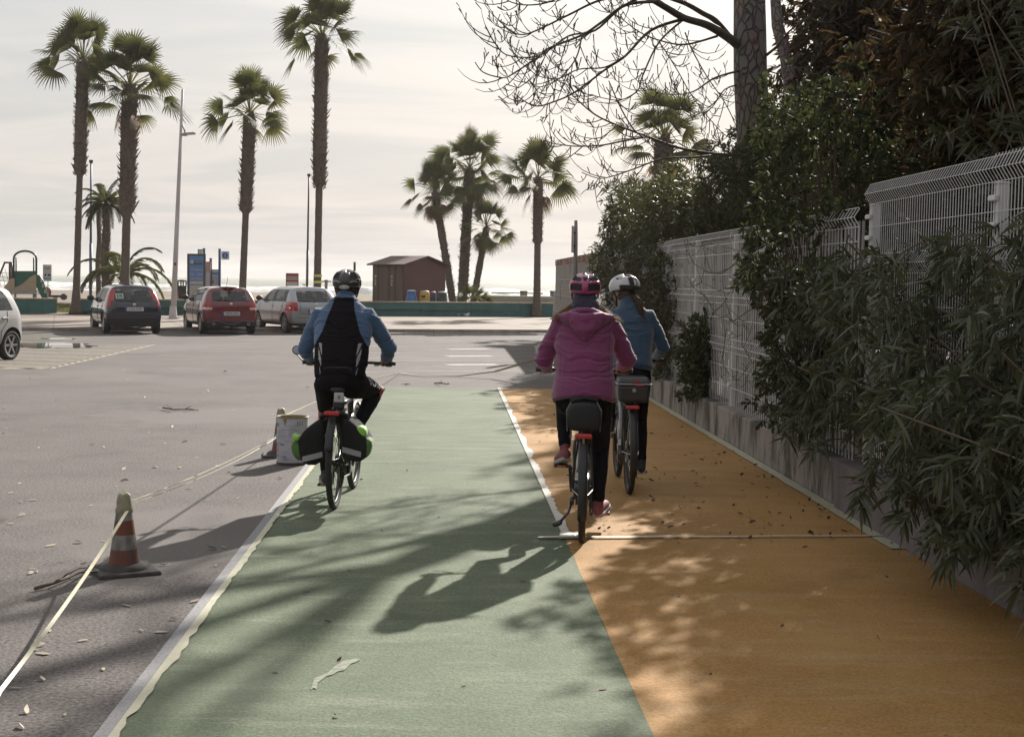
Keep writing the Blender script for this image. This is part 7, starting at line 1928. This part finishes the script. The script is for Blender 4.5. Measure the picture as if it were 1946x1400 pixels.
mb = MB(); mb.sphere(qp(0, -.03, -.0), (.078, .082, .088), 20, 14); mb.tube([(0, .41, 1.62), (0, .37, 1.56)], [.07, .085], 12, r2=.05, round_ends=True); mb.build('hair', m_haird, pink, smooth=True)
# ---- woman in blue
m_teal_j = tex_fabric('teal_blue_jacket', (.016, .056, .110), .75, sheen=.5, amt=.15)
J = dict(head=(-.035, .44, 1.65), yaw=R(38), hs=.94, neck=(.0, .39, 1.53), hip=(.02, .22, .975), waist=(.02, .25, 1.13), chest=(.02, .31, 1.32), shoulder=(.172, .335, 1.462), elbow_l=(-.275, .40, 1.20), elbow_r=(.305, .36, 1.20),
         knee_l=(-.135, .64, .84), ankle_l=(-.150, .335, .575), knee_r=(.135, .50, .58), ankle_r=(.152, .345, .235), grip=(.28, .66, 1.08),
         torso=[((.02, .20, 1.0), .150, .13), ((.02, .21, 1.03), .182, .15), ((.02, .24, 1.12), .172, .140), ((.02, .27, 1.22), .178, .134), ((.02, .30, 1.32), .192, .128), ((.01, .33, 1.43), .192, .114), ((.005, .35, 1.505), .150, .09), ((0, .37, 1.555), .092, .072), ((0, .38, 1.585), .070, .065), ((0, .39, 1.615), .067, .063)],
         arm_r=(.066, .054, .040), pelvis=((.01, .21, .975), (.178, .15, .12)), leg_r=(.100, .060, .055, .040), folds=folds(.008, 22, 3.5, 61), topname='jacket', ped=ped_b, toe=R(4), pitch_r=R(6))
blue, jb, qb = person(blue_loc, blue_rz, J, 'woman in a plain blue jacket and white helmet with a ponytail, riding ahead', dict(top=[m_teal_j], legs=[m_blk_leg], shoe=M('shoe_dark', (.035, .035, .04), .7), sole=M('sole_white', (.45, .44, .44), .6)), 'blue')
helmet(blue, (-.035, .435, 1.716), R(38), R(-5), M('helmet_white', (.50, .50, .52), .3, coat=.6), m_strap, m_refl, 'white', 'white helmet with black slots')
strand_hair('ponytail', [[(.01, .36, 1.63), (.055, .31, 1.62), (.085, .28, 1.57), (.10, .27, 1.50), (.115, .265, 1.45)]], m_hairb if False else M('hair_auburn', (.10, .05, .028), .5, amt=.5, scale=40), blue, 240, .0022, .017, 9)
mb = MB(); mb.sphere(qb(0, -.03, .0), (.079, .084, .088), 20, 14); mb.build('hair', m_haird, blue, smooth=True)
# ================================================================== CONES, BUCKET, TAPES
def cone_mat():
    m, N, L, b = new_mat('cone_bands'); tc = N.new('ShaderNodeTexCoord'); sp = N.new('ShaderNodeSeparateXYZ'); L.new(tc.outputs['Object'], sp.inputs[0])
    cr = N.new('ShaderNodeValToRGB'); cr.color_ramp.interpolation = 'CONSTANT'; el = cr.color_ramp.elements
    OR, WH, YL = (.15, .042, .022, 1), (.22, .21, .20, 1), (.22, .22, .13, 1)
    mr = N.new('ShaderNodeMapRange'); mr.inputs[1].default_value = 0; mr.inputs[2].default_value = .5; L.new(sp.outputs[2], mr.inputs[0]); L.new(mr.outputs[0], cr.inputs[0])
    el[0].position = 0; el[0].color = OR; el[1].position = .28; el[1].color = WH
    for p, c in ((.45, OR), (.62, WH), (.78, OR), (.86, YL)): e = el.new(p); e.color = c
    n = N.new('ShaderNodeTexNoise'); n.inputs['Scale'].default_value = 14; n.inputs['Detail'].default_value = 6; n.inputs['Roughness'].default_value = .7; mp = N.new('ShaderNodeMapping'); mp.inputs['Scale'].default_value = (1, 1, .3); L.new(tc.outputs['Object'], mp.inputs[0]); L.new(mp.outputs[0], n.inputs['Vector'])
    r = N.new('ShaderNodeMapRange'); r.inputs[1].default_value = .44; r.inputs[2].default_value = .60; L.new(n.outputs['Fac'], r.inputs[0])
    mx = N.new('ShaderNodeMix'); mx.data_type = 'RGBA'; mx.inputs[7].default_value = (.07, .055, .045, 1); L.new(cr.outputs[0], mx.inputs[6])
    ml = N.new('ShaderNodeMath'); ml.operation = 'MULTIPLY'; ml.inputs[1].default_value = .75; L.new(r.outputs[0], ml.inputs[0]); L.new(ml.outputs[0], mx.inputs[0]); L.new(mx.outputs[2], b.inputs['Base Color']); b.inputs['Roughness'].default_value = .6
    return m
m_cone = cone_mat(); m_rubber = M('cone_rubber', (.07, .06, .055), .8, amt=.5, scale=12)
def cone(px, py, label, rz):
    l = G(px, py); root = empty('traffic_cone', l, rz, label, 'traffic cone', 'taped traffic cones along the lane edge')
    mb = MB(); mb.box((0, 0, .012), (.36, .36, .022), taper=.97); mb.build('base', m_rubber, root, bevel=.006)
    mb = MB(); mb.lathe((0, 0, 0), [(.138, .022), (.136, .034), (.115, .052), (.088, .058)], 28); mb.build('foot_ring', m_rubber, root, smooth=True)
    mb = MB(); mb.lathe((0, 0, 0), [(.092, .05), (.084, .09), (.063, .24), (.044, .38), (.036, .44)], 32); mb.build('cone_body', m_cone, root, smooth=True)
    mb = MB(); pr_ = [(.044, .345), (.052, .36), (.046, .39), (.042, .42), (.040, .45), (.034, .465), (.016, .472), (.001, .468)]
    mb.lathe((0, 0, 0), pr_, 20)
    for i, v in enumerate(mb.v): k = 1 + .16 * noise.noise((v[0] * 45, v[1] * 45, v[2] * 30)); mb.v[i] = (v[0] * k, v[1] * k, v[2] + .012 * noise.noise((v[0] * 40, v[1] * 40, 3)))
    mb.build('tape_wrap', M('tape_wrap', (.33, .31, .21), .6, amt=.3, scale=14, bump=.4, bscale=50), root, smooth=True)
    return l + Vector((0, 0, .43))
c1 = cone(236, 1086, 'nearest orange and white traffic cone with tape wrapped round its tip', R(28))
c2 = cone(534, 866, 'traffic cone half hidden behind the white paper bucket', R(10))
# bucket
bl = G(556, 881); root = empty('paper_bucket', bl, R(0), 'white printed cardboard paint drum standing on the lane edge left of the bicycle', 'bucket')
def bucket_mat():
    m, N, L, b = new_mat('bucket_paper'); tc = N.new('ShaderNodeTexCoord'); O = tc.outputs['Object']
    def nzz(s, st, d=5):
        mp = N.new('ShaderNodeMapping'); mp.inputs['Scale'].default_value = st; L.new(O, mp.inputs[0]); n = N.new('ShaderNodeTexNoise'); n.inputs['Scale'].default_value = s; n.inputs['Detail'].default_value = d; L.new(mp.outputs[0], n.inputs['Vector']); return n.outputs['Fac']
    def st(x, a, b_, k=1.):
        r = N.new('ShaderNodeMapRange'); L.new(x, r.inputs[0]); r.inputs[1].default_value = a; r.inputs[2].default_value = b_; r.inputs[4].default_value = k; return r.outputs[0]
    m1 = N.new('ShaderNodeMix'); m1.data_type = 'RGBA'; m1.inputs[6].default_value = (.44, .43, .47, 1); m1.inputs[7].default_value = (.27, .27, .32, 1); L.new(st(nzz(9, (1, 1, 9)), .54, .60, .5), m1.inputs[0])
    m2 = N.new('ShaderNodeMix'); m2.data_type = 'RGBA'; L.new(m1.outputs[2], m2.inputs[6]); m2.inputs[7].default_value = (.30, .22, .12, 1); L.new(st(nzz(7, (1, 1, .4)), .66, .72, .6), m2.inputs[0])
    L.new(m2.outputs[2], b.inputs['Base Color']); b.inputs['Roughness'].default_value = .6; return m
HB = .45; RB = .148
mb = MB(); mb.lathe((0, 0, 0), [(RB, .025), (RB, HB), (RB - .006, HB), (RB - .006, .03), (.001, .03)], 48); mb.build('drum', bucket_mat(), root, smooth=False)
mb = MB(); mb.lathe((0, 0, 0), [(.001, 0), (RB - .004, 0), (RB + .002, .004), (RB + .002, .026)], 48); mb.build('base_rim', M('rim_dark', (.06, .045, .04), .6), root)
m_cream_p = M('dried_paint', (.25, .18, .09), .6, amt=.3, scale=10)
mb = MB(); mb.lathe((0, 0, 0), [(RB - .010, HB - .09), (RB - .0075, HB - .002), (RB + .003, HB + .004), (RB + .0015, HB - .012)], 48); mb.build('paint_rim', m_cream_p, root, smooth=True)
mb = MB()
def onb(a, z, k=.0015): return Vector((math.sin(a) * (RB + k), -math.cos(a) * (RB + k), z))
A_ = [onb(-.52 + .03 * i, HB - .01) for i in range(12)]; dl = [.02, .03, .035, .045, .06, .075, .06, .055, .04, .045, .03, .015]; B_ = [onb(-.52 + .03 * i + (.05 - .09 * i / 11), HB - .01 - dl[i]) for i in range(12)]; mb.strip(A_, B_); mb.build('paint_drip', m_cream_p, root)
def marks(name, items, mat):
    mb = MB()
    for a, z, wa, h in items:
        n = max(2, int(wa / .03)); A = [onb(a + wa * i / n, z + h / 2) for i in range(n + 1)]; B2 = [onb(a + wa * i / n, z - h / 2) for i in range(n + 1)]; mb.strip(A, B2)
    mb.build(name, mat, root)
m_pr = M('print_ink', (.07, .07, .10), .6); m_prr = M('print_red', (.30, .04, .04), .6); m_prg = M('print_grey', (.22, .22, .28), .6)
marks('print_marks', [(-1.2 + .14 * (i % 3), .20 - .018 * (i // 3), .05, .010) for i in range(6)] + [(-.72, .195, .30, .010), (.50 + .16 * (i % 3), .415 - .02 * (i // 3), .05, .010) if False else (.45, .40, .05, .01)] + [(.42 + .16 * (i % 3), .405 - .022 * (i // 3), .06, .012) for i in range(6)], m_pr)
r = random.Random(3); marks('small_print', [(r.uniform(-1.1, .2), .045 + .011 * i, r.uniform(.3, .9), .003) for i in range(6)] + [(-1.05, .33 - .011 * i, r.uniform(.4, .9), .003) for i in range(8)] + [(-.1, .37 - .012 * i, r.uniform(.5, .9), .003) for i in range(9)], m_prg)
mb = MB(); ctr = (-1.02, .135)
for k in range(8):
    a = k * pi / 4; rr_ = .034 if k % 2 == 0 else .018; a2 = a + .20; rr2 = rr_ * .55
    mb.poly([onb(ctr[0], ctr[1], .002), onb(ctr[0] + math.sin(a - .25) * rr_ * .35 / RB, ctr[1] + math.cos(a - .25) * rr_ * .35, .002), onb(ctr[0] + math.sin(a) * rr_ / RB, ctr[1] + math.cos(a) * rr_, .002), onb(ctr[0] + math.sin(a + .25) * rr_ * .35 / RB, ctr[1] + math.cos(a + .25) * rr_ * .35, .002)])
mb.build('star_logo', m_prr, root)
marks('logo_lettering', [(-1.16 + .055 * i, .087, .04, .014) for i in range(5)], m_prr)
for a, z in ((-.35, .075), (-1.05, .375)):
    mb = MB(); pts = [onb(a + .017 / RB * math.cos(t * pi / 8), z + .017 * math.sin(t * pi / 8), .002) for t in range(16)]; mb.tube(pts, .002, 4, closed=True); mb.tube([onb(a, z + .01, .002), onb(a, z - .01, .002)], .002, 4); mb.build('ring_mark', m_prg, root)
# tapes strung between the cones
m_string = M('tape_string', (.50, .47, .32), .5, amt=.2, scale=20)
def tape(pts, w, label, sag=.0, n=14, twist=.3, mat=m_string, base=None):
    q = []
    for a, b in zip(pts[:-1], pts[1:]):
        for i in range(n):
            t = i / n; p = Vector(a).lerp(Vector(b), t); p.z -= sag * 4 * t * (1 - t); q.append(p)
    q.append(Vector(pts[-1])); o_ = q[0].copy(); o_.z = 0; mb = MB(off=o_); A = []; B = []
    for i, p in enumerate(q):
        d = (q[min(i + 1, len(q) - 1)] - q[max(0, i - 1)]).normalized(); s, u_, _ = frame_of(d); a = twist * i * .35; v = (s * math.cos(a) + u_ * math.sin(a)) * w / 2; A.append(p - v); B.append(p + v)
    mb.strip(A, B); o = mb.build('masking_tape_line', mat); sm = o.modifiers.new('t', 'SOLIDIFY'); sm.thickness = .003; sm.offset = 0; o.location = o_; return tag(o, label, 'tape', 'tape strung along the lane edge')
low = P(0, 1312, 5.55); 
tape([c1 + Vector((.03, -.045, -.06)), low.lerp(c1, -.0), low + (low - c1) * .25], .018, 'taut cream tape running from the nearest cone out of the left edge', .03, twist=.12)
tape([c1 + Vector((.03, .03, -.015)), c2 + Vector((-.02, -.03, -.22))], .012, 'upper cream tape strung from the nearest cone to the bucket', .03, twist=.1)
tape([c1 + Vector((.03, .02, -.03)), c2 + Vector((-.02, -.03, -.235))], .010, 'thin lower cream tape twisted beside the one from cone to bucket', .045, twist=.2)
e1 = G(760, 711) + Vector((0, 0, .03)); tape([c2 + Vector((.04, 0, -.03)), P(600, 763, 14.6), P(700, 722, 19.5), e1], .03, 'cream tape running from the cone behind the bucket past the man', .0, twist=.05)
tape([e1, G(815, 717) + Vector((0, 0, .02)), G(870, 717) + Vector((0, 0, .02)), P(940, 706, 25.4), P(1020, 683, 24.6), P(1100, 662, 23.6), W(3.1, 22.6, .9)], .05, 'slack cream tape sagging over the asphalt beyond the green lane end', .0, twist=.03)

# sea haze: one even volume round the whole scene
mb = MB(); mb.box((0, 1270, 6.5), (3040, 2700, 24)); hz_ = mb.build('haze', M('tmp', (1, 1, 1)))
m, N, L, b = new_mat('haze_air'); N.remove(b); vp = N.new('ShaderNodeVolumePrincipled'); vp.inputs['Color'].default_value = (.93, .92, .90, 1); vp.inputs['Density'].default_value = .00028; vp.inputs['Anisotropy'].default_value = .2
L.new(vp.outputs[0], N['Material Output'].inputs['Volume']); hz_.data.materials.clear(); hz_.data.materials.append(m); tag(hz_, kind='stuff')
